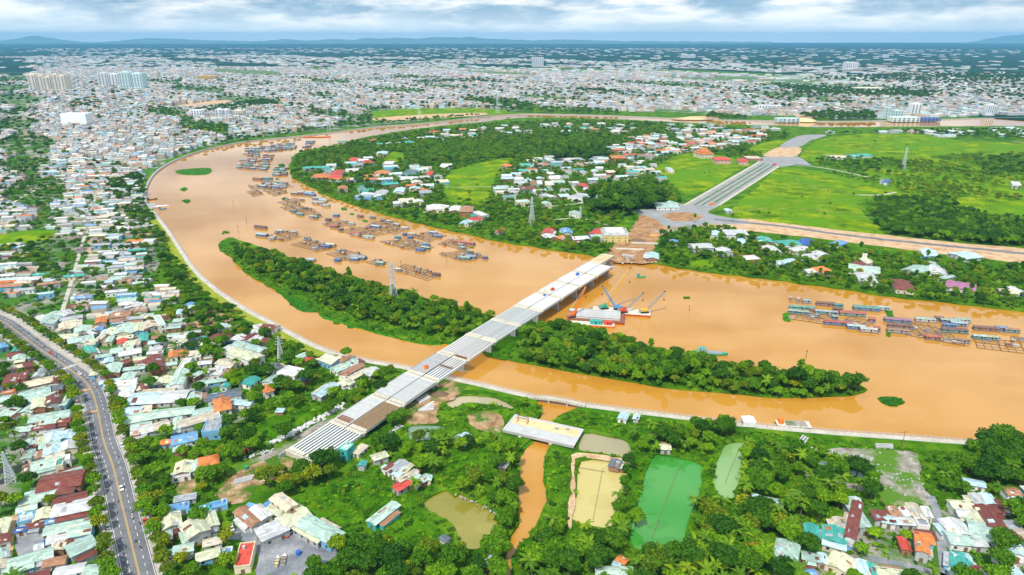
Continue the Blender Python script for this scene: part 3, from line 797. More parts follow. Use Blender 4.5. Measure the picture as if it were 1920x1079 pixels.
for side, kinds in ((1, left_kind), (-1, right_kind)):
    yc = side * (GAP / 2 + DECKW / 2)
    for i, kd in enumerate(kinds):
        if kd is None: continue
        xa, xb = i * SPAN, (i + 1) * SPAN
        za, zb = zdeck(i), zdeck(i + 1)
        pitch = -math.atan2(zb - za, SPAN)
        sp = link('span', None, bridge, (xa, yc, za), (0, pitch, 0))
        ln = math.hypot(SPAN, zb - za)
        ys = np.linspace(-DECKW / 2 + .6, DECKW / 2 - .6, NG)
        for y in ys:
            g = link('girder', gird_mesh, sp, (0.25, float(y), -0.32), None, (ln - 0.5, 1.0, 1.0))
        for xx in (2.0, ln - 2.0):                       # cross beams near both ends
            MB().box((xx, 0, -0.26), (1.5, DECKW, 0.30)).build('cross_beam', MATS['concrete_beige'], sp)
        for xx in (0.62, ln - 0.62):
            MB().box((xx, 0, -0.275), (0.5, DECKW - .3, 0.26)).build('end_beam', MATS['concrete_beige'], sp)
        if kd != 'girder':
            MB().box((ln / 2, 0, -0.12), (ln - 5.8, DECKW + .5, 0.30)).build('deck_slab', MATS[SLABMAT[kd]], sp)
            if kd == 'form':
                bd = MB().box((0, 0, 0), (ln - 6.4, .34, .10)).mesh('board', MATS['wood'])
                for y in np.linspace(-5, 5, 12): link('board', bd, sp, (ln / 2, float(y), 0.085))
            else:
                for s2 in (-1, 1):
                    MB().box((ln / 2, s2 * (DECKW / 2 + .1), .16), (ln - 5.8, .3, .26)).build('edge_kerb', MATS[SLABMAT[kd]], sp)
                jm = MB().box((0, 0, 0), (.12, DECKW - .4, .012)).mesh('joint', MATS['concrete_grey'])
                for xx in np.arange(7.5, ln - 6, 4.6): link('joint', jm, sp, (float(xx), 0, 0.036))
                if kd in ('new', 'sand'):
                    MB().box((ln / 2, 0, .045), (ln - 8, DECKW - 1.2, .02)).build('screed', MATS['concrete_new' if kd == 'new' else 'sand_deck'], sp)
    # piers
    for i in range(1, 13 if side == 1 else 12):
        z = zdeck(i) - 1.95
        p = link('pier', None, bridge, (i * SPAN, yc, 0))
        MB().box((0, 0, z - .55), (2.2, DECKW - .2, 1.1)).build('pier_cap', MATS['concrete'], p)
        MB().box((0, 0, (z - 1.1 - 3.2) / 2), (1.5, 4.6, z - 1.1 + 3.2)).build('column', MATS['concrete'], p)
        MB().box((0, 0, -1.75), (2.6, 6.2, .9)).build('footing', MATS['concrete_grey'], p)
    for i in range(1, 12):                               # nibs of the pier caps seen at the outer edge
        MB().box((i * SPAN, side * (GAP / 2 + DECKW + .25), zdeck(i) - .85), (2.4, .8, .7)).build('cap_nib', MATS['concrete_beige'], bridge)
ab = link('abutment', None, bridge, (0, 0, 0))
MB().box((-0.55, 0, 1.1), (1.0, 2 * DECKW + GAP + 1, 3.8)).build('abutment_wall', MATS['concrete_beige'], ab)
for s in (-1, 1):
    MB().box((-3.2, s * (DECKW + .8), .9), (4.2, .5, 3.2)).build('wing_wall', MATS['concrete'], ab)
lp = link('lone_pier', None, bridge, (12.55 * SPAN, -6.2, 0))
MB().box((0, 0, 5.0), (2.2, 12.4, 1.6)).build('pier_cap', MATS['concrete'], lp)
MB().box((0, 0, .9), (1.7, 4.4, 6.8)).build('column', MATS['concrete'], lp)
def on_bridge(s, y):
    """World point on top of the deck, s in spans, y across."""
    n = np.array([-bdir[1], bdir[0]])
    p = bA + bdir * s * SPAN + n * y
    return (p[0], p[1], zdeck(s) + 0.06)
def crate(name, s, y, size, mat, label, cat, rot=0.0):
    r = root(name, on_bridge(s, y), bang + rot, label, cat)
    MB().box((0, 0, size[2] / 2), size, 0, 0.9).build('body', MATS[mat], r)
    MB().box((0, 0, size[2] + .25), (size[0] * .5, size[1] * .6, .5)).build('top', MATS[mat], r)
crate('concrete_mixer', 3.28, -1.6 + 6, (3.2, 2.2, 1.6), 'orange_paint', 'orange machine standing on the grey bridge deck over the side channel', 'machine', .4)
crate('generator', 9.75, 3.2, (3.4, 2.2, 1.7), 'blue_paint', 'blue generator box on the white deck near the far bridge end', 'generator')
crate('compressor', 8.35, 3.0, (3.0, 2.2, 1.7), 'red_paint', 'red machine beside yellow sheets on the upstream deck', 'machine')
crate('tool_chest', 7.9, 2.4, (2.4, 1.4, 1.0), 'blue_paint', 'small blue chest near the red machine on the bridge deck', 'box')
for k, (s, y, mt, lb) in enumerate([(1.12, 6, 'rust_steel', 'stack of brown steel beams on the upstream deck near the abutment'), (4.05, -6, 'rust_steel', 'dark steel beams laid across the girders over the side channel'), (3.55, -6, 'wood', 'brown timbers laid across the downstream girders')]):
    r = root('beam_stack', on_bridge(s, y), bang, lb, 'beam stack')
    bmz = MB().box((0, 0, 0), (.5, 9.4, .35)).mesh('beam', MATS[mt])
    for j in range(4 if k == 0 else 2): link('beam', bmz, r, (j * 1.15 - 1.5, 0, .2))
for k, (s, y, lb) in enumerate([(8.2, 5.5, 'yellow formwork sheets spread on the upstream deck beside the red machine'), (11.4, 6, 'sandy planks scattered at the far tip of the bridge')]):
    r = root('sheet_stack', on_bridge(s, y), bang, lb, 'planks')
    pm = MB().box((0, 0, 0), (4, 1.5, .14)).mesh('plank', MATS['sand_deck'])
    for j in range(5): link('plank', pm, r, (j % 3 * 4.3 - 4, (j // 3) * 2 - 1 + .3 * j, .1), .1 * j)

# ------------------------------------------------------------------ slab bridge over the canal, and the footbridge at its mouth
q = [np.array(G(x, y, 2.2)[:2]) for x, y in ((941, 806), (1075, 837), (1096, 806), (966, 778))]
ctr = sum(q) / 4
dx = ((q[1] - q[0]) + (q[2] - q[3])) / 2
ang = math.atan2(dx[1], dx[0]); LX = float(np.linalg.norm(dx))
dy = ((q[3] - q[0]) + (q[2] - q[1])) / 2
LY = abs(float(np.dot(dy, np.array([-math.sin(ang), math.cos(ang)]))))
sb = root('slab_bridge', (ctr[0], ctr[1], 0), ang, 'short unfinished concrete slab bridge over the brown canal', 'bridge')
for y in np.linspace(-LY / 2 + .6, LY / 2 - .6, 7): MB().box((0, float(y), 1.25), (LX - .6, 1.0, 1.1)).build('girder', MATS['concrete'], sb)
MB().box((0, 0, 1.98), (LX, LY, .36)).build('deck_slab', MATS['concrete'], sb)
MB().box((0, LY * .2, 2.175), (LX - 3, LY * .42, .03)).build('sand_cover', MATS['sand_deck'], sb)
for s in (-1, 1):
    MB().box((0, s * (LY / 2 - .25), 2.35), (LX, .45, .38)).build('edge_kerb', MATS['concrete_new'], sb)
    MB().box((s * (LX / 2 - .4), 0, 2.3), (.6, LY - 1.2, .28)).build('end_beam', MATS['concrete_new'], sb)
for x in (-.25, .18):
    MB().box((LX * x, 0, .2), (1.6, LY + .8, .9)).build('pier_cap', MATS['concrete_beige'], sb)
    for y in (-.3, .3): MB().tube((LX * x, LY * y, -3), (LX * x, LY * y, 0), .6, n=8).build('column', MATS['concrete_beige'], sb)
fr = root('steel_frame', (*G(980, 792, 2.2)[:2], 2.2), ang, 'small brown steel frame standing on the slab bridge', 'frame')
for x in (-3, 3):
    for y in (-1, 1): MB().tube((x, y, 0), (x, y, 3.2), .18, n=5).build('post', MATS['rust_steel'], fr)
for y in (-1, 1): MB().tube((-3.2, y, 3.2), (3.2, y, 3.2), .2, n=5).build('crossbar', MATS['rust_steel'], fr)
for k, (x, y, lb) in enumerate([(1044, 805, 'grey toolbox on the middle of the slab bridge'), (1064, 806, 'dark drum lying near the far end of the slab bridge')]):
    r = root('toolbox', (*G(x, y, 2.2)[:2], 2.2), ang, lb, 'box'); MB().box((0, 0, .4), (2.0, 1.0, .8)).build('case', MATS['steel'], r); MB().box((0, 0, .86), (2.1, 1.1, .12)).build('lid', MATS['concrete_grey'], r)
fa, fb = outer_w[k1], outer_w[k2]
fd = fb - fa; FL = float(np.linalg.norm(fd)); fang = math.atan2(fd[1], fd[0])
fo = land_side(outer_w, 2.6)[k1]
fbr = root('footbridge', (fo[0], fo[1], .25), fang, 'low arched concrete footbridge with grey railings at the canal mouth', 'bridge')
arc = lambda t: 1.3 * math.sin(math.pi * t)
T = np.linspace(0, 1, 13)
b = MB()
b.strip([(t * FL, -2) for t in T], [(t * FL, 2) for t in T], [arc(t) for t in T]); b.strip([(t * FL, 2) for t in T], [(t * FL, -2) for t in T], [arc(t) - .7 for t in T])
for y in (-2, 2): b.strip([(t * FL, y) for t in T], [(t * FL, y) for t in T], [arc(t) for t in T], [arc(t) - .7 for t in T])
b.build('deck', MATS['path_concrete'], fbr)
for y in (-1.9, 1.9):
    b = MB()
    for i in range(12):
        for h in (.5, 1.05): b.tube((T[i] * FL, y, arc(T[i]) + h), (T[i + 1] * FL, y, arc(T[i + 1]) + h), .07, n=4)
    b.build('handrail', MATS['pale_steel'], fbr)
    pm = MB().box((0, 0, .55), (.22, .22, 1.1)).mesh('post', MATS['concrete_grey'])
    for t in np.linspace(0, 1, 16): link('post', pm, fbr, (t * FL, y, arc(t)))
for t in (.33, .67):
    MB().box((t * FL, 0, -1.2), (.8, 3.6, 3.4)).build('pier', MATS['concrete'], fbr)

# ------------------------------------------------------------------ houses
HOUSES = []                                              # every house of the place, near and far
def H3(S, ox, oy, rows, h=3.2):
    """Roofs read from the photo: three corners of the roof each, unprojected at roof height, then colour, type, height."""
    for r in rows:
        (xa, ya, xb, yb, xc, yc_), col = r[:6], r[6]
        ty = r[7] if len(r) > 7 else 'g'
        hh = r[8] * .88 if len(r) > 8 else h
        wall = r[9] if len(r) > 9 else None
        A, B, Cc = [np.array(G(ox + x / S, oy + y / S, hh)[:2]) for x, y in ((xa, ya), (xb, yb), (xc, yc_))]
        e1, e2 = B - A, Cc - B
        l1 = np.linalg.norm(e1)
        a = math.atan2(e1[1], e1[0])
        w = abs(-math.sin(a) * e2[0] + math.cos(a) * e2[1])
        sh = math.cos(a) * e2[0] + math.sin(a) * e2[1]   # shear of the reading is shared out
        c = (A + Cc) / 2 if abs(sh) < .6 * l1 else A + e1 / 2 + np.array([-math.sin(a), math.cos(a)]) * w / 2
        if np.dot(e2, np.array([-math.sin(a), math.cos(a)])) < 0 and abs(sh) >= .6 * l1: c = A + e1 / 2 - np.array([-math.sin(a), math.cos(a)]) * w / 2
        HOUSES.append(dict(x=c[0], y=c[1], L=max(3, min(l1 * 1.06, 60)), W=max(3, min(w * 1.22, 28)), h=hh, a=a, ty=ty, col=col, wall=wall, hand=True))

# river side and outer side of the avenue
H3(3.996, 0, 560, [
 (970, 790, 1200, 775, 1215, 705, 'L'), (1200, 775, 1392, 762, 1410, 692, 'W'), (832, 662, 1000, 640, 1040, 598, 'W'), (850, 702, 1000, 682, 1030, 640, 'W'), (890, 745, 985, 730, 1000, 685, 'W', 's'), (905, 612, 1000, 602, 1010, 560, 'M'),
 (800, 560, 915, 545, 890, 492, 'M', 'g', 5), (930, 935, 1175, 890, 1165, 840, 'M'), (1175, 890, 1455, 855, 1440, 810, 'M'), (930, 870, 1060, 865, 1060, 815, 'L'), (1065, 862, 1130, 850, 1130, 805, 'E', 's'), (990, 1025, 1140, 990, 1130, 945, 'W'),
 (1140, 990, 1265, 955, 1255, 915, 'E'), (1355, 962, 1640, 885, 1620, 845, 'E', 'g', 6), (1540, 990, 1670, 980, 1665, 892, 'G', 'f', 6), (1305, 1000, 1360, 990, 1345, 900, 'M'), (1630, 835, 1740, 812, 1700, 748, 'O', 'h', 7.5), (1575, 760, 1810, 715, 1780, 680, 'K', 'g', 5),
 (1400, 770, 1500, 755, 1510, 705, 'M'), (1455, 885, 1615, 850, 1600, 810, 'M'), (1295, 640, 1390, 630, 1395, 540, 'M', 'g', 6), (1320, 545, 1385, 540, 1395, 460, 'W', 'f', 6), (1270, 440, 1330, 430, 1325, 395, 'O'), (1345, 430, 1400, 420, 1395, 385, 'O'),
 (1115, 520, 1220, 500, 1215, 450, 'R', 'g', 6, 'brick'), (1040, 480, 1120, 490, 1130, 430, 'R'), (870, 490, 920, 500, 935, 460, 'R'), (720, 240, 768, 235, 770, 213, 'B'), (865, 265, 1005, 250, 1005, 195, 'M'), (790, 270, 860, 265, 860, 225, 'C'), (1005, 245, 1075, 235, 1080, 185, 'C'),
 (1080, 225, 1175, 205, 1175, 165, 'E'), (1190, 200, 1237, 190, 1237, 125, 'M', 'f', 7), (882, 340, 945, 330, 945, 303, 'D'), (800, 325, 845, 320, 845, 285, 'M'), (720, 300, 760, 300, 765, 258, 'E'), (925, 360, 1000, 350, 1010, 320, 'C'), (1000, 350, 1050, 345, 1050, 310, 'E'),
 (1045, 320, 1105, 310, 1105, 262, 'T'), (840, 410, 1000, 385, 990, 355, 'M'), (900, 430, 1055, 402, 1050, 372, 'W'), (640, 415, 700, 400, 705, 350, 'T', 'g', 5), (560, 260, 680, 240, 680, 205, 'M'), (450, 300, 600, 290, 570, 265, 'C'), (520, 335, 700, 300, 690, 272, 'M'),
 (440, 240, 520, 225, 530, 180, 'E'), (530, 220, 610, 205, 610, 165, 'E'), (300, 195, 420, 185, 435, 135, 'M', 'g', 5), (245, 165, 320, 163, 330, 133, 'W'), (360, 130, 430, 128, 435, 103, 'M'), (470, 135, 560, 110, 580, 68, 'W'), (505, 70, 575, 60, 580, 43, 'R'), (455, 165, 615, 140, 610, 122, 'G'),
 (840, 140, 975, 130, 985, 95, 'Y'), (945, 75, 1055, 65, 1055, 35, 'W'), (1000, 105, 1100, 95, 1095, 65, 'Y'), (890, 22, 1020, 12, 1020, -8, 'M'), (900, 50, 990, 40, 990, 20, 'W'), (715, 185, 790, 175, 800, 140, 'O'), (1345, 330, 1400, 330, 1400, 300, 'C'), (690, 270, 715, 262, 700, 230, 'W'),
 (610, 330, 640, 330, 640, 290, 'M'), (470, 210, 490, 200, 520, 170, 'W'), (760, 280, 800, 275, 795, 240, 'L'), (1120, 340, 1245, 325, 1240, 305, 'L'), (1440, 310, 1545, 300, 1545, 283, 'T'), (1630, 225, 1700, 215, 1700, 190, 'M'), (1405, 85, 1470, 75, 1460, 55, 'M'), (1325, 120, 1370, 115, 1370, 85, 'L'), (1375, 50, 1410, 55, 1410, 30, 'B'),
 (1060, 690, 1100, 680, 1100, 630, 'R'), (1110, 650, 1180, 640, 1165, 595, 'C'), (1190, 640, 1285, 630, 1280, 590, 'C'), (1080, 700, 1300, 690, 1305, 672, 'E'), (790, 480, 850, 470, 840, 445, 'L'), (1440, 600, 1510, 560, 1500, 540, 'M'), (1560, 560, 1670, 560, 1660, 525, 'W'),
 # outer side
 (20, 645, 130, 625, 150, 565, 'R', 'g', 5), (130, 610, 195, 600, 200, 555, 'R', 'g', 5), (95, 465, 185, 450, 190, 420, 'M'), (70, 430, 165, 425, 165, 400, 'R'), (-20, 380, 55, 360, 40, 330, 'B'), (180, 520, 240, 505, 240, 475, 'R', 's', 5, 'brick'), (190, 665, 390, 620, 385, 585, 'E'), (395, 632, 460, 625, 455, 597, 'R'),
 (15, 715, 130, 690, 150, 670, 'O'), (140, 760, 360, 710, 380, 655, 'M'), (165, 785, 400, 745, 400, 705, 'M'), (355, 690, 480, 675, 470, 640, 'K'), (235, 825, 335, 805, 345, 750, 'C', 'g', 5, 'brick'), (332, 797, 445, 775, 455, 722, 'R', 'g', 5), (445, 800, 490, 795, 485, 735, 'M'), (-20, 890, 90, 890, 120, 830, 'M'),
 (-20, 835, 45, 830, 60, 800, 'W'), (150, 850, 235, 850, 230, 800, 'M'), (235, 925, 520, 880, 515, 838, 'M'), (305, 945, 430, 925, 440, 892, 'M'), (435, 930, 525, 920, 530, 895, 'R'), (0, 775, 120, 765, 130, 725, 'M'), (-40, 700, 20, 690, 20, 665, 'K'), (290, 560, 370, 545, 365, 520, 'G'), (250, 590, 330, 580, 330, 550, 'G'), (90, 395, 130, 390, 120, 365, 'T'), (110, 480, 180, 470, 190, 455, 'C')])
H3(4.0, 0, 810, [
 (190, 110, 265, 95, 262, 55, 'M'), (265, 98, 335, 85, 330, 45, 'C'), (340, 80, 450, 60, 455, 5, 'L'), (450, 55, 560, 40, 550, -5, 'L'), (190, 128, 270, 108, 265, 92, 'R'), (330, 180, 455, 150, 455, 88, 'L'), (455, 142, 580, 112, 575, 62, 'W'), (305, 122, 450, 92, 445, 62, 'M'), (175, 200, 240, 190, 245, 140, 'M'),
 (350, 200, 480, 170, 475, 147, 'E'), (170, 300, 250, 280, 255, 242, 'Y'), (250, 290, 480, 232, 470, 177, 'M'), (420, 257, 475, 245, 475, 202, 'T', 'f', 5), (395, 352, 610, 285, 608, 262, 'M'), (310, 440, 620, 385, 610, 292, 'R', 'g', 5), (425, 470, 545, 455, 545, 430, 'R', 's', 5), (410, 560, 650, 505, 640, 452, 'R', 'g', 5),
 (160, 550, 425, 482, 420, 422, 'M'), (135, 605, 275, 570, 270, 530, 'M'), (140, 680, 260, 650, 255, 602, 'G', 'f'), (415, 627, 690, 570, 680, 492, 'W', 'g', 5), (425, 672, 650, 622, 660, 580, 'R', 's', 4), (260, 665, 390, 632, 390, 572, 'C'), (210, 722, 325, 702, 320, 667, 'R', 'g', 3.2), (330, 690, 415, 675, 410, 652, 'B', 'g', 3.2),
 (355, 767, 690, 702, 670, 652, 'M'), (360, 837, 530, 792, 530, 742, 'W'), (535, 782, 690, 752, 675, 697, 'M', 'g', 5), (515, 935, 700, 850, 690, 775, 'M', 'g', 5), (75, 1025, 390, 930, 385, 872, 'M'), (20, 1078, 240, 1012, 250, 972, 'M'), (390, 892, 480, 872, 480, 822, 'E'), (482, 862, 530, 852, 530, 812, 'R'), (-30, 765, 65, 742, 60, 657, 'C'),
 (-30, 850, 65, 815, 62, 765, 'R'), (-30, 965, 60, 930, 60, 870, 'M'), (150, 645, 235, 625, 240, 600, 'L'), (120, 750, 200, 735, 200, 710, 'N', 'g', 3), (260, 890, 320, 870, 320, 840, 'W', 's', 3), (-40, 1030, 40, 1010, 60, 960, 'E'), (640, 1070, 750, 1060, 750, 1000, 'M'), (480, 215, 520, 205, 520, 175, 'W', 'f', 5),
 # river side
 (1320, 312, 1440, 292, 1430, 225, 'C'), (1440, 292, 1505, 280, 1460, 225, 'M'), (1290, 352, 1430, 322, 1420, 292, 'G', 'f', 3), (1505, 255, 1650, 222, 1610, 178, 'O', 'h'), (1222, 725, 1355, 685, 1345, 605, 'C', 'g', 5), (1240, 805, 1295, 790, 1275, 715, 'M'), (1420, 790, 1575, 720, 1495, 652, 'C', 'g', 6, 'grey'), (1560, 712, 1655, 680, 1590, 608, 'C', 'g', 5, 'grey'),
 (1375, 830, 1430, 810, 1400, 750, 'M', 's'), (1310, 912, 1450, 882, 1440, 837, 'M', 'g', 5, 'grey'), (1270, 602, 1420, 572, 1410, 532, 'B', 'f', 3, 'blue'), (1430, 652, 1600, 602, 1560, 552, 'T', 'f', 3, 'blue'), (1590, 572, 1710, 542, 1690, 512, 'B', 'f', 3, 'blue'), (1215, 92, 1305, 82, 1300, 55, 'O'), (1300, 92, 1480, 52, 1465, 2, 'B', 'g', 4),
 (1310, 525, 1460, 497, 1465, 467, 'G', 's', 3), (1310, 145, 1400, 130, 1390, 105, 'M'), (1285, 770, 1360, 745, 1350, 705, 'R', 's', 3), (1260, 930, 1320, 925, 1310, 890, 'T'), (1640, 920, 1690, 915, 1690, 880, 'L', 'f', 3), (1690, 915, 1740, 908, 1735, 870, 'B', 'f', 3), (1000, 30, 1060, 20, 1050, -20, 'W', 'f')])
H3(3.996, 400, 560, [
 (475, 552, 600, 580, 690, 540, 'W', 'f', 7.5, 'white'), (380, 622, 470, 642, 530, 592, 'M', 'g', 4, 'white'), (625, 600, 690, 620, 715, 590, 'B', 's', 3.5), (220, 640, 300, 655, 325, 600, 'T', 'g', 3), (362, 670, 400, 710, 440, 680, 'O', 'h', 5), (765, 718, 830, 735, 915, 650, 'L'), (815, 460, 905, 495, 960, 440, 'C', 'g', 5, 'blue'),
 (890, 520, 945, 545, 1080, 480, 'M'), (955, 560, 1000, 575, 1120, 505, 'Y'), (1000, 590, 1040, 605, 1170, 545, 'E'), (965, 612, 1040, 660, 1050, 620, 'C'), (1110, 555, 1180, 580, 1240, 540, 'W'), (940, 462, 985, 472, 1005, 442, 'Y', 'h', 5), (1070, 472, 1110, 490, 1122, 467, 'R'), (625, 482, 680, 510, 700, 482, 'R'), (690, 460, 715, 485, 760, 462, 'D'),
 (612, 440, 650, 457, 700, 422, 'M'), (10, 302, 110, 312, 115, 272, 'R'), (125, 312, 200, 317, 200, 277, 'W'), (200, 312, 285, 322, 290, 272, 'R'), (280, 272, 345, 272, 340, 237, 'W'), (250, 322, 330, 332, 350, 292, 'W'), (345, 225, 440, 242, 420, 197, 'R'), (300, 222, 360, 210, 365, 190, 'W'), (330, 327, 390, 337, 385, 302, 'R'), (30, 217, 105, 207, 100, 187, 'M'),
 (95, 402, 290, 467, 375, 432, 'C', 'g', 6, 'white'), (160, 347, 360, 402, 385, 372, 'M', 'g', 6, 'white'), (55, 387, 110, 397, 155, 362, 'W'), (40, 492, 150, 522, 170, 477, 'E'), (0, 572, 70, 572, 75, 522, 'W'), (400, 512, 450, 545, 525, 517, 'K'), (60, 660, 110, 665, 120, 640, 'T'), (160, 790, 280, 800, 290, 770, 'L'), (480, 850, 530, 850, 520, 830, 'L', 's', 2.5)])
H3(4.0, 400, 810, [
 (940, 125, 1000, 140, 1055, 100, 'M', 'f', 7.5, 'teal'), (1050, 152, 1095, 165, 1150, 112, 'E', 's', 3), (1200, 215, 1300, 182, 1290, 147, 'C', 'g', 4, 'grey'), (1095, 250, 1140, 255, 1140, 225, 'T'), (1330, 275, 1395, 300, 1445, 235, 'G'), (1275, 275, 1320, 295, 1365, 268, 'R'), (1340, 312, 1385, 332, 1450, 290, 'L'), (1395, 290, 1440, 305, 1495, 255, 'C'),
 (1380, 345, 1410, 365, 1530, 310, 'E', 'g', 4.5), (1450, 352, 1490, 372, 1550, 335, 'M'), (1355, 412, 1400, 442, 1475, 388, 'D', 'g', 3.5), (1482, 372, 1530, 398, 1557, 376, 'R'), (1535, 345, 1575, 375, 1630, 350, 'M'), (1480, 312, 1530, 316, 1562, 290, 'R'), (1155, 648, 1215, 678, 1395, 570, 'M', 'g', 4, 'teal'), (630, 695, 875, 830, 972, 765, 'M', 'g', 5, 'blue'),
 (605, 725, 785, 830, 805, 800, 'C', 's', 3.8), (330, 735, 382, 810, 550, 740, 'W', 's', 4.5, 'grey'), (285, 582, 370, 660, 430, 622, 'W', 'g', 4.5), (435, 505, 550, 590, 620, 545, 'E', 'g', 7, 'cream'), (400, 575, 490, 625, 550, 590, 'C', 'g', 4), (165, 605, 290, 710, 362, 662, 'Y', 'g', 4), (490, 650, 570, 720, 710, 625, 'C', 'g', 4.4), (190, 1000, 305, 985, 285, 845, 'D', 'f', 4, 'cream'),
 (380, 560, 420, 575, 455, 530, 'B', 's', 3), (240, 580, 285, 590, 300, 550, 'B', 's', 2.6)])
H3(3.996, 800, 620, [(240, 798, 290, 818, 320, 785, 'L', 'g', 5, 'white'), (1440, 655, 1500, 668, 1510, 630, 'L', 'g', 3.2), (1552, 660, 1588, 666, 1590, 637, 'L', 'g', 3), (1368, 1015, 1442, 1032, 1456, 985, 'K', 'g', 2.4, 'rust'), (550, 1020, 590, 1030, 615, 995, 'G', 'g', 3), (1750, 885, 1820, 888, 1825, 857, 'C')])
H3(4.0, 800, 810, [(435, 995, 485, 1010, 528, 948, 'G', 'g', 4, 'brick'), (1300, 1078, 1560, 1085, 1510, 1022, 'M', 'g', 4), (1422, 958, 1480, 990, 1512, 965, 'O', 'g', 3), (1400, 990, 1440, 1005, 1460, 985, 'L', 'g', 2.5), (105, 800, 150, 828, 170, 800, 'K', 'g', 2.4), (0, 360, 20, 360, 20, 330, 'L')])
H3(2.8235, 1240, 740, [
 (595, 852, 712, 890, 728, 808, 'M', 'g', 4, 'grey'), (745, 865, 830, 882, 835, 850, 'M'), (835, 882, 870, 890, 872, 852, 'L'), (875, 892, 1000, 950, 1030, 892, 'C'), (1030, 950, 1100, 957, 1105, 892, 'L'), (1105, 952, 1140, 957, 1142, 905, 'T'), (1140, 945, 1330, 975, 1340, 945, 'C'), (755, 960, 810, 962, 815, 932, 'B'),
 (850, 762, 970, 792, 980, 727, 'T'), (855, 790, 970, 822, 975, 797, 'L'), (760, 745, 830, 757, 835, 702, 'T'), (915, 702, 970, 707, 980, 662, 'E'), (985, 745, 1037, 762, 1055, 580, 'R', 'g', 6), (1047, 690, 1105, 692, 1120, 567, 'M', 'g', 5), (1003, 572, 1055, 580, 1055, 555, 'L'), (1120, 660, 1190, 667, 1195, 627, 'R'),
 (1165, 672, 1235, 682, 1235, 652, 'L'), (1235, 682, 1330, 687, 1330, 652, 'W'), (1225, 640, 1272, 642, 1275, 602, 'Y'), (1275, 640, 1340, 643, 1345, 607, 'W'), (1342, 652, 1400, 657, 1395, 592, 'E', 'g', 5), (1400, 642, 1432, 647, 1432, 607, 'W'), (1350, 690, 1410, 697, 1410, 667, 'G', 'f', 5), (1275, 815, 1320, 822, 1325, 772, 'D'),
 (1335, 815, 1400, 832, 1425, 775, 'O', 'g', 6), (1340, 772, 1430, 787, 1435, 745, 'O', 'g', 6), (1530, 600, 1640, 607, 1645, 570, 'C'), (1645, 570, 1705, 577, 1702, 537, 'W'), (1702, 572, 1765, 577, 1762, 535, 'L'), (1770, 590, 1850, 602, 1855, 570, 'R'), (1645, 612, 1790, 622, 1800, 592, 'R'), (1565, 640, 1648, 647, 1640, 607, 'W'),
 (1620, 702, 1720, 717, 1710, 632, 'C'), (1722, 702, 1808, 712, 1800, 637, 'R', 'g', 5), (1515, 782, 1620, 792, 1620, 740, 'M', 'g', 4), (1505, 738, 1620, 740, 1615, 672, 'W', 'g', 4), (1630, 742, 1825, 790, 1820, 712, 'M', 'g', 4), (1625, 797, 1715, 802, 1715, 772, 'W'), (1825, 832, 1925, 852, 1922, 792, 'L', 'g', 4), (1830, 770, 1870, 775, 1870, 700, 'M'),
 (1535, 912, 1640, 947, 1635, 872, 'T'), (1550, 872, 1630, 882, 1630, 847, 'L'), (1640, 932, 1700, 937, 1700, 912, 'R'), (1700, 947, 1760, 952, 1760, 922, 'W'), (1760, 952, 1810, 960, 1810, 932, 'R'), (1595, 467, 1700, 487, 1715, 465, 'L'), (485, 572, 520, 577, 525, 540, 'L'), (520, 577, 635, 597, 640, 562, 'M', 'g', 4, 'brick'),
 (697, 528, 750, 537, 755, 520, 'T'), (1870, 770, 1920, 775, 1920, 740, 'R'), (1540, 955, 1580, 957, 1590, 930, 'M'), (1040, 610, 1100, 612, 1000, 700, 'L', 's') ][:-1])
# over the river: the near shore
H3(3.72, 1440, 300, [
 (60, 602, 190, 592, 200, 557, 'T'), (195, 575, 285, 592, 260, 555, 'N', 'h'), (0, 642, 90, 642, 100, 607, 'W'), (145, 642, 260, 627, 260, 602, 'W'), (225, 692, 340, 682, 350, 652, 'W'), (355, 667, 425, 662, 425, 637, 'W'), (80, 732, 190, 702, 215, 672, 'L'), (280, 787, 370, 777, 385, 752, 'W'), (385, 787, 455, 777, 460, 737, 'O', 'h', 5),
 (565, 767, 770, 792, 775, 752, 'M'), (620, 842, 740, 852, 750, 802, 'W'), (875, 890, 1000, 902, 1000, 852, 'R', 'h', 5), (970, 772, 1090, 802, 1100, 757, 'M'), (1110, 782, 1210, 792, 1225, 757, 'W'), (1200, 837, 1290, 817, 1300, 800, 'M'), (1110, 737, 1180, 742, 1185, 717, 'M'), (1080, 672, 1185, 682, 1180, 637, 'L'), (1265, 652, 1390, 692, 1400, 652, 'L'),
 (1245, 880, 1440, 912, 1445, 872, 'P', 'g', 4), (1600, 922, 1720, 932, 1740, 910, 'E'), (1735, 925, 1786, 927, 1786, 892, 'W'), (435, 582, 500, 597, 500, 570, 'B'), (640, 742, 715, 737, 715, 710, 'R'), (690, 722, 755, 722, 755, 692, 'C'), (660, 680, 690, 684, 690, 660, 'E', 'f', 6), (-60, 570, 10, 565, 10, 545, 'T'), (1700, 180, 1760, 185, 1760, 150, 'W', 'f', 6), (800, 160, 850, 165, 850, 142, 'N')])
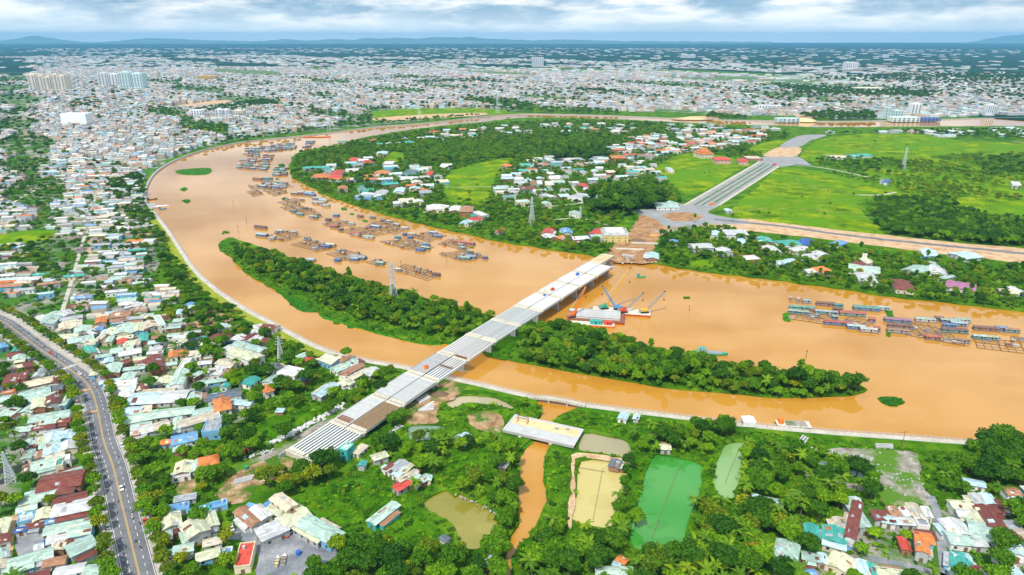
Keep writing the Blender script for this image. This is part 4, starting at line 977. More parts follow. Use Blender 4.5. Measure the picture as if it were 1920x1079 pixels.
H3(3.996, 800, 220, [
 (1320, 890, 1500, 890, 1490, 830, 'C', 'm', 9, 'yellow'), (1215, 872, 1290, 882, 1285, 842, 'D'), (870, 867, 945, 872, 950, 842, 'D'), (1010, 867, 1085, 867, 1090, 837, 'B'), (890, 912, 970, 902, 960, 877, 'W'), (530, 862, 575, 864, 580, 840, 'D', 'g', 3), (255, 712, 345, 712, 345, 668, 'Y', 'h', 7, 'brick'), (170, 702, 260, 692, 255, 672, 'W'), (0, 702, 140, 692, 135, 657, 'W'),
 (405, 740, 460, 732, 460, 697, 'W', 'f', 6), (315, 777, 400, 767, 395, 747, 'D'), (335, 745, 385, 742, 385, 724, 'T'), (1055, 597, 1165, 617, 1170, 572, 'G', 'f', 6), (700, 552, 800, 552, 800, 517, 'R'), (825, 512, 865, 512, 865, 467, 'W', 'f', 9), (890, 522, 950, 522, 945, 470, 'W', 'f', 7), (920, 602, 970, 592, 965, 562, 'W', 'f', 5), (1145, 527, 1205, 527, 1200, 502, 'D'),
 (1395, 312, 1495, 312, 1470, 285, 'O', 'h', 7), (1170, 545, 1210, 545, 1210, 530, 'W'), (1070, 730, 1140, 732, 1140, 712, 'M'), (260, 800, 330, 805, 330, 780, 'L'), (1700, 680, 1860, 680, 1880, 640, 'M'), (1860, 655, 1900, 650, 1900, 625, 'M'), (960, 905, 1000, 912, 1000, 890, 'O'), (105, 378, 185, 378, 185, 345, 'W', 'f', 5), (620, 380, 680, 375, 680, 345, 'O'), (1140, 320, 1000, 330, 1010, 310, 'W'), (830, 370, 920, 370, 920, 345, 'Y')])
H3(3.996, 1160, 220, [
 (665, 290, 750, 285, 745, 240, 'O', 'p', 9, 'cream'), (775, 345, 885, 345, 870, 280, 'D', 'h', 8, 'pink'), (895, 338, 962, 340, 960, 312, 'D', 'h', 6, 'pink'), (985, 320, 1095, 320, 1095, 285, 'E', 'f', 4), (1560, 305, 1690, 308, 1690, 285, 'E'), (1730, 300, 1860, 290, 1860, 272, 'T'), (380, 405, 420, 405, 420, 375, 'L', 'f', 5), (800, 705, 845, 705, 845, 690, 'L'), (890, 945, 945, 950, 945, 920, 'L'), (1035, 935, 1140, 938, 1140, 905, 'T'), (200, 1055, 290, 1060, 300, 1025, 'L'), (390, 945, 450, 945, 450, 925, 'B', 'g', 3), (690, 885, 750, 890, 750, 860, 'L', 'g', 5)])
H3(3.996, 400, 220, [
 (770, 455, 865, 452, 865, 425, 'O', 'h', 6), (862, 462, 960, 457, 965, 432, 'D', 'h', 5), (900, 422, 970, 422, 965, 402, 'D', 'h', 6), (1000, 332, 1070, 332, 1065, 303, 'D', 'h', 6), (1120, 352, 1195, 347, 1190, 322, 'D', 'h', 6), (1280, 362, 1355, 362, 1350, 322, 'W', 'f', 7), (1225, 282, 1300, 282, 1300, 254, 'L', 'g', 6), (1090, 557, 1200, 552, 1195, 535, 'T'), (1360, 562, 1430, 562, 1430, 532, 'L'),
 (1215, 577, 1300, 577, 1300, 552, 'G'), (1590, 697, 1740, 702, 1750, 662, 'W'), (1770, 702, 1850, 702, 1860, 672, 'W'), (1590, 440, 1630, 440, 1630, 400, 'D', 'h', 8), (1440, 425, 1520, 425, 1520, 395, 'K', 'f', 6), (1205, 425, 1300, 430, 1300, 408, 'O'), (730, 450, 765, 450, 765, 430, 'O'), (1130, 580, 1215, 590, 1210, 570, 'W'), (1390, 470, 1530, 472, 1530, 445, 'W'), (1145, 178, 1180, 180, 1180, 166, 'D'), (1590, 120, 1660, 122, 1660, 100, 'D')])

# the dense quarters: rows of narrow houses, packed along lanes
PAL = 'WWWWWWLLGGMMCEEYRTBO'
def quarter(px, ang, sx, sy, fill, pal, seed, hmin=3.5, hmax=6.5, flat=0.25, far=False, excl=(), nz=None):
    r = np.random.default_rng(seed)
    P = W2(px)
    ca, sa = math.cos(ang), math.sin(ang)
    R = np.stack([P[:, 0] * ca + P[:, 1] * sa, -P[:, 0] * sa + P[:, 1] * ca], 1)
    lo, hi = R.min(0), R.max(0)
    nx, ny = int((hi[0] - lo[0]) / sx) + 1, int((hi[1] - lo[1]) / sy) + 1
    gx, gy = np.meshgrid(np.arange(nx), np.arange(ny))
    u = lo[0] + (gx + .5 * (gy % 2)) * sx + r.uniform(-.12, .12, gx.shape) * sx + np.sin(gy * 1.7) * sx * .3
    v = lo[1] + gy * sy + (gy // 2) * sy * .28 + r.uniform(-.1, .1, gx.shape) * sy
    u, v = u.ravel(), v.ravel()
    X = np.stack([u * ca - v * sa, u * sa + v * ca], 1)
    ok = inside(X, P) & (r.random(len(X)) < fill)
    if nz is not None:
        ok &= (np.sin(X[:, 0] / nz + 1.3) * np.sin(X[:, 1] / nz * .8 + .4) + .6 * np.sin(X[:, 0] / nz * 2.3 + X[:, 1] / nz * 1.7)) < .55
    for E_ in list(excl): ok &= ~inside(X, E_)
    X = X[ok]
    px_, py_, dep = to_px(X[:, 0], X[:, 1])
    vis = (px_ > -260) & (px_ < 2180) & (py_ < 1200)
    for x, y in X[vis]:
        HOUSES.append(dict(x=x, y=y, L=sx * r.uniform(.6, 1.15), W=sy * r.uniform(.7, 1.0), h=r.uniform(hmin, hmax), a=ang + r.normal(0, .09), ty='f' if r.random() < flat else ('s' if r.random() < .25 else 'g'), col=pal[r.integers(len(pal))], wall=None, hand=False, far=far))
lanes_exc = [np.concatenate([offset_line(L_, 3), offset_line(L_, -3)[::-1]]) for L_ in LANES]
wedge = [E_ for E_ in EXC_TREE]
quarter([(-140, 560), (-140, 430), (60, 420), (150, 395), (255, 395), (290, 440), (285, 520), (240, 565), (110, 560), (30, 560)], .20, 15, 6.8, .64, PAL, 11, 2.6, 5, excl=wedge, nz=38)
quarter([(-140, 430), (-140, 300), (100, 290), (270, 320), (262, 350), (262, 392), (150, 395), (60, 420)], .16, 14, 7.2, .70, PAL, 12, 2.8, 7, .3, excl=wedge, nz=55)
quarter([(110, 560), (240, 568), (300, 530), (330, 560), (330, 595), (240, 600), (120, 590)], .20, 14, 6.5, .55, PAL, 13, excl=wedge)
quarter([(-140, 300), (-140, 215), (300, 205), (600, 200), (700, 205), (620, 240), (470, 258), (400, 270), (330, 290), (275, 318), (100, 290)], .12, 14, 9, .82, 'WWWWWWLLGGEEYYOTMBR', 14, 4, 12, .6, True, wedge, nz=80)
quarter([(-200, 215), (-200, 160), (400, 150), (900, 150), (1300, 178), (1500, 190), (2200, 185), (2200, 208), (1600, 216), (1400, 217), (1200, 210), (1000, 205), (700, 205), (600, 200), (300, 205)], .1, 17, 12.5, .84, 'WWWWWWWLLGGEEOMBYR', 15, 4, 13, .7, True, wedge, nz=140)
quarter([(-200, 160), (-200, 132), (500, 128), (1300, 138), (1420, 165), (1300, 178), (900, 150), (400, 150)], .08, 23, 16, .82, 'WWWWWWLGGEOB', 16, 5, 14, .8, True, wedge, nz=260)
quarter([(1300, 178), (1420, 165), (1700, 150), (2200, 150), (2200, 185), (1500, 190)], .1, 26, 17, .60, 'WWWWWLGGEY', 17, 5, 10, .6, True, wedge, nz=150)
# works and warehouses towards the horizon
quarter([(-200, 132), (-200, 108), (500, 104), (1000, 112), (1500, 118), (2200, 140), (2200, 150), (1700, 150), (1420, 165), (1300, 138), (500, 128)], .06, 48, 22, .17, 'WWWLGE', 18, 4, 7, .5, True, nz=330)
quarter([(-200, 108), (-200, 92), (800, 90), (2200, 94), (2200, 140), (1500, 118), (1000, 112), (500, 104)], .05, 70, 30, .03, 'WWLG', 19, 5, 8, .5, True, nz=700)
# hamlets over the river
wedge2 = wedge
quarter([(560, 320), (640, 300), (760, 300), (830, 320), (830, 380), (760, 400), (680, 380), (600, 350)], .25, 20, 16, .34, 'WWWLLMEGTO', 21, excl=wedge2)
quarter([(930, 340), (1000, 300), (1230, 300), (1240, 340), (1100, 345), (1040, 400), (950, 395)], .15, 18, 14, .40, 'WWWLLMEGTO', 22, excl=wedge2)
quarter([(1120, 295), (1180, 262), (1300, 250), (1450, 245), (1420, 270), (1300, 290), (1230, 302)], .10, 18, 13, .50, 'WWWWLLEOOD', 23, 4, 8, excl=wedge2)
quarter([(620, 275), (760, 252), (900, 240), (1050, 232), (1400, 238), (1480, 246), (1300, 255), (1000, 250), (760, 275)], .08, 20, 16, .22, 'WWWLLMEGTO', 24, excl=wedge2)
quarter([(1660, 480), (1800, 490), (1920, 510), (1990, 560), (1920, 565), (1760, 545), (1640, 525), (1480, 500), (1400, 480), (1420, 460)], .12, 22, 18, .14, 'WWWLLMER', 25, excl=wedge2)
quarter([(1240, 450), (1400, 440), (1460, 500), (1300, 490)], .12, 22, 18, .22, 'WWWLLMER', 26, excl=wedge2)
quarter([(1540, 250), (1920, 242), (2100, 242), (2100, 252), (1920, 258), (1560, 258)], .05, 24, 18, .35, 'WWLLGE', 27, excl=wedge2)
quarter([(900, 420), (1130, 430), (1130, 460), (1000, 450), (900, 435)], .2, 20, 16, .25, 'WWLLMO', 28, excl=wedge2)

# huts and sheds that fill the blocks beside the avenue and in the lower village
quarter([(112, 600), (230, 585), (330, 600), (390, 650), (400, 700), (470, 760), (440, 800), (250, 812), (214, 752), (165, 690)], .32, 11, 6.2, .85, 'WWLMMCEGYR', 41, 2.4, 3.4, .15, excl=wedge)
quarter([(20, 690), (70, 700), (125, 780), (140, 850), (165, 960), (190, 1110), (20, 1110), (40, 900)], .32, 11, 6.2, .8, 'WWLMMCEGYRR', 42, 2.4, 3.4, .15, excl=wedge)
quarter([(1600, 960), (1740, 950), (1750, 1030), (1640, 1030)], .0, 9, 6.5, .7, 'WLMCEGYR', 43, 2.4, 3.4, .15, excl=wedge)
quarter([(1775, 950), (1900, 915), (2000, 940), (2000, 1110), (1785, 1110)], .0, 10, 6.5, .75, 'WWLMCEGYR', 44, 2.4, 3.4, .15, excl=wedge)
quarter([(410, 645), (470, 625), (560, 650), (560, 690), (440, 700)], .1, 12, 7, .35, 'WLMCEGYR', 45, 2.4, 3.4, .15, excl=wedge)
quarter([(285, 960), (420, 930), (450, 990), (440, 1060), (300, 1060)], .3, 10, 6.5, .4, 'WLMCEGYR', 46, 2.4, 3.4, .15, excl=wedge)
quarter([(1560, 216), (1700, 208), (1900, 204), (2200, 198), (2200, 214), (1900, 217), (1720, 221), (1570, 223)], .04, 26, 14, .6, 'WWLGGETM', 47, 4, 9, .5, True, wedge)

# landmarks of the place, by which look-alikes are told apart: (photo x, y, phrase)
MARKS = [
 (545, 1030, 'the gravel workshop yard'), (720, 965, 'the long mint shed in the weedy meadow'), (875, 980, 'the olive fish pond'), (1055, 760, 'the canal footbridge'), (1018, 812, 'the short slab bridge'), (1120, 925, 'the beige fish pond'),
 (1250, 950, 'the bright green pond'), (1368, 885, 'the pale green pond'), (798, 813, 'the teal pond beside the bridge'), (645, 848, 'the turquoise house by the bridge'), (762, 895, 'the patchwork roofs by the meadow'), (565, 868, 'the bridge abutment'),
 (470, 905, 'the rubble track'), (418, 770, 'the orange hipped roof'), (135, 694, 'the zebra crossing'), (200, 770, 'the avenue bend'), (330, 760, 'the long white workshop roof'), (548, 712, 'the white flat-roofed villa'), (527, 676, 'the pylon beside the villa'),
 (455, 672, 'the pale yellow warehouse roof'), (290, 688, 'the brick-red house'), (20, 905, 'the pylon beyond the avenue'), (115, 905, 'the long maroon roofs'), (62, 1025, 'the little grey yard'), (250, 905, 'the straight stretch of avenue'), (1402, 800, 'the white river tent'),
 (1487, 812, 'the moored sand barge'), (1670, 890, 'the grey rubble clearing'), (1615, 985, 'the tall maroon roof'), (1725, 1028, 'the orange village roof'), (1768, 1010, 'the straight village lane'), (1840, 1005, 'the big mint village roof'), (738, 568, 'the island pylon'),
 (1150, 612, 'the crane barges'), (1340, 665, 'the green cargo boat'), (1605, 732, 'the downstream island tip'), (430, 462, 'the upstream island tip'), (930, 645, 'the bridge piers on the island'), (300, 400, 'the town jetty'), (165, 440, 'the narrow town lane'),
 (1150, 440, 'the yellow villa'), (1290, 408, 'the unfinished roundabout'), (1150, 390, 'the tall dark grove'), (1335, 296, 'the orange pagoda roof'), (1390, 345, 'the boulevard'), (890, 345, 'the square green field'), (997, 422, 'the peninsula pylon'), (1700, 460, 'the new dirt road'),
 (1700, 415, 'the round wood by the dirt road'), (1690, 545, 'the maroon riverside house'), (1480, 480, 'the huddle of white roofs'), (1090, 290, 'the far dark grove'), (560, 345, 'the raft village'), (830, 455, 'the outermost fish cages'), (370, 500, 'the bend of the river walk'), (480, 600, 'the grass strip of the river walk'),
 (60, 450, 'the town meadow'), (30, 620, 'the far end of the avenue'), (600, 800, 'the rubble heap along the bridge'), (820, 745, 'the bulldozed earth under the bridge'), (960, 1040, 'the canal reeds'), (1440, 960, 'the palm garden'), (1520, 780, 'the river railing'), (1180, 480, 'the earthworks across the river'),
]
MK = np.array([G(a, b)[:2] for a, b, _ in MARKS])
def near_mark(x, y):
    d = np.hypot(MK[:, 0] - x, MK[:, 1] - y)
    k = int(np.argmin(d))
    return k, float(d[k])
def name_apart(items, describe):
    """items: dicts with x, y; gives each a label that singles it out by its look and its place counted out from a landmark."""
    by = {}
    for it in items:
        k, d = near_mark(it['x'], it['y'])
        by.setdefault((describe(it), k), []).append((d, it))
    for (desc, k), rows in by.items():
        rows.sort(key=lambda t: t[0])
        for i, (d, it) in enumerate(rows):
            where = MARKS[k][2]
            if len(rows) == 1: it['label'] = f'{desc} beside {where}'
            elif i == 0: it['label'] = f'{desc} closest to {where}'
            else: it['label'] = f'{desc}, {ordinal(i)} out from {where}'

# drop rows of houses that would stand inside a roof read from the photo
hand = [h for h in HOUSES if h['hand']]
HX = np.array([(h['x'], h['y'], h['L'] / 2, h['W'] / 2, math.cos(h['a']), math.sin(h['a'])) for h in hand])
kept = list(hand)
for h in HOUSES:
    if h['hand']: continue
    if not h.get('far'):
        dx_, dy_ = h['x'] - HX[:, 0], h['y'] - HX[:, 1]
        if ((np.abs(dx_ * HX[:, 4] + dy_ * HX[:, 5]) < HX[:, 2] + h['L'] * .36) & (np.abs(dy_ * HX[:, 4] - dx_ * HX[:, 5]) < HX[:, 3] + h['W'] * .40)).any(): continue
    kept.append(h)
_p = np.array([(h['x'], h['y']) for h in kept])
_px, _py, _dep = to_px(_p[:, 0], _p[:, 1])
for h, a, b, c in zip(kept, _px, _py, _dep):
    h['px'], h['py'] = a, b
    h['size'] = math.sqrt(h['L'] * h['W']) / c if -60 < a < 1980 and b < 1110 else 0
    if b > 1130: h['size'] = 0
def house_kind(h):
    if h['ty'] == 'p': return 'pagoda'
    if h['ty'] == 's' or h['L'] * h['W'] < 45: return 'shed'
    if max(h['L'], h['W']) > 26: return 'warehouse'
    return 'house'
kept.sort(key=lambda h: (-int(h['hand'] and h['size'] > 0), -h['size']))
own, rest, tally = [], [], {}
for h in kept:                                           # the largest in view one by one, the rest as one mass
    k = house_kind(h)
    if h['size'] > .0075 and tally.get(k, 0) < 290 and len(own) < 600:
        tally[k] = tally.get(k, 0) + 1; h['kind'] = k; own.append(h)
    elif h['size'] > 0 or h.get('far') or h['py'] < 700: rest.append(h)

WALLPICK = ['white', 'white', 'cream', 'grey', 'grey', 'rust', 'white', 'blue']
TYPEWORD = dict(g='gabled', s='lean-to', h='hipped', f='flat-roofed', p='tiered', m='mansard')
def house_words(h):
    w = {'f': 'flat-topped building', 'h': 'hip-roofed house', 's': 'lean-to shed', 'p': 'tiered pagoda', 'm': 'mansard villa'}.get(h['ty'])
    if w is None:
        w = 'long shed' if max(h['L'], h['W']) > 26 else ('two-storey house' if h['h'] >= 5.5 else ('low hut' if h['L'] * h['W'] < 45 else 'tin-roofed house'))
    return ROOF_WORD[h['col']] + ' ' + w
name_apart(own, house_words)

def roof_gable(b, L, W, h, ov, rise, t=.14):
    l, w = L / 2 + ov, W / 2 + ov
    e = h - rise * ov / (W / 2)
    pts = [(-l, -w, e), (l, -w, e), (l, 0, h + rise), (-l, 0, h + rise), (l, w, e), (-l, w, e)]
    pts += [(x, y, z + t) for x, y, z in pts]
    b.add(pts, [(0, 3, 2, 1), (3, 5, 4, 2), (6, 7, 8, 9), (9, 8, 10, 11), (0, 1, 7, 6), (5, 11, 10, 4), (1, 2, 8, 7), (2, 4, 10, 8), (0, 6, 9, 3), (3, 9, 11, 5)])
def make_house(h):
    L, W, a = h['L'], h['W'], h['a']
    if L < W: L, W, a = W, L, a + math.pi / 2
    hh, ty = h['h'], h['ty']
    r = root(h['kind'], (h['x'], h['y'], 0), a, h['label'], h['kind'], h['kind'] + 's around the river')
    wm = WALLS[h['wall'] or WALLPICK[int(abs(h['x'] * 7.3 + h['y'] * 3.1)) % len(WALLPICK)]]
    rm = ROOFS[h['col']]
    ov = .45
    wl_ = MB()
    l, w = L / 2 - .1, W / 2 - .1
    if ty in 'gm' or ty == 's':
        rise = min(1.6, W * .13) if ty == 'g' else (W * .09 if ty == 's' else .4)
        if ty == 'g':
            wl_.add([(-l, -w, -.2), (l, -w, -.2), (l, w, -.2), (-l, w, -.2), (-l, -w, hh - .05), (l, -w, hh - .05), (l, w, hh - .05), (-l, w, hh - .05), (-l, 0, hh + rise - .05), (l, 0, hh + rise - .05)],
                    [(0, 1, 5, 4), (2, 3, 7, 6), (1, 2, 6, 9, 5), (3, 0, 4, 8, 7)])
            rb = MB(); roof_gable(rb, L, W, hh, ov, rise)
            rf = rb.build('roof', rm, r)
            q_ = np.random.default_rng(int(abs(h['x'] * 31 + h['y'] * 17)))
            sl = rise / (W / 2)
            for _ in range(int(q_.integers(0, 4))):      # odd sheets laid over the old ones
                x_, l_, sd = q_.uniform(-.4, .4) * L, q_.uniform(1.2, 3.2), q_.choice([-1, 1])
                y0, y1 = W * q_.uniform(.03, .2), W * q_.uniform(.3, .48)
                zz = lambda y: hh + rise - sl * y + .17
                MB().add([(x_ - l_ / 2, sd * y0, zz(y0)), (x_ + l_ / 2, sd * y0, zz(y0)), (x_ + l_ / 2, sd * y1, zz(y1)), (x_ - l_ / 2, sd * y1, zz(y1))], [(0, 1, 2, 3) if sd > 0 else (3, 2, 1, 0)]).build('roof_sheet', ROOFS['WGYLRC'[q_.integers(6)]], rf)
            if q_.random() < .55 and h['size'] > .012:  # lean-to along one side
                sd, w_, z_ = q_.choice([-1, 1]), q_.uniform(1.8, 3.2), min(hh - .5, 2.6)
                lx, cx_ = L * q_.uniform(.4, .85), L * q_.uniform(-.08, .08)
                lt = MB().box((cx_, sd * (W / 2 + w_ / 2 - .05), z_ / 2 - .3), (lx, w_ - .3, z_ - .2)).build('lean_to', wm, r)
                ya, yb = W / 2 + .1, W / 2 + w_ + .3
                MB().add([(cx_ - lx / 2 - .3, sd * ya, z_ + .35), (cx_ + lx / 2 + .3, sd * ya, z_ + .35), (cx_ + lx / 2 + .3, sd * yb, z_ - .05), (cx_ - lx / 2 - .3, sd * yb, z_ - .05)], [(0, 1, 2, 3) if sd < 0 else (3, 2, 1, 0)]).build('lean_to_roof', ROOFS['WMGYLRCE'[q_.integers(8)]], lt)
            rg = MB(); rg.box((0, 0, hh + rise + .16), (L + .9, .5, .1)); rg.build('ridge_cap', rm, rf)
        elif ty == 's':
            wl_.add([(-l, -w, -.2), (l, -w, -.2), (l, w, -.2), (-l, w, -.2), (-l, -w, hh - .1), (l, -w, hh - .1), (l, w, hh + rise - .1), (-l, w, hh + rise - .1)], [(0, 1, 5, 4), (2, 3, 7, 6), (1, 2, 6, 5), (3, 0, 4, 7)])
            rb = MB(); L2, W2_ = L / 2 + ov, W / 2 + ov
            pts = [(-L2, -W2_, hh - .05), (L2, -W2_, hh - .05), (L2, W2_, hh + rise), (-L2, W2_, hh + rise)]
            pts += [(x, y, z + .14) for x, y, z in pts]
            rb.add(pts, [(3, 2, 1, 0), (4, 5, 6, 7), (0, 1, 5, 4), (1, 2, 6, 5), (2, 3, 7, 6), (3, 0, 4, 7)]); rb.build('roof', rm, r)
        else:
            wl_.box((0, 0, hh / 2 - .3), (L - .2, W - .2, hh + .2))
            rb = MB().box((0, 0, hh + .9), (L + .4, W + .4, 2.2), 0, .82); rf = rb.build('roof', ROOFS['G'], r)
            MB().box((0, 0, hh + 2.1), (L * .7, W * .7, .3)).build('roof_deck', WALLS['white'], rf)
            for x in (-.3, 0, .3): MB().box((L * x, -W / 2 + .2, hh + .8), (1.4, 1.4, 1.5)).build('dormer', WALLS['cream'], rf)
    elif ty == 'h' or ty == 'p':
        wl_.box((0, 0, hh / 2 - .15), (L - .2, W - .2, hh + .1))
        def hip(z, L, W, rise, name, parent):
            q = max(0.0, (L - W) / 2)
            l2, w2 = L / 2 + .7, W / 2 + .7
            b = MB(); b.add([(-l2, -w2, z), (l2, -w2, z), (l2, w2, z), (-l2, w2, z), (-q - .05, 0, z + rise), (q + .05, 0, z + rise), (-l2, -w2, z - .2), (l2, -w2, z - .2), (l2, w2, z - .2), (-l2, w2, z - .2)],
                            [(0, 1, 5, 4), (1, 2, 5), (2, 3, 4, 5), (3, 0, 4), (6, 7, 1, 0), (7, 8, 2, 1), (8, 9, 3, 2), (9, 6, 0, 3), (9, 8, 7, 6)])
            return b.build(name, rm, parent)
        if ty == 'h':
            rf = hip(hh, L, W, min(W * .32, 3.2), 'roof', r)
            MB().box((0, 0, hh + min(W * .32, 3.2) + .05), (max(.6, L - W), .4, .25)).build('ridge_cap', rm, rf)
        else:
            for k, (z, f) in enumerate(((hh, 1.0), (hh + 3.6, .68), (hh + 7.0, .4))):
                rf = hip(z, L * f, W * f, W * f * .3, 'roof', r)
                if k < 2: MB().box((0, 0, z + 2.2), (L * f * .6, W * f * .6, 3.2)).build('tier', wm, rf)
    else:
        wl_.box((0, 0, hh / 2 - .1), (L, W, hh + .2))
        rf = MB().box((0, 0, hh + .03), (L - .7, W - .7, .1)).build('roof', ROOFS[h['col']], r)
        pw = MB()
        for x, y, sx, sy in ((0, -W / 2 + .16, L + .1, .4), (0, W / 2 - .16, L + .1, .4), (-L / 2 + .16, 0, .4, W - .72), (L / 2 - .16, 0, .4, W - .72)):
            pw.box((x, y, hh + .25), (sx, sy, .62))
        pw.build('parapet', wm, r)
        if L > 6: MB().tube((L * .25, W * .15, hh + .1), (L * .25, W * .15, hh + 1.5), .6, n=8).build('water_tank', MATS['pale_steel'], r)
    wl_.build('wall', wm, r)
    # doors and windows on the two walls that look towards the open side
    if h['size'] > .011:
        floors = 2 if hh >= 5.5 else 1
        for nx, ny, ln, off in ((0, -1, L, W / 2), (1, 0, W, L / 2), (-1, 0, W, L / 2), (0, 1, L, W / 2)):
            wy = nx * math.sin(a) + ny * math.cos(a)
            if wy > -.25: continue
            o2 = off - (.1 if ty != 'f' and ty != 'm' or True else 0) + (.1 if ty == 'f' else 0)
            n = max(1, min(4, int(ln / 4)))
            for fl in range(floors):
                for i in range(n):
                    t = (i + .5) / n * ln - ln / 2
                    door = fl == 0 and i == n // 2
                    ww, wh, zc = (1.5, 2.2, 1.1) if door else (1.3, 1.2, 1.7 + fl * 3.1)
                    if zc + wh / 2 > hh - .2: continue
                    sx, sy = (ww, .1) if nx == 0 else (.1, ww)
                    d = MB().box((nx * (o2 + .02) + (t if nx == 0 else 0), ny * (o2 + .02) + (t if ny == 0 else 0), zc), (sx, sy, wh)).build('door' if door else 'window', MATS['wood'] if door else MATS['glass'], r)
for h in own: make_house(h)

# the rest of the houses, one mass
def house_mass(name, hs):
    r = np.random.default_rng(9)
    V, F, col = [], [], []
    wallc = np.array([(0.78, 0.77, 0.74), (0.70, 0.62, 0.50), (0.55, 0.56, 0.58), (0.80, 0.80, 0.80), (0.55, 0.68, 0.72), (0.75, 0.55, 0.45)])
    for h in hs:
        L, W, a = h['L'], h['W'], h['a']
        if L < W: L, W, a = W, L, a + math.pi / 2
        n, ca, sa, z = len(V), math.cos(a), math.sin(a), h['h']
        l, w = L / 2, W / 2
        rise = .05 if h['ty'] == 'f' else min(2.2, W * .14)
        for x, y, q in ((-l, -w, -.3), (l, -w, -.3), (l, w, -.3), (-l, w, -.3), (-l, -w, z), (l, -w, z), (l, w, z), (-l, w, z), (-l, 0, z + rise), (l, 0, z + rise)):
            V.append((h['x'] + x * ca - y * sa, h['y'] + x * sa + y * ca, q))
        F += [(n, n + 1, n + 5, n + 4), (n + 2, n + 3, n + 7, n + 6), (n + 1, n + 2, n + 6, n + 5), (n + 3, n, n + 4, n + 7), (n + 4, n + 5, n + 9, n + 8), (n + 6, n + 7, n + 8, n + 9), (n + 5, n + 6, n + 9), (n + 7, n + 4, n + 8)]
        wc = wallc[r.integers(6)] * r.uniform(.55, 1.0)
        rc = np.array(ROOF[h['col']]) * r.uniform(.5, 1.1)
        col += [wc] * 4 + [rc] * 2 + [wc] * 2
        if h['ty'] == 'f' and r.random() < .5 and not h['L'] > 40:      # stair head on a flat roof
            n = len(V); x0, y0 = h['x'], h['y']
            for q in (z, z + 2.6):
                for x, y in ((-l * .5, -w * .5), (0, -w * .5), (0, w * .4), (-l * .5, w * .4)): V.append((x0 + x * ca - y * sa, y0 + x * sa + y * ca, q))
            F += [(n, n + 1, n + 5, n + 4), (n + 1, n + 2, n + 6, n + 5), (n + 2, n + 3, n + 7, n + 6), (n + 3, n, n + 4, n + 7), (n + 4, n + 5, n + 6, n + 7)]
            col += [wc] * 4 + [rc]
    m = bpy.data.meshes.new(name)
    m.from_pydata(V, [], F)
    at = m.attributes.new('tone', 'FLOAT_COLOR', 'FACE')
    c4 = np.ones((len(F), 4), np.float32); c4[:, :3] = np.clip(np.array(col), 0, .85)
    at.data.foreach_set('color', c4.ravel())
    mt, nt, s = nodes_of('town_paint')
    an = nt.nodes.new('ShaderNodeAttribute'); an.attribute_name = 'tone'
    d = noise(nt, pos(nt), .25, 5, .6)
    nt.links.new(mixc(nt, 1.0, an.outputs['Color'], ramp(nt, d, [(.3, (.72, .71, .69)), (.7, (1.1, 1.1, 1.1))]), 'MULTIPLY'), s.inputs['Base Color'])
    s.inputs['Roughness'].default_value = .75
    m.materials.append(mt); m.update()
    return tag(link(name, m), 'pale roofs of the town spreading away to the plain', kind='stuff')
house_mass('town_houses', rest)

# ------------------------------------------------------------------ high buildings of the far town
def block(name, px, py, wpx, hpx, dep_m, wall, label, cols=8, cap=True, steps=1, ang_=0.0, glassrows=0):
    p = G(px, py)
    sc = math.hypot(p.y, CAM_H) / FOC
    w, hgt = wpx * sc, hpx * sc
    r = root(name, p, ang_, label, 'building')
    for k in range(steps):
        ws = w / steps
        x = -w / 2 + ws * (k + .5)
        hk = hgt * (1 - .07 * ((k * 7) % 3))
        MB().box((x, (k % 2) * 4, hk / 2), (ws * .985, dep_m, hk)).build('wall', wall, r)
        if cap: MB().box((x, (k % 2) * 4, hk + 1.5), (ws * .5, dep_m * .5, 3)).build('roof_house', wall, r)
        n = cols // steps
        if not n: continue
        wm_ = MB().box((0, 0, 0), (ws / n * .42, .8, hk * .9)).mesh('window_column', MATS['far_glass'])
        for i in range(n):
            wc = link('window_column', wm_, r, (x - ws / 2 + ws * (i + .5) / n, (k % 2) * 4 - dep_m / 2 - .1, hk * .5))
        fl = max(2, int(hk / 6))
        sm = MB().box((0, 0, 0), (ws * .97, .5, 1.0)).mesh('floor_band', wall)
        for j in range(1, fl): link('floor_band', sm, r, (x, (k % 2) * 4 - dep_m / 2 - .55, hk * j / fl))
    return r
plain('far_glass', (0.22, 0.27, 0.33), 0.3, 0.2)
plain('wall_sand', (0.74, 0.66, 0.52), 0.85, 0.15)
plain('wall_mintgrey', (0.58, 0.72, 0.70), 0.85, 0.15)
plain('wall_pale', (0.70, 0.71, 0.72), 0.85, 0.12)
block('apartment_block', 98, 173, 65, 31, 45, MATS['wall_sand'], 'wide sand and white apartment slab, tallest beyond the town', 14, True, 5)
block('apartment_block', 210, 165, 34, 26, 40, MATS['wall_pale'], 'pale apartment tower between the sand slab and the mint tower', 7, True, 2)
block('apartment_block', 253, 170, 40, 32, 40, MATS['wall_mintgrey'], 'mint green apartment tower facing the town', 8, True, 2)
block('apartment_block', 294, 150, 10, 13, 30, MATS['wall_sand'], 'slim sand tower just beyond the mint tower', 3, True, 1)
block('tower_block', 1008, 126, 21, 16, 45, MATS['wall_pale'], 'lone white tower standing in the middle of the plain', 6, False, 1)
block('office_building', 148, 238, 46, 24, 30, MATS['white_paint'], 'large blank white building above the town roofs', 0, False, 1)
block('office_building', 373, 222, 20, 15, 22, MATS['white_paint'], 'white cube building beside the town park', 4, False, 1)
block('office_building', 420, 221, 24, 15, 22, MATS['wall_pale'], 'white office building nearest the town park', 4, True, 2)
block('office_building', 450, 221, 18, 13, 22, MATS['wall_sand'], 'cream office building beside the white office', 4, True, 1)
block('school_building', 391, 153, 33, 10, 30, MATS['crane_yellow'], 'long orange building on the rise beyond the town', 8, False, 1)
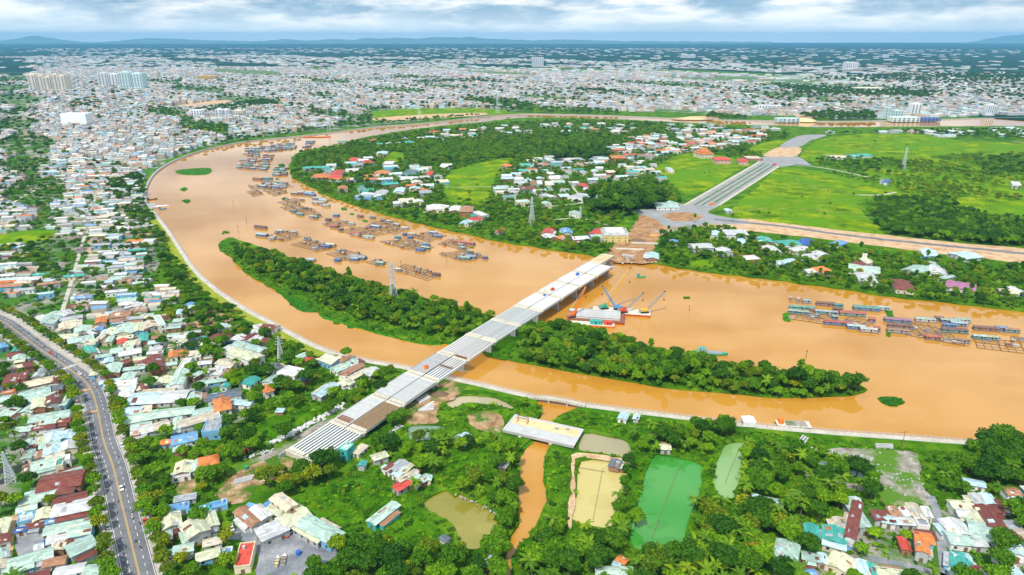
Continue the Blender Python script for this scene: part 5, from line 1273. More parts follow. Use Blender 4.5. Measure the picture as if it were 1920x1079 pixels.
block('school_building', 572, 160, 24, 10, 25, MATS['wall_sand'], 'sand coloured block amid the dense roofs', 6, False, 1)
block('apartment_block', 1290, 109, 24, 6, 60, MATS['wall_pale'], 'pale row of blocks low on the horizon plain', 8, True, 4)
block('apartment_block', 1594, 130, 22, 12, 60, MATS['wall_pale'], 'grey apartment cluster on the dark green plain', 6, True, 3)
block('tower_block', 1660, 109, 8, 6, 40, MATS['wall_pale'], 'tiny white block isolated on the plain', 2, False, 1)
block('silo_building', 1660, 222, 9, 20, 18, MATS['wall_mintgrey'], 'tall narrow mint silo by the far river', 2, False, 1)
block('silo_building', 1681, 223, 15, 15, 18, MATS['wall_mintgrey'], 'broad mint silo next to the narrow one', 3, False, 1)
block('silo_building', 1713, 216, 18, 20, 18, MATS['white_paint'], 'white factory tower by the far river', 3, True, 1)
block('factory_hall', 1693, 228, 50, 8, 30, MATS['wall_mintgrey'], 'low mint factory hall on the far quay', 6, False, 1)
block('factory_hall', 1740, 227, 36, 6, 26, ROOFS['N'], 'dark blue factory hall on the far quay', 5, False, 1)
block('tower_block', 1853, 217, 15, 19, 20, MATS['wall_pale'], 'pale grey tower at the edge of the far quay', 4, True, 1)
block('factory_hall', 1475, 229, 40, 7, 30, ROOFS['L'], 'pale blue warehouse beside sand heaps on the far quay', 5, False, 1)
block('school_building', 1442, 208, 42, 10, 20, MATS['wall_pale'], 'pale blue school block on the far shore', 8, False, 1)
block('office_building', 1700, 165, 10, 11, 25, MATS['white_paint'], 'small white block amid the far factories', 3, False, 1)
block('factory_hall', 1625, 172, 48, 7, 60, MATS['wall_sand'], 'wide pale hangar amid dark trees far off', 6, False, 1)
block('factory_hall', 1445, 168, 38, 4, 50, ROOFS['T'], 'green roofed hall beyond the far quay', 6, False, 1)
block('factory_hall', 868, 147, 60, 4, 60, ROOFS['D'], 'long red row roof among dark park trees', 8, False, 1)
def heap(name, px, py, w, hgt, mat, label, seed):
    r = np.random.default_rng(seed); p = G(px, py)
    b = MB(); n = 14; rings = [(1, 0), (.75, .45), (.4, .85), (.1, 1)]
    pts = [(w / 2 * f * math.cos(2 * math.pi * i / n) * r.uniform(.85, 1.15), w / 3.2 * f * math.sin(2 * math.pi * i / n) * r.uniform(.85, 1.15), hgt * z * r.uniform(.9, 1.1) - .1) for f, z in rings for i in range(n)]
    b.add(pts, [(k * n + i, k * n + (i + 1) % n, (k + 1) * n + (i + 1) % n, (k + 1) * n + i) for k in range(3) for i in range(n)] + [tuple(range(3 * n, 4 * n))])
    return tag(b.build(name, MATS[mat], None, True, p), label, 'heap')
heap('sand_heap', 1510, 228, 60, 9, 'sand_deck', 'big orange sand heap on the far quay beside the pale blue warehouse', 1)
heap('sand_heap', 1300, 223, 70, 6, 'sand_deck', 'low orange sand heap on the far quay opposite the peninsula', 2)
heap('sand_heap', 813, 758, 7, 1.2, 'orange_mark', 'small orange sand heap beside the bulldozed earth', 3)
heap('earth_heap', 1195, 452, 18, 3.0, 'wood', 'dark earth heap on the building site across the river', 4)
heap('earth_heap', 1228, 442, 14, 2.2, 'orange_mark', 'brown earth heap near the roundabout', 5)
heap('earth_heap', 825, 740, 12, 1.6, 'wood', 'dug earth heap under the bridge edge', 6)

# ------------------------------------------------------------------ fish cages and floating houses
WZ = RIVER_Z
beam_mesh = MB().box((.5, 0, 0), (1, 1, 1)).mesh('beam', MATS['old_wood'])
beam_dark = MB().box((.5, 0, 0), (1, 1, 1)).mesh('beam', MATS['wood'])
RAFTS = []
def raft(S, ox, oy, row, label, group, nlong=None, ncross=None):
    A, B, D = [np.array(G(ox + x / S, oy + y / S, WZ)[:2]) for x, y in ((row[0], row[1]), (row[2], row[3]), (row[4], row[5]))]
    e1, e2 = B - A, D - B
    L, Wd = np.linalg.norm(e1), np.linalg.norm(e2)
    a1, a2 = math.atan2(e1[1], e1[0]), math.atan2(e2[1], e2[0])
    r = root('fish_cage_raft', (A[0], A[1], WZ), a1, label, 'raft', group)
    n1 = nlong or max(2, int(round(Wd / 4.7)) + 1)
    n2 = ncross or max(2, int(round(L / 4.7)) + 1)
    rel = a2 - a1
    ux, uy = math.cos(rel), math.sin(rel)
    for i in range(n1):
        t = i / (n1 - 1) * Wd
        link('walkway', beam_mesh if i % 2 else beam_dark, r, (ux * t, uy * t, .30), None, (L, .44, .26))
    for j in range(n2):
        t = j / (n2 - 1) * L
        link('cross_walkway', beam_mesh if j % 3 else beam_dark, r, (t, 0, .44), rel, (Wd, .38, .2))
    drum = MB().tube((-.5, 0, 0), (.5, 0, 0), .42, n=8).mesh('float_drum', MATS['blue_paint'])
    for k in range(3):
        link('float_drum', drum, r, (L * (.2 + .3 * k) + ux * Wd * .5, uy * Wd * .5, .75))
    rr_ = np.random.default_rng(int(abs(A[0] * 13 + A[1])))
    for k in range(int(L * Wd / 110) + 1):
        u_, v_ = rr_.uniform(.05, .9), rr_.choice([.04, .5, .96])
        sl, sw, sh_ = rr_.uniform(2.2, 4.5), rr_.uniform(1.8, 2.6), rr_.uniform(1.3, 1.9)
        s_ = MB().box((0, 0, sh_ / 2), (sl, sw, sh_)).build('shelter', OLD_WALLS[('grey', 'rust', 'cream')[k % 3]], r, False, (L * u_ + ux * Wd * v_, uy * Wd * v_, .55))
        rb_ = MB(); roof_gable(rb_, sl, sw, sh_, .3, .3, .1); rb_.build('roof', OLD_ROOFS['GYERK'[rr_.integers(5)]], s_)
    return r
def houseboat(px, py, lm, wm_, roofc, wallc, ang_, label, group, h=2.1, porch=True):
    p = G(px, py, WZ)
    r = root('houseboat', p, ang_, label, 'houseboat', group)
    MB().box((0, 0, .25), (lm + 1.0, wm_ + 1.2, .5)).build('deck', MATS['wood'], r)
    MB().box((0, 0, .5 + h / 2), (lm, wm_, h)).build('wall', wallc, r)
    b = MB(); roof_gable(b, lm, wm_, h + .5, .5, wm_ * .11, .12); b.build('roof', roofc, r)
    MB().box((lm * .15, -wm_ / 2 - .03, 1.5), (1.0, .1, 1.7)).build('door', MATS['dark_gap'], r)
    for t in (-.3, .38): MB().box((lm * t, -wm_ / 2 - .03, 1.8), (1.1, .1, .9)).build('window', MATS['glass'], r)
    fd_ = MB().tube((-.45, 0, 0), (.45, 0, 0), .45, n=8).mesh('float_drum', MATS['blue_paint'])
    for t in (-.45, 0, .45): link('float_drum', fd_, r, (lm * t, -wm_ / 2 - .6, .1))
    return r
lw = [('W', 'white'), ('L', 'blue'), ('B', 'blue'), ('M', 'teal'), ('G', 'grey'), ('R', 'rust'), ('Y', 'rust'), ('K', 'grey'), ('T', 'teal'), ('E', 'rust')]
gl = 'fish cages moored above the bridge'
LAr = math.radians(-21)
rows = [((350, 215, 460, 255, 570, 220), 'cage raft beside the pale blue houseboat at the upstream edge'), ((500, 272, 680, 317, 790, 285), 'cage raft carrying the blue and yellow huts'), ((725, 332, 870, 375, 985, 345), 'cage raft behind the island with a grey hut'),
        ((985, 388, 1060, 407, 1118, 385), 'small cage raft with one white hut behind the island'), ((1160, 432, 1380, 505, 1450, 468), 'long bare cage raft closest to the island pylon'), ((1070, 252, 1260, 308, 1420, 290), 'large cage raft with green and blue huts mid-river'),
        ((800, 182, 970, 232, 1110, 205), 'cage raft with a bright red hut mid-river'), ((700, 138, 790, 168, 900, 140), 'cage raft with a red hut and floating weeds'), ((970, 158, 1170, 207, 1250, 167), 'cage raft with blue hut close to the far bank'),
        ((1275, 222, 1390, 255, 1425, 240), 'small cage raft with deep blue hut'), ((1330, 203, 1440, 232, 1500, 215), 'small cage raft with pale blue hut near the bank'), ((1445, 268, 1620, 307, 1685, 275), 'cage raft under the long red hut'),
        ((1450, 332, 1600, 377, 1760, 355), 'cage raft with green and blue huts, outermost downstream'), ((430, 30, 560, 88, 680, 68), 'cage raft with teal huts, upstream of the others'), ((612, 95, 660, 112, 705, 90), 'tiny weedy cage raft beside the teal-hut raft')]
for row, lb in rows: raft(3.425, 400, 380, row, lb, gl)
rows = [((480, 640, 560, 662, 690, 628), 'narrow cage raft at the raft village edge'), ((250, 560, 310, 597, 380, 580), 'square cage raft outermost in the wide river'), ((370, 542, 460, 595, 560, 568), 'crowded cage raft below the raft village'), ((260, 515, 300, 540, 430, 535), 'cage raft under teal huts in the raft village'),
        ((450, 505, 500, 530, 600, 525), 'weedy cage raft on the bank side of the raft village')]
for row, lb in rows: raft(3.996, 400, 220, row, lb, gl)
hl = 'floating houses above the bridge'
def hb_list(S, ox, oy, ang_, rows, group):
    for x, y, lm, wm_, rc, wc, lb in rows:
        houseboat(ox + x / S, oy + y / S, lm * (.74 if ox > 1000 else 1), wm_ * (.74 if ox > 1000 else .92), OLD_ROOFS[rc], OLD_WALLS[wc], ang_, lb, group)
hb_list(3.425, 400, 380, LAr, [
 (315, 215, 13, 6, 'L', 'blue', 'pale blue houseboat beside the upstream cage raft'), (378, 240, 5, 4, 'L', 'white', 'little white hut at the front corner of the upstream raft'), (425, 192, 9, 4, 'W', 'grey', 'white roofed hut on the rear of the upstream raft'), (525, 200, 5, 3.5, 'L', 'white', 'lone small hut past the upstream raft'), (305, 165, 16, 4, 'R', 'rust', 'dark red barge-like houseboat, solitary upstream'),
 (725, 290, 9, 6, 'N', 'blue', 'bright blue hut on the blue and yellow raft'), (755, 280, 10, 5, 'C', 'cream', 'yellow roofed hut beside the bright blue one'), (605, 240, 6, 4, 'K', 'grey', 'charcoal hut on the rear of the blue and yellow raft'), (655, 305, 5, 3, 'L', 'white', 'pale hut at the front of the blue and yellow raft'),
 (930, 360, 17, 7, 'G', 'blue', 'long grey hut on the raft behind the island'), (905, 372, 9, 4, 'L', 'blue', 'pale blue lean hut before the long grey hut'), (835, 318, 5, 3.5, 'K', 'grey', 'dark hut on the rear of the grey-hut raft'), (1072, 398, 8, 5, 'M', 'teal', 'mint hut on the small raft behind the island'), (800, 378, 6, 4, 'B', 'blue', 'blue hut half hidden by island trees'), (628, 378, 8, 5, 'L', 'white', 'white houseboat touching the island trees'),
 (1432, 472, 7, 4.5, 'R', 'rust', 'maroon hut at the tip of the bare raft'), (1190, 440, 5, 3, 'W', 'grey', 'tiny grey hut at the rear of the bare raft'), (1330, 312, 9, 5, 'N', 'blue', 'deep blue hut at the front of the big mid-river raft'), (1365, 300, 9, 4, 'M', 'teal', 'green hut next to the deep blue hut mid-river'), (1185, 232, 6, 4, 'T', 'teal', 'teal hut at the rear of the big mid-river raft'), (1368, 278, 7, 4, 'B', 'blue', 'blue hut on the side of the big mid-river raft'),
 (915, 208, 11, 7, 'D', 'pink', 'bright red roofed hut on the mid-river raft'), (1000, 230, 11, 6, 'M', 'white', 'mint and white hut at the front of the red-hut raft'), (820, 180, 5, 4, 'Y', 'rust', 'rusty hut at the rear of the red-hut raft'), (780, 160, 9, 6, 'D', 'rust', 'red houseboat amid floating weeds'), (740, 118, 6, 5, 'R', 'rust', 'dark red hut upstream of the weedy raft'), (1045, 162, 11, 5, 'L', 'blue', 'pale blue hut on the raft close to the far bank'),
 (1265, 232, 5, 4, 'N', 'blue', 'navy hut on the small raft'), (1278, 212, 8, 4, 'C', 'cream', 'cream hut behind the navy hut'), (1230, 212, 4, 4, 'N', 'blue', 'navy cube hut apart from its raft'), (1415, 202, 8, 4, 'L', 'blue', 'pale blue hut on the small bank-side raft'), (1445, 225, 7, 4, 'B', 'blue', 'blue hut at the front of the bank-side raft'), (1610, 266, 24, 5, 'D', 'rust', 'very long red roofed hut near the far bank'),
 (1600, 300, 6, 4, 'M', 'teal', 'mint hut in front of the long red hut'), (1615, 365, 11, 5, 'M', 'teal', 'green hut on the outermost downstream raft'), (1655, 358, 10, 5, 'B', 'blue', 'blue hut on the outermost downstream raft'), (1645, 327, 5, 3.5, 'T', 'teal', 'small teal hut behind the outermost raft'), (1745, 362, 5, 3, 'K', 'rust', 'dark hut at the tip of the outermost raft'),
 (560, 82, 9, 4, 'L', 'teal', 'teal hut on the raft upstream of the others'), (590, 45, 7, 5, 'R', 'rust', 'maroon hut on the upstream teal-hut raft'), (650, 100, 9, 4, 'M', 'teal', 'mint hut beside floating weeds'), (520, 62, 6, 4, 'T', 'teal', 'small teal hut at the rear of the teal-hut raft'), (790, 90, 7, 5, 'B', 'blue', 'blue hut by the weedy water'), (890, 145, 7, 4, 'M', 'white', 'mint hut by the weedy water'),
 (1130, 130, 7, 4, 'W', 'blue', 'white hut nearest the far bank bend'), (1180, 150, 6, 4, 'L', 'blue', 'pale hut beside the far bank bend'), (1230, 172, 8, 5, 'W', 'white', 'white hut at the end of the bank-side raft'), (1090, 122, 6, 4, 'Y', 'rust', 'rusty hut near the far bank bend'), (1025, 105, 6, 4, 'K', 'grey', 'charcoal hut near the far bank bend'), (945, 95, 7, 4, 'R', 'rust', 'maroon hut under the far bank'), (725, 25, 10, 5, 'M', 'white', 'mint houseboat in the side water'), (660, 5, 9, 5, 'L', 'teal', 'pale teal houseboat in the side water')], hl)
# the raft village upstream: floating houses packed together
vr = np.random.default_rng(31)
vill = []
for (cx, cy, nx, ny, dx_, dy_) in ((330, 345, 6, 7, 36, 17), (420, 245, 9, 3, 38, 14), (600, 225, 9, 4, 36, 13), (520, 420, 3, 4, 34, 16), (470, 520, 5, 3, 34, 16), (700, 585, 5, 2, 34, 14), (800, 640, 3, 3, 26, 15)):
    for i in range(nx):
        for j in range(ny):
            if vr.random() < .22: continue
            x, y = cx + (i - nx / 2) * dx_ + vr.uniform(-10, 10) - (j - ny / 2) * dx_ * .25, cy + (j - ny / 2) * dy_ + vr.uniform(-4, 4) + (i - nx / 2) * (-4 if cy < 280 else 3)
            px, py = 400 + x / 3.996, 220 + y / 3.996
            vill.append(dict(px=px, py=py, c=lw[vr.integers(len(lw))], l=vr.uniform(7, 11), w=vr.uniform(4.5, 6)))
vill.append(dict(px=485, py=337, c=('O', 'rust'), l=16, w=9)); vill.append(dict(px=502, py=337, c=('T', 'teal'), l=14, w=7))
for v in vill: p = G(v['px'], v['py'], WZ); v['x'], v['y'] = p.x, p.y
_ok = ~np.zeros(len(vill), bool)
_pin = inside(np.array([(v['x'], v['y']) for v in vill]), river_poly)
vill = [v for v, k in zip(vill, _pin) if k]
by = {}
for v in vill: by.setdefault(v['c'][0], []).append(v)
for c, rows in by.items():
    rows.sort(key=lambda v: v['py'])
    for i, v in enumerate(rows):
        v['label'] = f"{ROOF_WORD[c]} roofed floating house, {ordinal(i)} of its colour down from the raft village's upstream end" if len(rows) > 1 else f'large {ROOF_WORD[c]} roofed floating house in the raft village'
        houseboat(v['px'], v['py'], v['l'], v['w'], OLD_ROOFS[c], OLD_WALLS[v['c'][1]], math.radians(vr.uniform(-30, 5)), v['label'], 'houses of the raft village')
# below the bridge
gr_ = 'fish cages moored below the bridge'
rows = [((160, 118, 168, 150, 300, 160), 'small empty cage raft at the upstream corner of the lower group'), ((150, 272, 410, 312, 440, 262), 'bare cage raft in front of the mint huts'), ((540, 300, 720, 345, 800, 300), 'cage raft between the pink roofed and red-blue huts'), ((1030, 395, 1480, 478, 1300, 335), 'largest cage raft, below the purple roofed hut'),
        ((1570, 492, 1930, 535, 1890, 450), 'cage raft in front of the mint and green hut'), ((230, 235, 500, 290, 520, 250), 'cage raft behind the teal huts'), ((1820, 430, 1960, 450, 1960, 425), 'far cage raft at the right-most edge of the lower group'.replace('right-most', 'outer'))]
for row, lb in rows: raft(4.0, 1440, 530, row, lb, gr_)
RAr = math.radians(-13)
hb_list(4.0, 1440, 530, RAr, [
 (290, 152, 7, 4, 'L', 'white', 'white hut on the small empty raft'), (430, 172, 19, 5, 'R', 'rust', 'dark maroon barge hut behind the teal huts'), (525, 185, 9, 4, 'T', 'teal', 'green hut next to the maroon barge hut'), (230, 200, 20, 4, 'T', 'teal', 'long teal hut at the rear of the mint huts'), (190, 230, 10, 4.5, 'M', 'teal', 'mint hut nearest the weed tuft'), (265, 238, 10, 4.5, 'C', 'teal', 'pale yellow hut beside the mint hut'),
 (318, 205, 8, 4, 'T', 'teal', 'teal hut behind the pale yellow hut'), (420, 235, 18, 4, 'L', 'teal', 'long pale blue hut in the middle of the lower group'), (490, 240, 7, 4, 'W', 'blue', 'white hut at the end of the long pale blue hut'), (520, 215, 9, 3.5, 'R', 'rust', 'low maroon hut by the pink roofed hut'), (630, 245, 25, 7, 'D', 'teal', 'big pinkish red roofed hut with green walls'), (500, 272, 5, 4, 'M', 'teal', 'small mint hut before the pinkish red roof'),
 (735, 205, 26, 7, 'T', 'blue', 'big green roofed hut with deep blue walls'), (865, 205, 12, 4, 'L', 'white', 'pale hut beside the big green roof'), (520, 315, 26, 6, 'D', 'blue', 'long red roofed hut with blue walls at the front'), (655, 345, 16, 5, 'L', 'blue', 'blue-grey hut next to the long red roof'), (750, 368, 15, 5, 'W', 'white', 'white hut at the front corner of the red-roofed rafts'), (812, 360, 5, 6, 'D', 'teal', 'small red hut at the end of the white hut'), (778, 290, 5, 6, 'D', 'pink', 'small pink hut behind the white hut'),
 (970, 295, 25, 6, 'P', 'blue', 'purple roofed hut with deep blue walls'), (985, 340, 22, 5, 'R', 'rust', 'brown hut in front of the purple roof'), (970, 375, 19, 4.5, 'Y', 'grey', 'rusty hut with grey walls under the brown hut'), (1175, 292, 18, 6, 'M', 'white', 'mint roofed white hut on the largest raft'), (1278, 283, 8, 5, 'R', 'rust', 'small maroon hut behind the largest raft'), (1360, 300, 17, 5, 'M', 'blue', 'mint hut at the back of the largest raft'), (1452, 295, 15, 5, 'M', 'white', 'mint hut at the outer back of the largest raft'),
 (1425, 322, 14, 5, 'L', 'blue', 'pale blue hut with blue walls on the largest raft'), (1358, 335, 12, 4, 'B', 'blue', 'low blue hut on the largest raft'), (1395, 372, 23, 6, 'R', 'teal', 'maroon roofed hut with green walls on the largest raft'), (1232, 425, 13, 5, 'D', 'rust', 'red hut at the front of the largest raft'), (1450, 450, 13, 4, 'Y', 'grey', 'rusty hut at the front corner of the largest raft'), (1630, 358, 22, 5, 'R', 'rust', 'maroon barge hut behind the mint and green hut'),
 (1745, 358, 11, 5, 'B', 'blue', 'blue hut next to the maroon barge hut'), (1825, 372, 13, 4, 'Y', 'teal', 'rusty hut past the blue hut'), (1580, 420, 11, 5, 'M', 'teal', 'mint hut at the corner of the outer raft'), (1655, 425, 13, 5, 'C', 'teal', 'cream hut next to the mint corner hut')], 'floating houses below the bridge')

# ------------------------------------------------------------------ barges, cranes and boats
def hull(name_, parent, L, W, h, mat, rake=.12):
    b = MB(); l, w = L / 2, W / 2
    b.add([(-l * (1 - rake), -w * .9, -.8), (l * (1 - rake), -w * .9, -.8), (l * (1 - rake), w * .9, -.8), (-l * (1 - rake), w * .9, -.8), (-l, -w, h), (l, -w, h), (l, w, h), (-l, w, h)], [(3, 2, 1, 0), (0, 1, 5, 4), (1, 2, 6, 5), (2, 3, 7, 6), (3, 0, 4, 7)])
    return b.build(name_, mat, parent)
def barge(px, py, L, W, ang_, label, hullmat='red_paint'):
    p = G(px, py, WZ); r = root('barge', p, ang_, label, 'barge')
    hull('hull', r, L, W, 1.3, MATS[hullmat])
    MB().box((0, 0, 1.36), (L - .3, W - .3, .1)).build('deck', MATS['rust_steel' if W > 15 else 'concrete_beige'], r)
    for s in (-1, 1):
        for t in (-.42, -.15, .15, .42): MB().tube((L * t, s * (W / 2 - .5), 1.4), (L * t, s * (W / 2 - .5), 2.0), .25, n=6).build('bollard', MATS['steel'], r)
    return r, p
def local(p, ang_, x, y, z):
    return (p[0] + x * math.cos(ang_) - y * math.sin(ang_), p[1] + x * math.sin(ang_) + y * math.cos(ang_), WZ + z)
ba1, ba2 = math.radians(-10), math.radians(-11)
b1, p1 = barge(1118, 597, 44, 20, ba1, 'girder barge with red hull lying beside the wooded island')
b2, p2 = barge(1165, 586, 46, 13, ba2, 'crane barge with red hull carrying three cranes', 'red_paint')
b3, p3 = barge(1110, 610, 34, 7, ba1, 'narrow tender barge half hidden by island trees', 'orange_paint')
for k in range(8):
    y = -5 + k * 2.1
    r = root('precast_girder', local(p1, ba1, 1.5, y, 1.42), ba1, f'long white precast girder on the barge, {ordinal(k)} from its island side', 'girder', 'precast girders on the barge')
    MB().box((0, 0, .12), (34, .7, .24)).build('lower_flange', MATS['concrete_new'], r)
    MB().box((0, 0, .9), (34, .35, 1.35)).build('web', MATS['concrete_new'], r)
    MB().box((0, 0, 1.68), (34, 1.15, .25)).build('upper_flange', MATS['concrete_new'], r)
def cabin(p, ang_, x, y, z, size, wall, roof, label):
    r = root('deck_cabin', local(p, ang_, x, y, z), ang_, label, 'cabin')
    MB().box((0, 0, size[2] / 2), size).build('wall', wall, r)
    b = MB(); roof_gable(b, size[0], size[1], size[2], .3, .5, .1); b.build('roof', roof, r)
    MB().box((0, -size[1] / 2 - .03, 1.2), (1, .1, 2)).build('door', MATS['dark_gap'], r)
    MB().box((size[0] * .3, -size[1] / 2 - .03, 1.6), (1, .1, .8)).build('window', MATS['glass'], r)
cabin(p3, ba1, 3, 0, 1.42, (9, 4, 2.8), WALLS['teal'], ROOFS['T'], 'teal deck cabin on the tender barge beside the trees')
cabin(p3, ba1, 12, .5, 1.42, (6, 3.6, 2.4), MATS['red_paint'], ROOFS['D'], 'red deck cabin on the tender barge')
cabin(p1, ba1, -19, 5, 1.42, (4, 4, 2.6), WALLS['blue'], ROOFS['L'], 'pale blue deck cabin at the girder barge end')
def lattice(b, p, q, w0, w1, r_, bays):
    p, q = Vector(p), Vector(q); d = q - p
    u = d.orthogonal().normalized()
    if abs(d.normalized().z) < .98: u = d.cross(Vector((0, 0, 1))).normalized()
    v = d.normalized().cross(u)
    def c(t, i):
        w = (w0 * (1 - t) + w1 * t) / 2
        sx, sy = ((-1, -1), (1, -1), (1, 1), (-1, 1))[i]
        return p + d * t + u * w * sx + v * w * sy
    for i in range(4): b.tube(c(0, i), c(1, i), r_, n=4)
    for k in range(bays):
        t0, t1 = k / bays, (k + 1) / bays
        for i in range(4):
            b.tube(c(t0, i), c(t1, (i + 1) % 4), r_ * .6, n=3)
            b.tube(c(t1, i), c(t1, (i + 1) % 4), r_ * .6, n=3)
def crane(base, heading, boom_len, boom_el, body, boomm, label, hookdrop=12):
    r = root('crawler_crane', base, heading, label, 'crane', 'cranes on the river barges')
    for s in (-1, 1):
        tr = MB(); tr.box((0, s * 1.9, .55), (5.4, .9, 1.1)); tr.tube((-2.7, s * 1.9 - .45, .55), (-2.7, s * 1.9 + .45, .55), .55, n=8); tr.tube((2.7, s * 1.9 - .45, .55), (2.7, s * 1.9 + .45, .55), .55, n=8)
        tr.build('crawler_track', MATS['tyre'], r)
    up = MB().box((-.6, 0, 2.2), (5.6, 3.2, 1.9)).build('engine_house', MATS[body], r)
    MB().box((-3.6, 0, 2.0), (1.2, 3.4, 1.5)).build('counterweight', MATS['steel'], up)
    cb_ = MB().box((1.8, 1.3, 2.6), (1.8, 1.4, 2.2)).build('cab', MATS[body], r)
    MB().box((2.72, 1.3, 3.0), (.06, 1.2, 1.1)).build('windscreen', MATS['glass'], cb_)
    foot = Vector((2.0, 0, 2.0))
    tip = foot + Vector((math.cos(boom_el), 0, math.sin(boom_el))) * boom_len
    lb_ = MB(); lattice(lb_, foot, tip, 1.3, .7, .16, max(6, int(boom_len / 2.2))); bm = lb_.build('boom', MATS[boomm], r)
    MB().box((tip.x, 0, tip.z), (1.2, .9, .9)).build('boom_head', MATS['dark_gap'], bm)
    mast = MB(); mt_ = Vector((-2.2, 0, 6.0)); mast.tube((1.0, .8, 3.1), mt_, .14, n=4); mast.tube((1.0, -.8, 3.1), mt_, .14, n=4); mast.build('gantry', MATS[body], r)
    cab_ = MB(); cab_.tube(mt_, tip, .06, n=3); cab_.tube(mt_, (-3.6, 0, 2.6), .06, n=3); cab_.build('luffing_cable', MATS['steel'], r)
    hk = MB().tube(tip, tip - Vector((0, 0, hookdrop)), .06, n=3).build('hoist_cable', MATS['steel'], r)
    hb_ = MB(); hb_.box((tip.x, 0, tip.z - hookdrop), (.7, .7, 1.3)); hb_.build('hook_block', MATS['dark_gap'], hk)
crane(local(p2, ba2, -14, 2, 1.42), math.radians(18), 36, math.radians(57), 'crane_green', 'crane_yellow', 'green crane with tall yellow lattice boom', 12)
crane(local(p2, ba2, -3, 2.4, 1.42), math.radians(165), 20, math.radians(56), 'crane_blue', 'crane_blue', 'blue crane with its boom raised towards the bridge', 7)
crane(local(p2, ba2, 1.5, -3, 1.42), math.radians(12), 19, math.radians(43), 'red_paint', 'steel', 'red crane with grey boom in the middle of the barge', 6)
crane(local(p2, ba2, 18, 0, 1.42), math.radians(10), 20, math.radians(47), 'crane_yellow', 'steel', 'yellow crane with grey boom at the barge end', 7)
crane(local(p1, ba1, -19, -4, 1.42), math.radians(32), 24, math.radians(62), 'orange_paint', 'orange_paint', 'orange crane at the island end of the girder barge', 9)
def boat(px, py, L, W, ang_, hm, wall, roof, label, cargo=None, cab_at=-.34):
    p = G(px, py, WZ); r = root('boat', p, ang_, label, 'boat', None)
    b = MB(); n = 10; st = []
    for i in range(n + 1):
        t = i / n; x = (t - .5) * L
        w = W / 2 * (1 if t < .65 else max(.04, math.cos((t - .65) / .35 * math.pi / 2))) * (.85 if t < .05 else 1)
        sh = .4 * max(0, (t - .6) / .4) ** 2 * 2
        st.append((x, w, sh))
    pts = []
    for x, w, sh in st: pts += [(x, -w, 1.2 + sh), (x * .97, -w * .75, -.5), (x * .97, w * .75, -.5), (x, w, 1.2 + sh)]
    fs = []
    for i in range(n):
        for k in range(3): fs.append((i * 4 + k, i * 4 + k + 1, i * 4 + 5 + k, i * 4 + 4 + k))
        fs.append((i * 4 + 3, i * 4, i * 4 + 4, i * 4 + 7))
    fs.append((0, 1, 2, 3)); b.add(pts, fs); b.build('hull', MATS[hm], r)
    cl = min(L * .2, 7)
    if wall:
        c = MB().box((L * cab_at, 0, 2.4), (cl, W * .8, 2.4)).build('cabin', wall, r)
        MB().box((L * cab_at, 0, 3.7), (cl + .8, W * .9, .2)).build('roof', roof, c)
        for t in (-.25, .25): MB().box((L * cab_at + cl * t, -W * .4 - .03, 2.7), (1, .1, .8)).build('window', MATS['glass'], c)
    if cargo: 
        MB().box((L * .08, 0, 1.5), (L * .5, W * .72, .9), 0, .85).build('cargo', MATS[cargo], r)
boat(1334, 664, 22, 5.5, math.radians(-12), 'green_paint', WALLS['white'], ROOFS['T'], 'green cargo boat moored behind the island trees', 'steel', -.3)
b4, p4 = barge(1487, 799, 19, 7.5, math.radians(-5), 'dark sand barge moored along the river walk', 'wood')
MB().box((1.5, 0, 1.75), (12, 5.2, .9), 0, .8).build('sand_load', MATS['rubble'], b4)
MB().box((-6.8, .6, 2.6), (2.6, 3.2, 2.4)).build('wheelhouse', MATS['orange_paint'], b4)
boat(594, 258, 60, 9, math.radians(8), 'red_paint', None, None, 'long red cargo barge anchored upstream', 'orange_mark')
boat(557, 263, 16, 5, math.radians(8), 'steel', WALLS['grey'], ROOFS['K'], 'small grey tug near the long red barge')
boat(299, 388, 24, 6, math.radians(14), 'white_paint', WALLS['white'], ROOFS['L'], 'white ferry boat at the town jetty')
boat(305, 393, 9, 4, math.radians(30), 'crane_blue', WALLS['teal'], ROOFS['T'], 'little teal boat alongside the white ferry')
boat(1202, 521, 8, 2.6, math.radians(5), 'green_paint', WALLS['teal'], ROOFS['T'], 'tiny green motorboat in open water near the bridge')
boat(285, 375, 14, 4, math.radians(40), 'wood', WALLS['rust'], ROOFS['Y'], 'brown boat tied to the quay by the ferry')
boat(903, 221, 50, 9, math.radians(3), 'steel', WALLS['grey'], ROOFS['K'], 'grey cargo ship in the far channel')
boat(780, 228, 50, 9, math.radians(6), 'wood', WALLS['grey'], ROOFS['G'], 'dark cargo ship by the far quay')
jt = root('jetty', (*G(288, 391, WZ)[:2], WZ), math.radians(10), 'grey landing stage linking the ferry to the town quay', 'jetty')
MB().box((0, 0, 1.3), (14, 3, .3)).build('deck', MATS['concrete_grey'], jt)
for x in (-6, 0, 6): MB().tube((x, 0, -1.5), (x, 0, 1.2), .25, n=6).build('pile', MATS['steel'], jt)

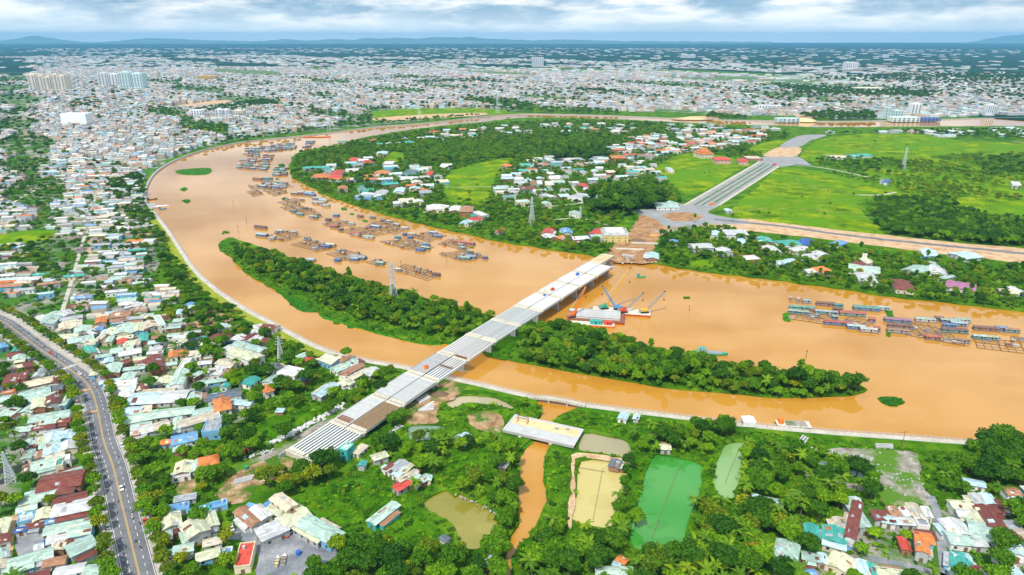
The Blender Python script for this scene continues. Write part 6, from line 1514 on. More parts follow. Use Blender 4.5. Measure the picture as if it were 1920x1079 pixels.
# ------------------------------------------------------------------ pylons
def pylon(px, py, hgt, label, wide=1.0, mat='pale_steel'):
    p = G(px, py); r = root('pylon', p, .5, label, 'pylon', 'power line pylons')
    w0, w1 = hgt * .19 * wide, hgt * .035
    for i in range(4):
        sx, sy = ((-1, -1), (1, -1), (1, 1), (-1, 1))[i]
        b = MB(); b.tube((sx * w0 / 2, sy * w0 / 2, -1), (sx * w0 * .19, sy * w0 * .19, hgt * .62), .2, n=4); b.tube((sx * w0 * .19, sy * w0 * .19, hgt * .62), (sx * w1 / 2, sy * w1 / 2, hgt), .16, n=4)
        b.build('leg', MATS[mat], r)
    b = MB(); nb = 9
    def c(t, i):
        w = (w0 * (1 - t / .62) + w0 * .38 * t / .62) / 2 if t < .62 else (w0 * .38 * (1 - (t - .62) / .38) + w1 * (t - .62) / .38) / 2
        sx, sy = ((-1, -1), (1, -1), (1, 1), (-1, 1))[i]
        return (sx * w, sy * w, t * hgt)
    for k in range(nb):
        t0, t1 = k / nb, (k + 1) / nb
        for i in range(4):
            b.tube(c(t0, i), c(t1, (i + 1) % 4), .1, n=3); b.tube(c(t0, (i + 1) % 4), c(t1, i), .1, n=3); b.tube(c(t1, i), c(t1, (i + 1) % 4), .1, n=3)
    b.build('lattice', MATS[mat], r)
    for t, l in ((.66, .15), (.78, .13), (.90, .11)):
        b = MB()
        for s in (-1, 1):
            b.tube((0, 0, hgt * t), (s * hgt * l, 0, hgt * (t + .012)), .13, n=4); b.tube((0, 0, hgt * (t + .05)), (s * hgt * l, 0, hgt * (t + .012)), .1, n=4)
            b.tube((s * hgt * l, 0, hgt * (t + .012)), (s * hgt * l, 0, hgt * (t - .03)), .1, n=4)
        b.build('cross_arm', MATS[mat], r)
pylon(738, 563, 33, 'tall grey lattice pylon rising from the wooded island')
pylon(527, 674, 17, 'squat lattice pylon beside the white villa', 1.4)
pylon(21, 903, 17, 'lattice pylon in the green strip beyond the avenue', 1.4)
pylon(997, 422, 33, 'grey lattice pylon on the peninsula shore')
pylon(1118, 395, 20, 'slim pylon beside the peninsula lane', .8)
pylon(1088, 412, 16, 'small pylon at the lane fork on the peninsula', .8)
pylon(933, 213, 60, 'tall teal pylon on the far bank', .8, 'wall_mintgrey')
pylon(787, 225, 50, 'teal pylon beside the far channel', .8, 'wall_mintgrey')
pylon(617, 245, 50, 'teal pylon on the town quay', .8, 'wall_mintgrey')
pylon(1693, 318, 36, 'faint pylon in the scrub beyond the meadow', .8)
mp_ = root('signal_mast', G(1691, 838), 0, 'bare dark mast with one arm on the river bank', 'mast')
MB().tube((0, 0, 0), (0, 0, 10), .22, .12, n=6).build('pole', MATS['wood'], mp_); MB().tube((-3, 0, 8.8), (1, 0, 9.2), .1, n=4).build('arm', MATS['wood'], mp_)
for i, (x, y, hgt, lb) in enumerate([(1603, 712, 5, 'channel marker post at the downstream island tip'), (1511, 672, 5, 'marker post sticking above the island treetops'), (447, 436, 7, 'bamboo stake nearest the upstream island tip'), (463, 420, 7, 'bamboo stake left standing in the wide river'), (438, 388, 7, 'bamboo stake far out in the wide river'), (705, 500, 7, 'stake standing beside the bare cage raft'), (752, 502, 6, 'second stake beside the bare cage raft'), (838, 492, 4, 'buoy stake off the outermost raft'), (1292, 583, 4, 'channel buoy post in the open river')]):
    r = root('marker_post', G(x, y, WZ), 0, lb.replace('left standing', 'standing'), 'post')
    MB().tube((0, 0, -1), (0, 0, hgt), .22, .16, n=6).build('post', MATS['wood'], r); MB().box((0, 0, hgt + .4), (.7, .5, .9)).build('topmark', MATS['rust_steel'], r)

# ------------------------------------------------------------------ vehicles
def car_meshes(mat):
    b = MB(); P = [(-2.15, .45), (-2.15, .95), (-1.2, 1.05), (1.0, 1.02), (2.0, .85), (2.15, .45)]
    n = len(P)
    b.add([(x, -.86, z) for x, z in P] + [(x, .86, z) for x, z in P], [tuple(range(n)), tuple(range(2 * n - 1, n - 1, -1))] + [(i, n + i, n + (i + 1) % n, (i + 1) % n) for i in range(n)])
    c = MB(); c.add([(-1.7, -.8, 1.0), (1.05, -.8, 1.0), (1.05, .8, 1.0), (-1.7, .8, 1.0), (-1.25, -.66, 1.5), (.3, -.66, 1.5), (.3, .66, 1.5), (-1.25, .66, 1.5)], [(4, 5, 6, 7), (0, 1, 5, 4), (1, 2, 6, 5), (2, 3, 7, 6), (3, 0, 4, 7)])
    t = MB(); t.box((-.47, 0, 1.52), (1.55, 1.3, .05))
    w = MB().tube((0, -.1, 0), (0, .1, 0), .33, n=10)
    return b.mesh('body', mat), c.mesh('glasshouse', MATS['glass']), t.mesh('roof', mat), w.mesh('wheel', MATS['tyre'])
CM = {k: car_meshes(MATS[m]) for k, m in dict(white='white_paint', red='red_paint', grey='steel', blue='blue_paint').items()}
hl_mesh = MB().box((0, 0, 0), (.1, .35, .18)).mesh('headlight', MATS['white_paint'])
def car(x, y, z, a, colr, label, name='parked_car', big=1.0, group=None):
    bo, gl_, ro, wh = CM[colr]
    r = root(name, (x, y, z), a, label, 'car', group); r.scale = (big, big, big)
    b_ = link('body', bo, r); link('glasshouse', gl_, r); link('roof', ro, r)
    for sx in (-1.35, 1.35):
        for sy in (-.8, .8): link('wheel', wh, r, (sx, sy, .33))
    for sy in (-.6, .6): link('headlight', hl_mesh, b_, (2.13, sy, .72))
def av_at(py, off):
    k = AVS[np.argmin(np.abs(to_px(AV[:, 0], AV[:, 1])[1] - py))]
    return along(AV, AVS, k, off)
for py, off, c, rv, nm, lb in ((923, 1.4, 'white', 1, 'car', 'white car driving down the avenue close to the centre line'), (705, 1.2, 'white', 1, 'car', 'white car on the avenue just past the zebra crossing'), (665, 2.0, 'red', 1, 'car', 'red car at the far end of the avenue'), (845, 7.2, 'white', 1, 'parked_car', 'white van parked on the pavement across the avenue from the trees'), (880, -6.9, 'white', 0, 'parked_car', 'white car parked half under the river-side avenue trees'),
                                (980, -6.9, 'white', 0, 'parked_car', 'white car parked by the mint warehouse kerb'), (752, 6.9, 'grey', 1, 'parked_car', 'grey car parked near the avenue bend'), (962, 6.9, 'blue', 1, 'parked_car', 'dark blue car parked beneath the avenue trees'), (995, 7.0, 'red', 1, 'parked_car', 'dark red car parked on the outer pavement'), (622, 2.5, 'grey', 1, 'car', 'grey car at the top of the avenue'), (640, -2.5, 'white', 0, 'car', 'white car climbing the far avenue')):
    p, a = av_at(py, off); car(p[0], p[1], .13 if nm == 'parked_car' else .06, a + (0 if rv else math.pi), c, lb, nm)
p = G(434, 992); car(p.x, p.y, .08, math.radians(120), 'white', 'white minibus parked at the workshop yard entrance', 'minibus', 1.25)
p = G(508, 1016); car(p.x, p.y, .08, math.radians(30), 'white', 'white minibus parked under the workshop canopy', 'minibus', 1.25)
p = G(538, 1004); car(p.x, p.y, .08, math.radians(100), 'red', 'red car inside the open workshop', 'parked_car', 1.1)
# motorbikes and their riders
def bike_meshes():
    b = MB(); b.box((0, 0, .72), (1.1, .26, .3)); b.box((.5, 0, .75), (.25, .22, .5)); b.box((-.35, 0, .92), (.7, .28, .12))
    w = MB().tube((0, -.06, 0), (0, .06, 0), .3, n=10)
    hb = MB().tube((0, -.34, 0), (0, .34, 0), .035, n=5)
    return b, w.mesh('wheel', MATS['tyre']), hb.mesh('handlebar', MATS['steel'])
bb, bw, bh = bike_meshes()
bike_bodies = {k: bb.mesh('body', MATS[m]) for k, m in dict(red='red_paint', blue='blue_paint', black='cloth', white='white_paint').items()}
def person_mesh():
    """A seated rider: one skin grown over a skeleton, knees bent, hands on the bar."""
    J = [((-.25, 0, 1.02), .16), ((-.2, 0, 1.30), .15), ((-.12, 0, 1.55), .16), ((-.09, 0, 1.68), .06), ((-.05, 0, 1.80), .105), ((-.05, 0, 1.90), .09),
         ((-.12, .2, 1.52), .07), ((.06, .27, 1.28), .05), ((.36, .27, 1.14), .04), ((-.12, -.2, 1.52), .07), ((.06, -.27, 1.28), .05), ((.36, -.27, 1.14), .04),
         ((.12, .17, .98), .09), ((.08, .19, .55), .06), ((.2, .19, .5), .05), ((.12, -.17, .98), .09), ((.08, -.19, .55), .06), ((.2, -.19, .5), .05)]
    Eg = [(0, 1), (1, 2), (2, 3), (3, 4), (4, 5), (2, 6), (6, 7), (7, 8), (2, 9), (9, 10), (10, 11), (0, 12), (12, 13), (13, 14), (0, 15), (15, 16), (16, 17)]
    m = bpy.data.meshes.new('person'); m.from_pydata([j[0] for j in J], Eg, [])
    o = bpy.data.objects.new('person', m); C.objects.link(o)
    o.modifiers.new('Skin', 'SKIN')
    for sv, (_, rr_) in zip(m.skin_vertices[0].data, J): sv.radius = (rr_, rr_)
    m.skin_vertices[0].data[0].use_root = True
    o.modifiers.new('Sub', 'SUBSURF').levels = 1
    dg = bpy.context.evaluated_depsgraph_get()
    me = bpy.data.meshes.new_from_object(o.evaluated_get(dg))
    bpy.data.objects.remove(o)
    return me
pm0 = person_mesh()
coats = []
for k, cl in dict(dark=(.05, .055, .07), red=(.5, .06, .05), white=(.7, .7, .68), blue=(.08, .2, .5), green=(.08, .3, .15)).items():
    m = pm0.copy(); m.materials.clear(); m.materials.append(plain('jacket_' + k, cl, .9, .2)); coats.append((k, m))
helm = MB().tube((-.05, 0, 1.80), (-.05, 0, 1.97), .145, .09, n=10).mesh('helmet', MATS['white_paint'])
brs = np.random.default_rng(77)
bk = ['red', 'blue', 'black', 'white']
bikes = []
for py in (608, 618, 630, 642, 650, 656, 668, 674, 684, 692, 697, 712, 718, 728, 742, 748, 778, 792, 818, 836, 848, 862, 885, 920, 945, 970, 984, 996, 1012, 1018, 1030, 1032, 1045, 1062):
    side = 1 if brs.random() < .5 else -1
    p, a = av_at(py + brs.uniform(-2, 2), side * brs.uniform(1.2, 5.0))
    bikes.append((py, p, a + (0 if side > 0 else math.pi), bk[brs.integers(4)], int(brs.integers(len(coats)))))
bikes.sort(key=lambda t: -t[1][1] * -1)
for i, (py, p, a, c, k) in enumerate(bikes):
    r = root('motorbike', (p[0], p[1], .06), a, f'{c} motorbike on the avenue, {ordinal(i)} counting up from the picture bottom', 'motorbike', 'motorbikes on the avenue')
    link('body', bike_bodies[c], r); link('handlebar', bh, r, (.5, 0, 1.08))
    for x in (-.6, .62): link('wheel', bw, r, (x, 0, .3))
    q = link('person', coats[k][1], None, (p[0], p[1], .06), a)
    tag(q, f'rider in a {coats[k][0]} jacket on the {ordinal(i)} motorbike up the avenue', 'person', 'riders on the avenue')
    link('helmet', helm, q)

# street lamps and bikes parked on the pavements
lampp = MB().tube((0, 0, 0), (0, 0, 8.5), .12, .08, 6).mesh('pole', MATS['pale_steel']); lampa = MB().tube((0, 0, 8.4), (2.2, 0, 8.9), .07, n=5).mesh('arm', MATS['pale_steel']); lamph = MB().box((2.5, 0, 8.85), (.9, .3, .16)).mesh('lamp_head', MATS['steel'])
for side, nm in ((1, 'outer'), (-1, 'river')):
    for k, d in enumerate(np.arange(AVS[-1] - 40, 30, -30.0)):
        p, a = along(AV, AVS, d, side * 6.9)
        r = root('street_lamp', (p[0], p[1], .13), a - side * math.pi / 2, f'grey street lamp on the {nm} kerb of the avenue, {ordinal(k)} counting from the front', 'street lamp', 'street lamps of the avenue')
        link('pole', lampp, r); link('arm', lampa, r); link('lamp_head', lamph, r)
for side, nm in ((1, 'outer'), (-1, 'river')):
    for k, d in enumerate(sorted(brs.uniform(20, AVS[-1] - 25, 24), reverse=True)):
        p, a = along(AV, AVS, d, side * brs.uniform(8.0, 10.2)); c = bk[brs.integers(4)]
        r = root('motorbike', (p[0], p[1], .13), a + brs.uniform(.8, 2.2), f'riderless {c} motorbike parked on the {nm} pavement, {ordinal(k)} counting from the front', 'motorbike', 'parked motorbikes')
        link('body', bike_bodies[c], r); link('handlebar', bh, r, (.5, 0, 1.08))
        for x in (-.6, .62): link('wheel', bw, r, (x, 0, .3))
# ------------------------------------------------------------------ small things on the ground
tent = root('tent', G(1402, 797, .25), math.radians(-4), 'white pointed event tent on the river walk', 'tent')
for x in (-3.4, 3.4):
    for y in (-3, 3): MB().tube((x, y, 0), (x, y, 3.8), .1, n=5).build('pole', MATS['pale_steel'], tent)
cn = MB(); cn.add([(-3.6, -3.2, 3.7), (3.6, -3.2, 3.7), (3.6, 3.2, 3.7), (-3.6, 3.2, 3.7), (-.4, 0, 6.0), (.4, 0, 6.0)], [(0, 1, 5, 4), (1, 2, 5), (2, 3, 4, 5), (3, 0, 4)]); cn.build('canopy', MATS['white_paint'], tent)
for y, s_ in ((-3.2, 1), (3.2, 1)): MB().box((0, y, 2.1), (7, .06, 3.2)).build('side_cloth', MATS['white_paint'], tent)
def stone_row(px, n, size, label, seed, mat='concrete', spread=1.0, rows=1):
    L_ = smooth_line(W2(px), 1.0); S_ = np.concatenate([[0], np.cumsum(np.linalg.norm(np.diff(L_, axis=0), axis=1))]); r_ = np.random.default_rng(seed)
    ro = root('rubble_heap', (L_[0][0], L_[0][1], 0), 0, label, 'rubble'); ms = []
    for k in range(4):
        b = bmesh.new(); bmesh.ops.create_icosphere(b, subdivisions=1, radius=.5)
        for v in b.verts: v.co = Vector((v.co.x * r_.uniform(.7, 1.4), v.co.y * r_.uniform(.6, 1.1), v.co.z * r_.uniform(.5, .9)))
        m = bpy.data.meshes.new('stone'); b.to_mesh(m); b.free(); m.materials.append(MATS[mat]); ms.append(m)
    for i in range(n):
        d = r_.uniform(0, S_[-1]); x = np.interp(d, S_, L_[:, 0]) - L_[0][0] + r_.normal(0, spread); y = np.interp(d, S_, L_[:, 1]) - L_[0][1] + r_.normal(0, spread)
        s_ = size * r_.uniform(.5, 1.4)
        link('stone', ms[r_.integers(4)], ro, (x, y, s_ * .2), r_.uniform(0, 6), (s_, s_, s_))
stone_row([(505, 832), (545, 815), (590, 790), (625, 772), (648, 758)], 290, 1.6, 'long heap of pale broken concrete along the bridge', 1, 'concrete_new', 1.1)
stone_row([(460, 860), (480, 850), (510, 848)], 40, 1.5, 'pale concrete lumps beside the rubble track', 2, 'concrete', 1.6)
stone_row([(420, 915), (445, 895), (470, 885), (500, 870)], 60, 1.2, 'scattered bricks and lumps on the rubble track lot', 3, 'wall_rust', 3.0)
stone_row([(720, 825), (735, 812), (750, 800)], 36, 1.5, 'pale debris by the teal pond', 4, 'concrete', .8)
stone_row([(1525, 842), (1570, 850), (1640, 862)], 46, 1.3, 'row of white debris edging the rubble clearing', 5, 'concrete', .9)
stone_row([(1640, 880), (1690, 900), (1720, 930)], 60, 1.1, 'grey lumps strewn over the rubble clearing', 6, 'concrete_grey', 5.0)
stone_row([(845, 925), (880, 938), (910, 952), (938, 968)], 30, .9, 'stones along the olive pond bank', 7, 'concrete', .7)
stone_row([(1150, 492), (1200, 492), (1245, 490)], 24, 1.6, 'rubble along the far bank below the earthworks', 8, 'concrete_beige', 1.6)
stone_row([(1220, 440), (1260, 432), (1300, 430)], 46, 2.2, 'grey rubble on the far building site', 9, 'concrete', 5.0)
for k, (x, y, a, n, lb) in enumerate([(797, 752, .9, 4, 'white concrete planks laid side by side near the bridge'), (799, 770, .2, 5, 'fan of white concrete planks on the bulldozed earth'), (1180, 469, -.12, 3, 'long pale precast beams on the far building site'), (1208, 458, -.12, 3, 'second row of pale precast beams behind the first'), (455, 905, .45, 3, 'grey precast beams beside the rubble track'), (1658, 841, -.05, 3, 'white slabs lying at the rubble clearing edge'), (1510, 830, .9, 3, 'grey wall panels stacked by the river walk')]):
    r = root('beam_pile', G(x, y, .07), a, lb, 'beams'); pmx = MB().box((0, 0, .5), (9 if k not in (2, 3) else 28, .9, .9)).mesh('beam', MATS['concrete_new' if k < 2 else 'concrete_beige' if k < 4 else 'concrete'])
    for j in range(n): link('beam', pmx, r, (.5 * j, j * 1.4, 0), .0 if k != 1 else .18 * j)
for k, (x, y, mt, lb) in enumerate([(519, 1056, 'sand_deck', 'beached wooden boat hull in the gravel yard, first of two'), (532, 1052, 'old_wood', 'beached wooden boat hull beside its twin in the gravel yard')]):
    r = root('boat_hull', G(x, y, .08), math.radians(100), lb, 'boat')
    b = MB(); b.add([(-3, -.9, .9), (2, -1, .9), (3.6, 0, 1.1), (2, 1, .9), (-3, .9, .9), (-2.7, -.5, 0), (2, -.5, 0), (3, 0, .1), (2, .5, 0), (-2.7, .5, 0)], [(0, 1, 6, 5), (1, 2, 7, 6), (2, 3, 8, 7), (3, 4, 9, 8), (4, 0, 5, 9), (5, 6, 7, 8, 9)]); b.build('hull', MATS['white_paint'], r)
    MB().box((-.3, 0, .6), (4.4, 1.3, .2)).build('floor', MATS[mt], r)
    for xx in (-2, 0, 1.6): MB().box((xx, 0, .85), (.4, 1.7, .1)).build('thwart', MATS['wood'], r)
for k, (x, y, c, lb) in enumerate([(87, 1020, 'blue_paint', 'blue water tank in the little grey yard'), (455, 962, 'blue_paint', 'blue tarpaulined tank behind the workshop'), (462, 880, 'crane_green', 'green drum on the rubble track lot'), (560, 1040, 'blue_paint', 'blue drum beside the gravel yard hut')]):
    r = root('water_tank', G(x, y, .08), 0, lb, 'tank'); MB().tube((0, 0, 0), (0, 0, 1.8), 1.0, n=14).build('drum', MATS[c], r); MB().tube((0, 0, 1.8), (0, 0, 2.0), .5, .3, n=10).build('lid', MATS[c], r)
def container(x, y, a, mat, lb):
    r = root('skip_container', G(x, y, .05), a, lb, 'container')
    MB().box((0, 0, 1.2), (6, 2.4, 2.4)).build('body', MATS[mat], r)
    for t in np.linspace(-2.7, 2.7, 7): MB().box((t, -1.22, 1.2), (.25, .08, 2.2)).build('rib', MATS[mat], r)
container(449, 852, .35, 'orange_mark', 'orange shipping container beside the rubble track'); container(462, 844, .35, 'rust_steel', 'rusty container next to the orange one')
container(1335, 384, .3, 'orange_paint', 'orange cabin beside the boulevard junction'); container(1452, 310, .3, 'red_paint', 'red cabin at the upper end of the boulevard')
container(1166, 447, .4, 'blue_paint', 'blue container beside the yellow villa wall')
# pond fence ropes and the small walls round the ponds
for a, b_, lb in (((1276, 868), (1222, 1010), 'pale net line strung down the bright green pond'), ((1130, 880), (1112, 975), 'pale net line along the beige pond'), ((1086, 878), (1134, 886), 'net line across the top of the beige pond'), ((1387, 838), (1360, 905), 'net line down the pale green pond')):
    A, B = G(*a, POND_Z), G(*b_, POND_Z); r = root('net_line', A, 0, lb, 'net'); D = B - A
    MB().tube((0, 0, .35), (D.x, D.y, .35), .12, n=4).build('rope', MATS['old_wood'], r)
    fm = MB().tube((0, 0, -.3), (0, 0, .75), .1, n=5).mesh('stake', MATS['wood'])
    for t in np.linspace(0, 1, 12): link('stake', fm, r, (D.x * t, D.y * t, 0))

# ------------------------------------------------------------------ plants
def ico(sub):
    b = bmesh.new(); bmesh.ops.create_icosphere(b, subdivisions=sub, radius=1.0)
    v = np.array([x.co[:] for x in b.verts]); f = [tuple(x.index for x in p.verts) for p in b.faces]; b.free()
    return v, f
ICO_V, ICO_F = ico(1)
def leaf_cloud(b, r, cen, rad, n, size, flat=.75):
    """n leaf sprays round a lobe, standing off it at odd angles."""
    for _ in range(n):
        d = r.normal(0, 1, 3); d /= np.linalg.norm(d)
        if d[2] < -.35: d[2] = abs(d[2])
        p = cen + d * rad * np.array([1, 1, flat]) * r.uniform(.72, 1.2)
        nrm = d + r.normal(0, .75, 3); nrm /= np.linalg.norm(nrm)
        t = np.cross(nrm, r.normal(0, 1, 3)); t /= np.linalg.norm(t) + 1e-9
        u = np.cross(nrm, t)
        s = size * r.uniform(.6, 1.3)
        b.add([p - t * s * .5 - u * s * .32, p + t * s * .55 - u * s * .2, p + t * s * .5 + u * s * .36, p - t * s * .45 + u * s * .3], [(0, 1, 2, 3)])
def crown_mesh(name, seed, R, Hc, nl, leaves, size, mat, base, tall=1.0, flat=.75, spread=.62):
    r = np.random.default_rng(seed); b = MB()
    for k in range(nl):
        if k == 0: cen = np.array([0, 0, base + Hc * .5])
        else:
            a = k * 2.399 + r.uniform(-.4, .4); q = math.sqrt(k / nl) * spread
            cen = np.array([R * q * math.cos(a), R * q * math.sin(a), base + Hc * (.18 + .62 * (1 - q) ** .7 * tall + r.uniform(-.1, .12))])
        rad = R * r.uniform(.24, .42) * (1.15 if k == 0 else 1)
        v = ICO_V * (1 + r.normal(0, .09, (len(ICO_V), 1))) * rad * .66 * np.array([1, 1, flat]) + cen
        b.add(v, ICO_F)
        leaf_cloud(b, r, cen, rad * .92, leaves // nl, size, flat)
    return b.mesh(name, MATS[mat])
def trunk_mesh(name, seed, h, r0, limbs=4):
    r = np.random.default_rng(seed); b = MB()
    b.tube((0, 0, -.6), (.1, .05, h * .55), r0, r0 * .7, 7)
    for k in range(limbs):
        a = k * 2 * math.pi / limbs + r.uniform(-.4, .4)
        b.tube((.1, .05, h * .5), (math.cos(a) * h * .28, math.sin(a) * h * .28, h * r.uniform(.8, 1.0)), r0 * .5, r0 * .2, 5)
    return b.mesh(name, MATS['bark'])
# kinds of tree: (word, crown, trunk)
KINDS = []
def kind(word, seed, R, Hc, nl, leaves, size, mat, base, **kw):
    KINDS.append((word, crown_mesh('crown', seed, R, Hc, nl, leaves, size, mat, base, **kw), trunk_mesh('trunk', seed, base + Hc * .5, .24 if R < 5 else .34), R, base + Hc))
kind('round green tree', 1, 4.2, 5.5, 16, 1189, 0.64, 'leaf_mid', 2.6)
kind('spreading green tree', 2, 5.0, 4.8, 18, 1377, 0.68, 'leaf_mid', 2.8)
kind('ragged green tree', 3, 3.8, 6.5, 14, 928, 0.68, 'leaf_mid', 2.4, spread=.75)
kind('dark domed tree', 4, 4.8, 6.5, 18, 1377, 0.60, 'leaf_dark', 2.6)
kind('dark spreading tree', 5, 5.6, 5.6, 19, 1522, 0.68, 'leaf_dark', 3.0)
kind('yellowish green tree', 6, 4.0, 5.2, 15, 1015, 0.64, 'leaf_olive', 2.6)
kind('olive ragged tree', 7, 3.6, 6.2, 14, 812, 0.68, 'leaf_olive', 2.6, spread=.8)
kind('fresh green bushy tree', 8, 3.6, 4.4, 15, 1015, 0.60, 'leaf_fresh', 1.2)
kind('tall slim tree', 9, 3.0, 8.5, 15, 1044, 0.60, 'leaf_mid', 3.0, tall=1.4, spread=.5)
def frond_mesh(seed, L=3.6):
    r = np.random.default_rng(seed); b = MB(); n = 8
    mid = []
    for i in range(n + 1):
        t = i / n
        mid.append(np.array([L * (t - .10 * t * t), 0, L * (.42 * t - .72 * t * t)]))
    for i in range(n):
        t = i / n
        w = (.20 + .62 * math.sin(math.pi * min(1, t * 1.05 + .12))) * .85
        p, q = mid[i], mid[i + 1]
        for s in (-1, 1):
            tip = p + np.array([L * .10, s * w, -.28 * w]) + r.normal(0, .03, 3)
            b.add([p, q, q * .4 + p * .6 + np.array([L * .16, s * w * .96, -.32 * w]), tip], [(0, 1, 2, 3)] if s > 0 else [(3, 2, 1, 0)])
    return b.mesh('frond', MATS['leaf_palm'])
FR = [frond_mesh(20), frond_mesh(21, 3.2), frond_mesh(22, 4.0)]
def palm_trunk(seed, h):
    r = np.random.default_rng(seed); b = MB(); lean = r.uniform(-.9, .9, 2); pts = [(lean[0] * t * t, lean[1] * t * t, -.5 + (h + .5) * t) for t in (0, .33, .66, 1)]
    for a, c, ra, rc in zip(pts, pts[1:], (.26, .2, .17), (.2, .17, .15)): b.tube(a, c, ra, rc, 7)
    return b.mesh('trunk', MATS['bark']), pts[-1]
PALMS = [(palm_trunk(30 + k, hh), hh) for k, hh in enumerate((6.5, 7.5, 5.5))]
def frond_set(k, n=13):
    r = np.random.default_rng(50 + k); out = []
    for i in range(n):
        el = (-.35, .05, .5)[i % 3] + r.uniform(-.12, .12)
        out.append((FR[i % 3], (0, -el, i * 2.399 + r.uniform(-.2, .2))))
    return out
def joined_palm(k):
    (tm, top), hh = PALMS[k]; b = MB()
    b.add([v.co[:] for v in tm.vertices], [tuple(p.vertices) for p in tm.polygons])
    for m, rot in frond_set(k, 11):
        M = Matrix.Translation(Vector(top)) @ Matrix.Rotation(rot[2], 4, 'Z') @ Matrix.Rotation(rot[1], 4, 'Y')
        b.add([(M @ v.co)[:] for v in m.vertices], [tuple(p.vertices) for p in m.polygons])
    return b.mesh('palm', MATS['leaf_palm'])
def banana_mesh(seed):
    r = np.random.default_rng(seed); b = MB()
    for k in range(9):
        a, el, L = r.uniform(0, 6.3), r.uniform(.55, 1.25), r.uniform(2.2, 3.2)
        d = np.array([math.cos(a), math.sin(a), 0]); s = np.array([-d[1], d[0], 0]) * .36
        c0 = d * r.uniform(0, .8); p = [c0 + d * L * t * math.cos(el) + np.array([0, 0, .4 + L * (t * math.sin(el) - .38 * t * t)]) for t in (0, .4, .75, 1)]
        w = (.3, 1, .9, .1)
        b.add([x + s * q for x, q in zip(p, w)] + [x - s * q for x, q in zip(p, w)], [(i, i + 1, i + 5, i + 4) for i in range(3)])
    return b.mesh('banana', MATS['leaf_fresh'])
def bush_mesh(seed, R, n, size, mat, flat=.7):
    r = np.random.default_rng(seed); b = MB()
    for k in range(3):
        cen = np.array([r.uniform(-.5, .5) * R, r.uniform(-.5, .5) * R, R * .3]); rad = R * r.uniform(.45, .65)
        b.add(ICO_V * rad * .75 * np.array([1, 1, flat]) + cen, ICO_F)
        leaf_cloud(b, r, cen, rad, n // 3, size, flat)
    return b.mesh('bush', MATS[mat])
lib = bpy.data.collections.new('plant_library')          # shapes for the masses of plants; not part of the scene itself
def lib_add(coll, i, mesh):
    o = bpy.data.objects.new(f'shape_{coll.name}_{i:02d}', mesh); coll.objects.link(o)
for i, (w, cm, tm, R, hh) in enumerate(KINDS): lib_add(lib, i, cm)
lib_add(lib, 9, joined_palm(0)); lib_add(lib, 10, joined_palm(1)); lib_add(lib, 11, banana_mesh(4))
low = bpy.data.collections.new('low_plant_library')
for i, (R, n, s, m) in enumerate(((1.5, 66, .5, 'leaf_mid'), (1.2, 54, .45, 'leaf_fresh'), (1.8, 72, .55, 'leaf_dark'), (1.0, 45, .4, 'leaf_fresh'), (1.3, 54, .5, 'leaf_olive'), (.9, 60, .36, 'leaf_hyacinth'))):
    lib_add(low, i, bush_mesh(60 + i, R, n, s, m))
lib_add(low, 6, banana_mesh(5))

def scatter(name, coll, P, var, scl, rot, z, label):
    """One mass of plants: a point each, the shape picked by number."""
    m = bpy.data.meshes.new(name)
    V = np.column_stack([P, z]).astype(np.float32)
    m.vertices.add(len(V)); m.vertices.foreach_set('co', V.ravel())
    for nm, ty, d in (('pick', 'INT', var.astype(np.int32)), ('size', 'FLOAT', scl.astype(np.float32)), ('turn', 'FLOAT', rot.astype(np.float32))):
        m.attributes.new(nm, ty, 'POINT').data.foreach_set('value', d)
    o = link(name, m)
    ng = bpy.data.node_groups.new(name + '_spread', 'GeometryNodeTree')
    ng.interface.new_socket('Geometry', in_out='INPUT', socket_type='NodeSocketGeometry'); ng.interface.new_socket('Geometry', in_out='OUTPUT', socket_type='NodeSocketGeometry')
    gi, go = ng.nodes.new('NodeGroupInput'), ng.nodes.new('NodeGroupOutput')
    ci = ng.nodes.new('GeometryNodeCollectionInfo'); ci.inputs['Collection'].default_value = coll; ci.inputs['Separate Children'].default_value = True; ci.inputs['Reset Children'].default_value = True
    ip = ng.nodes.new('GeometryNodeInstanceOnPoints'); ip.inputs['Pick Instance'].default_value = True
    def attr(nm, ty):
        a = ng.nodes.new('GeometryNodeInputNamedAttribute'); a.data_type = ty; a.inputs['Name'].default_value = nm; return a.outputs['Attribute']
    ng.links.new(gi.outputs[0], ip.inputs['Points']); ng.links.new(ci.outputs[0], ip.inputs['Instance'])
    ng.links.new(attr('pick', 'INT'), ip.inputs['Instance Index']); ng.links.new(attr('size', 'FLOAT'), ip.inputs['Scale'])
    cx = ng.nodes.new('ShaderNodeCombineXYZ'); ng.links.new(attr('turn', 'FLOAT'), cx.inputs[2]); ng.links.new(cx.outputs[0], ip.inputs['Rotation'])
    ng.links.new(ip.outputs[0], go.inputs[0])
    o.modifiers.new('spread', 'NODES').node_group = ng
    return tag(o, label, kind='stuff')

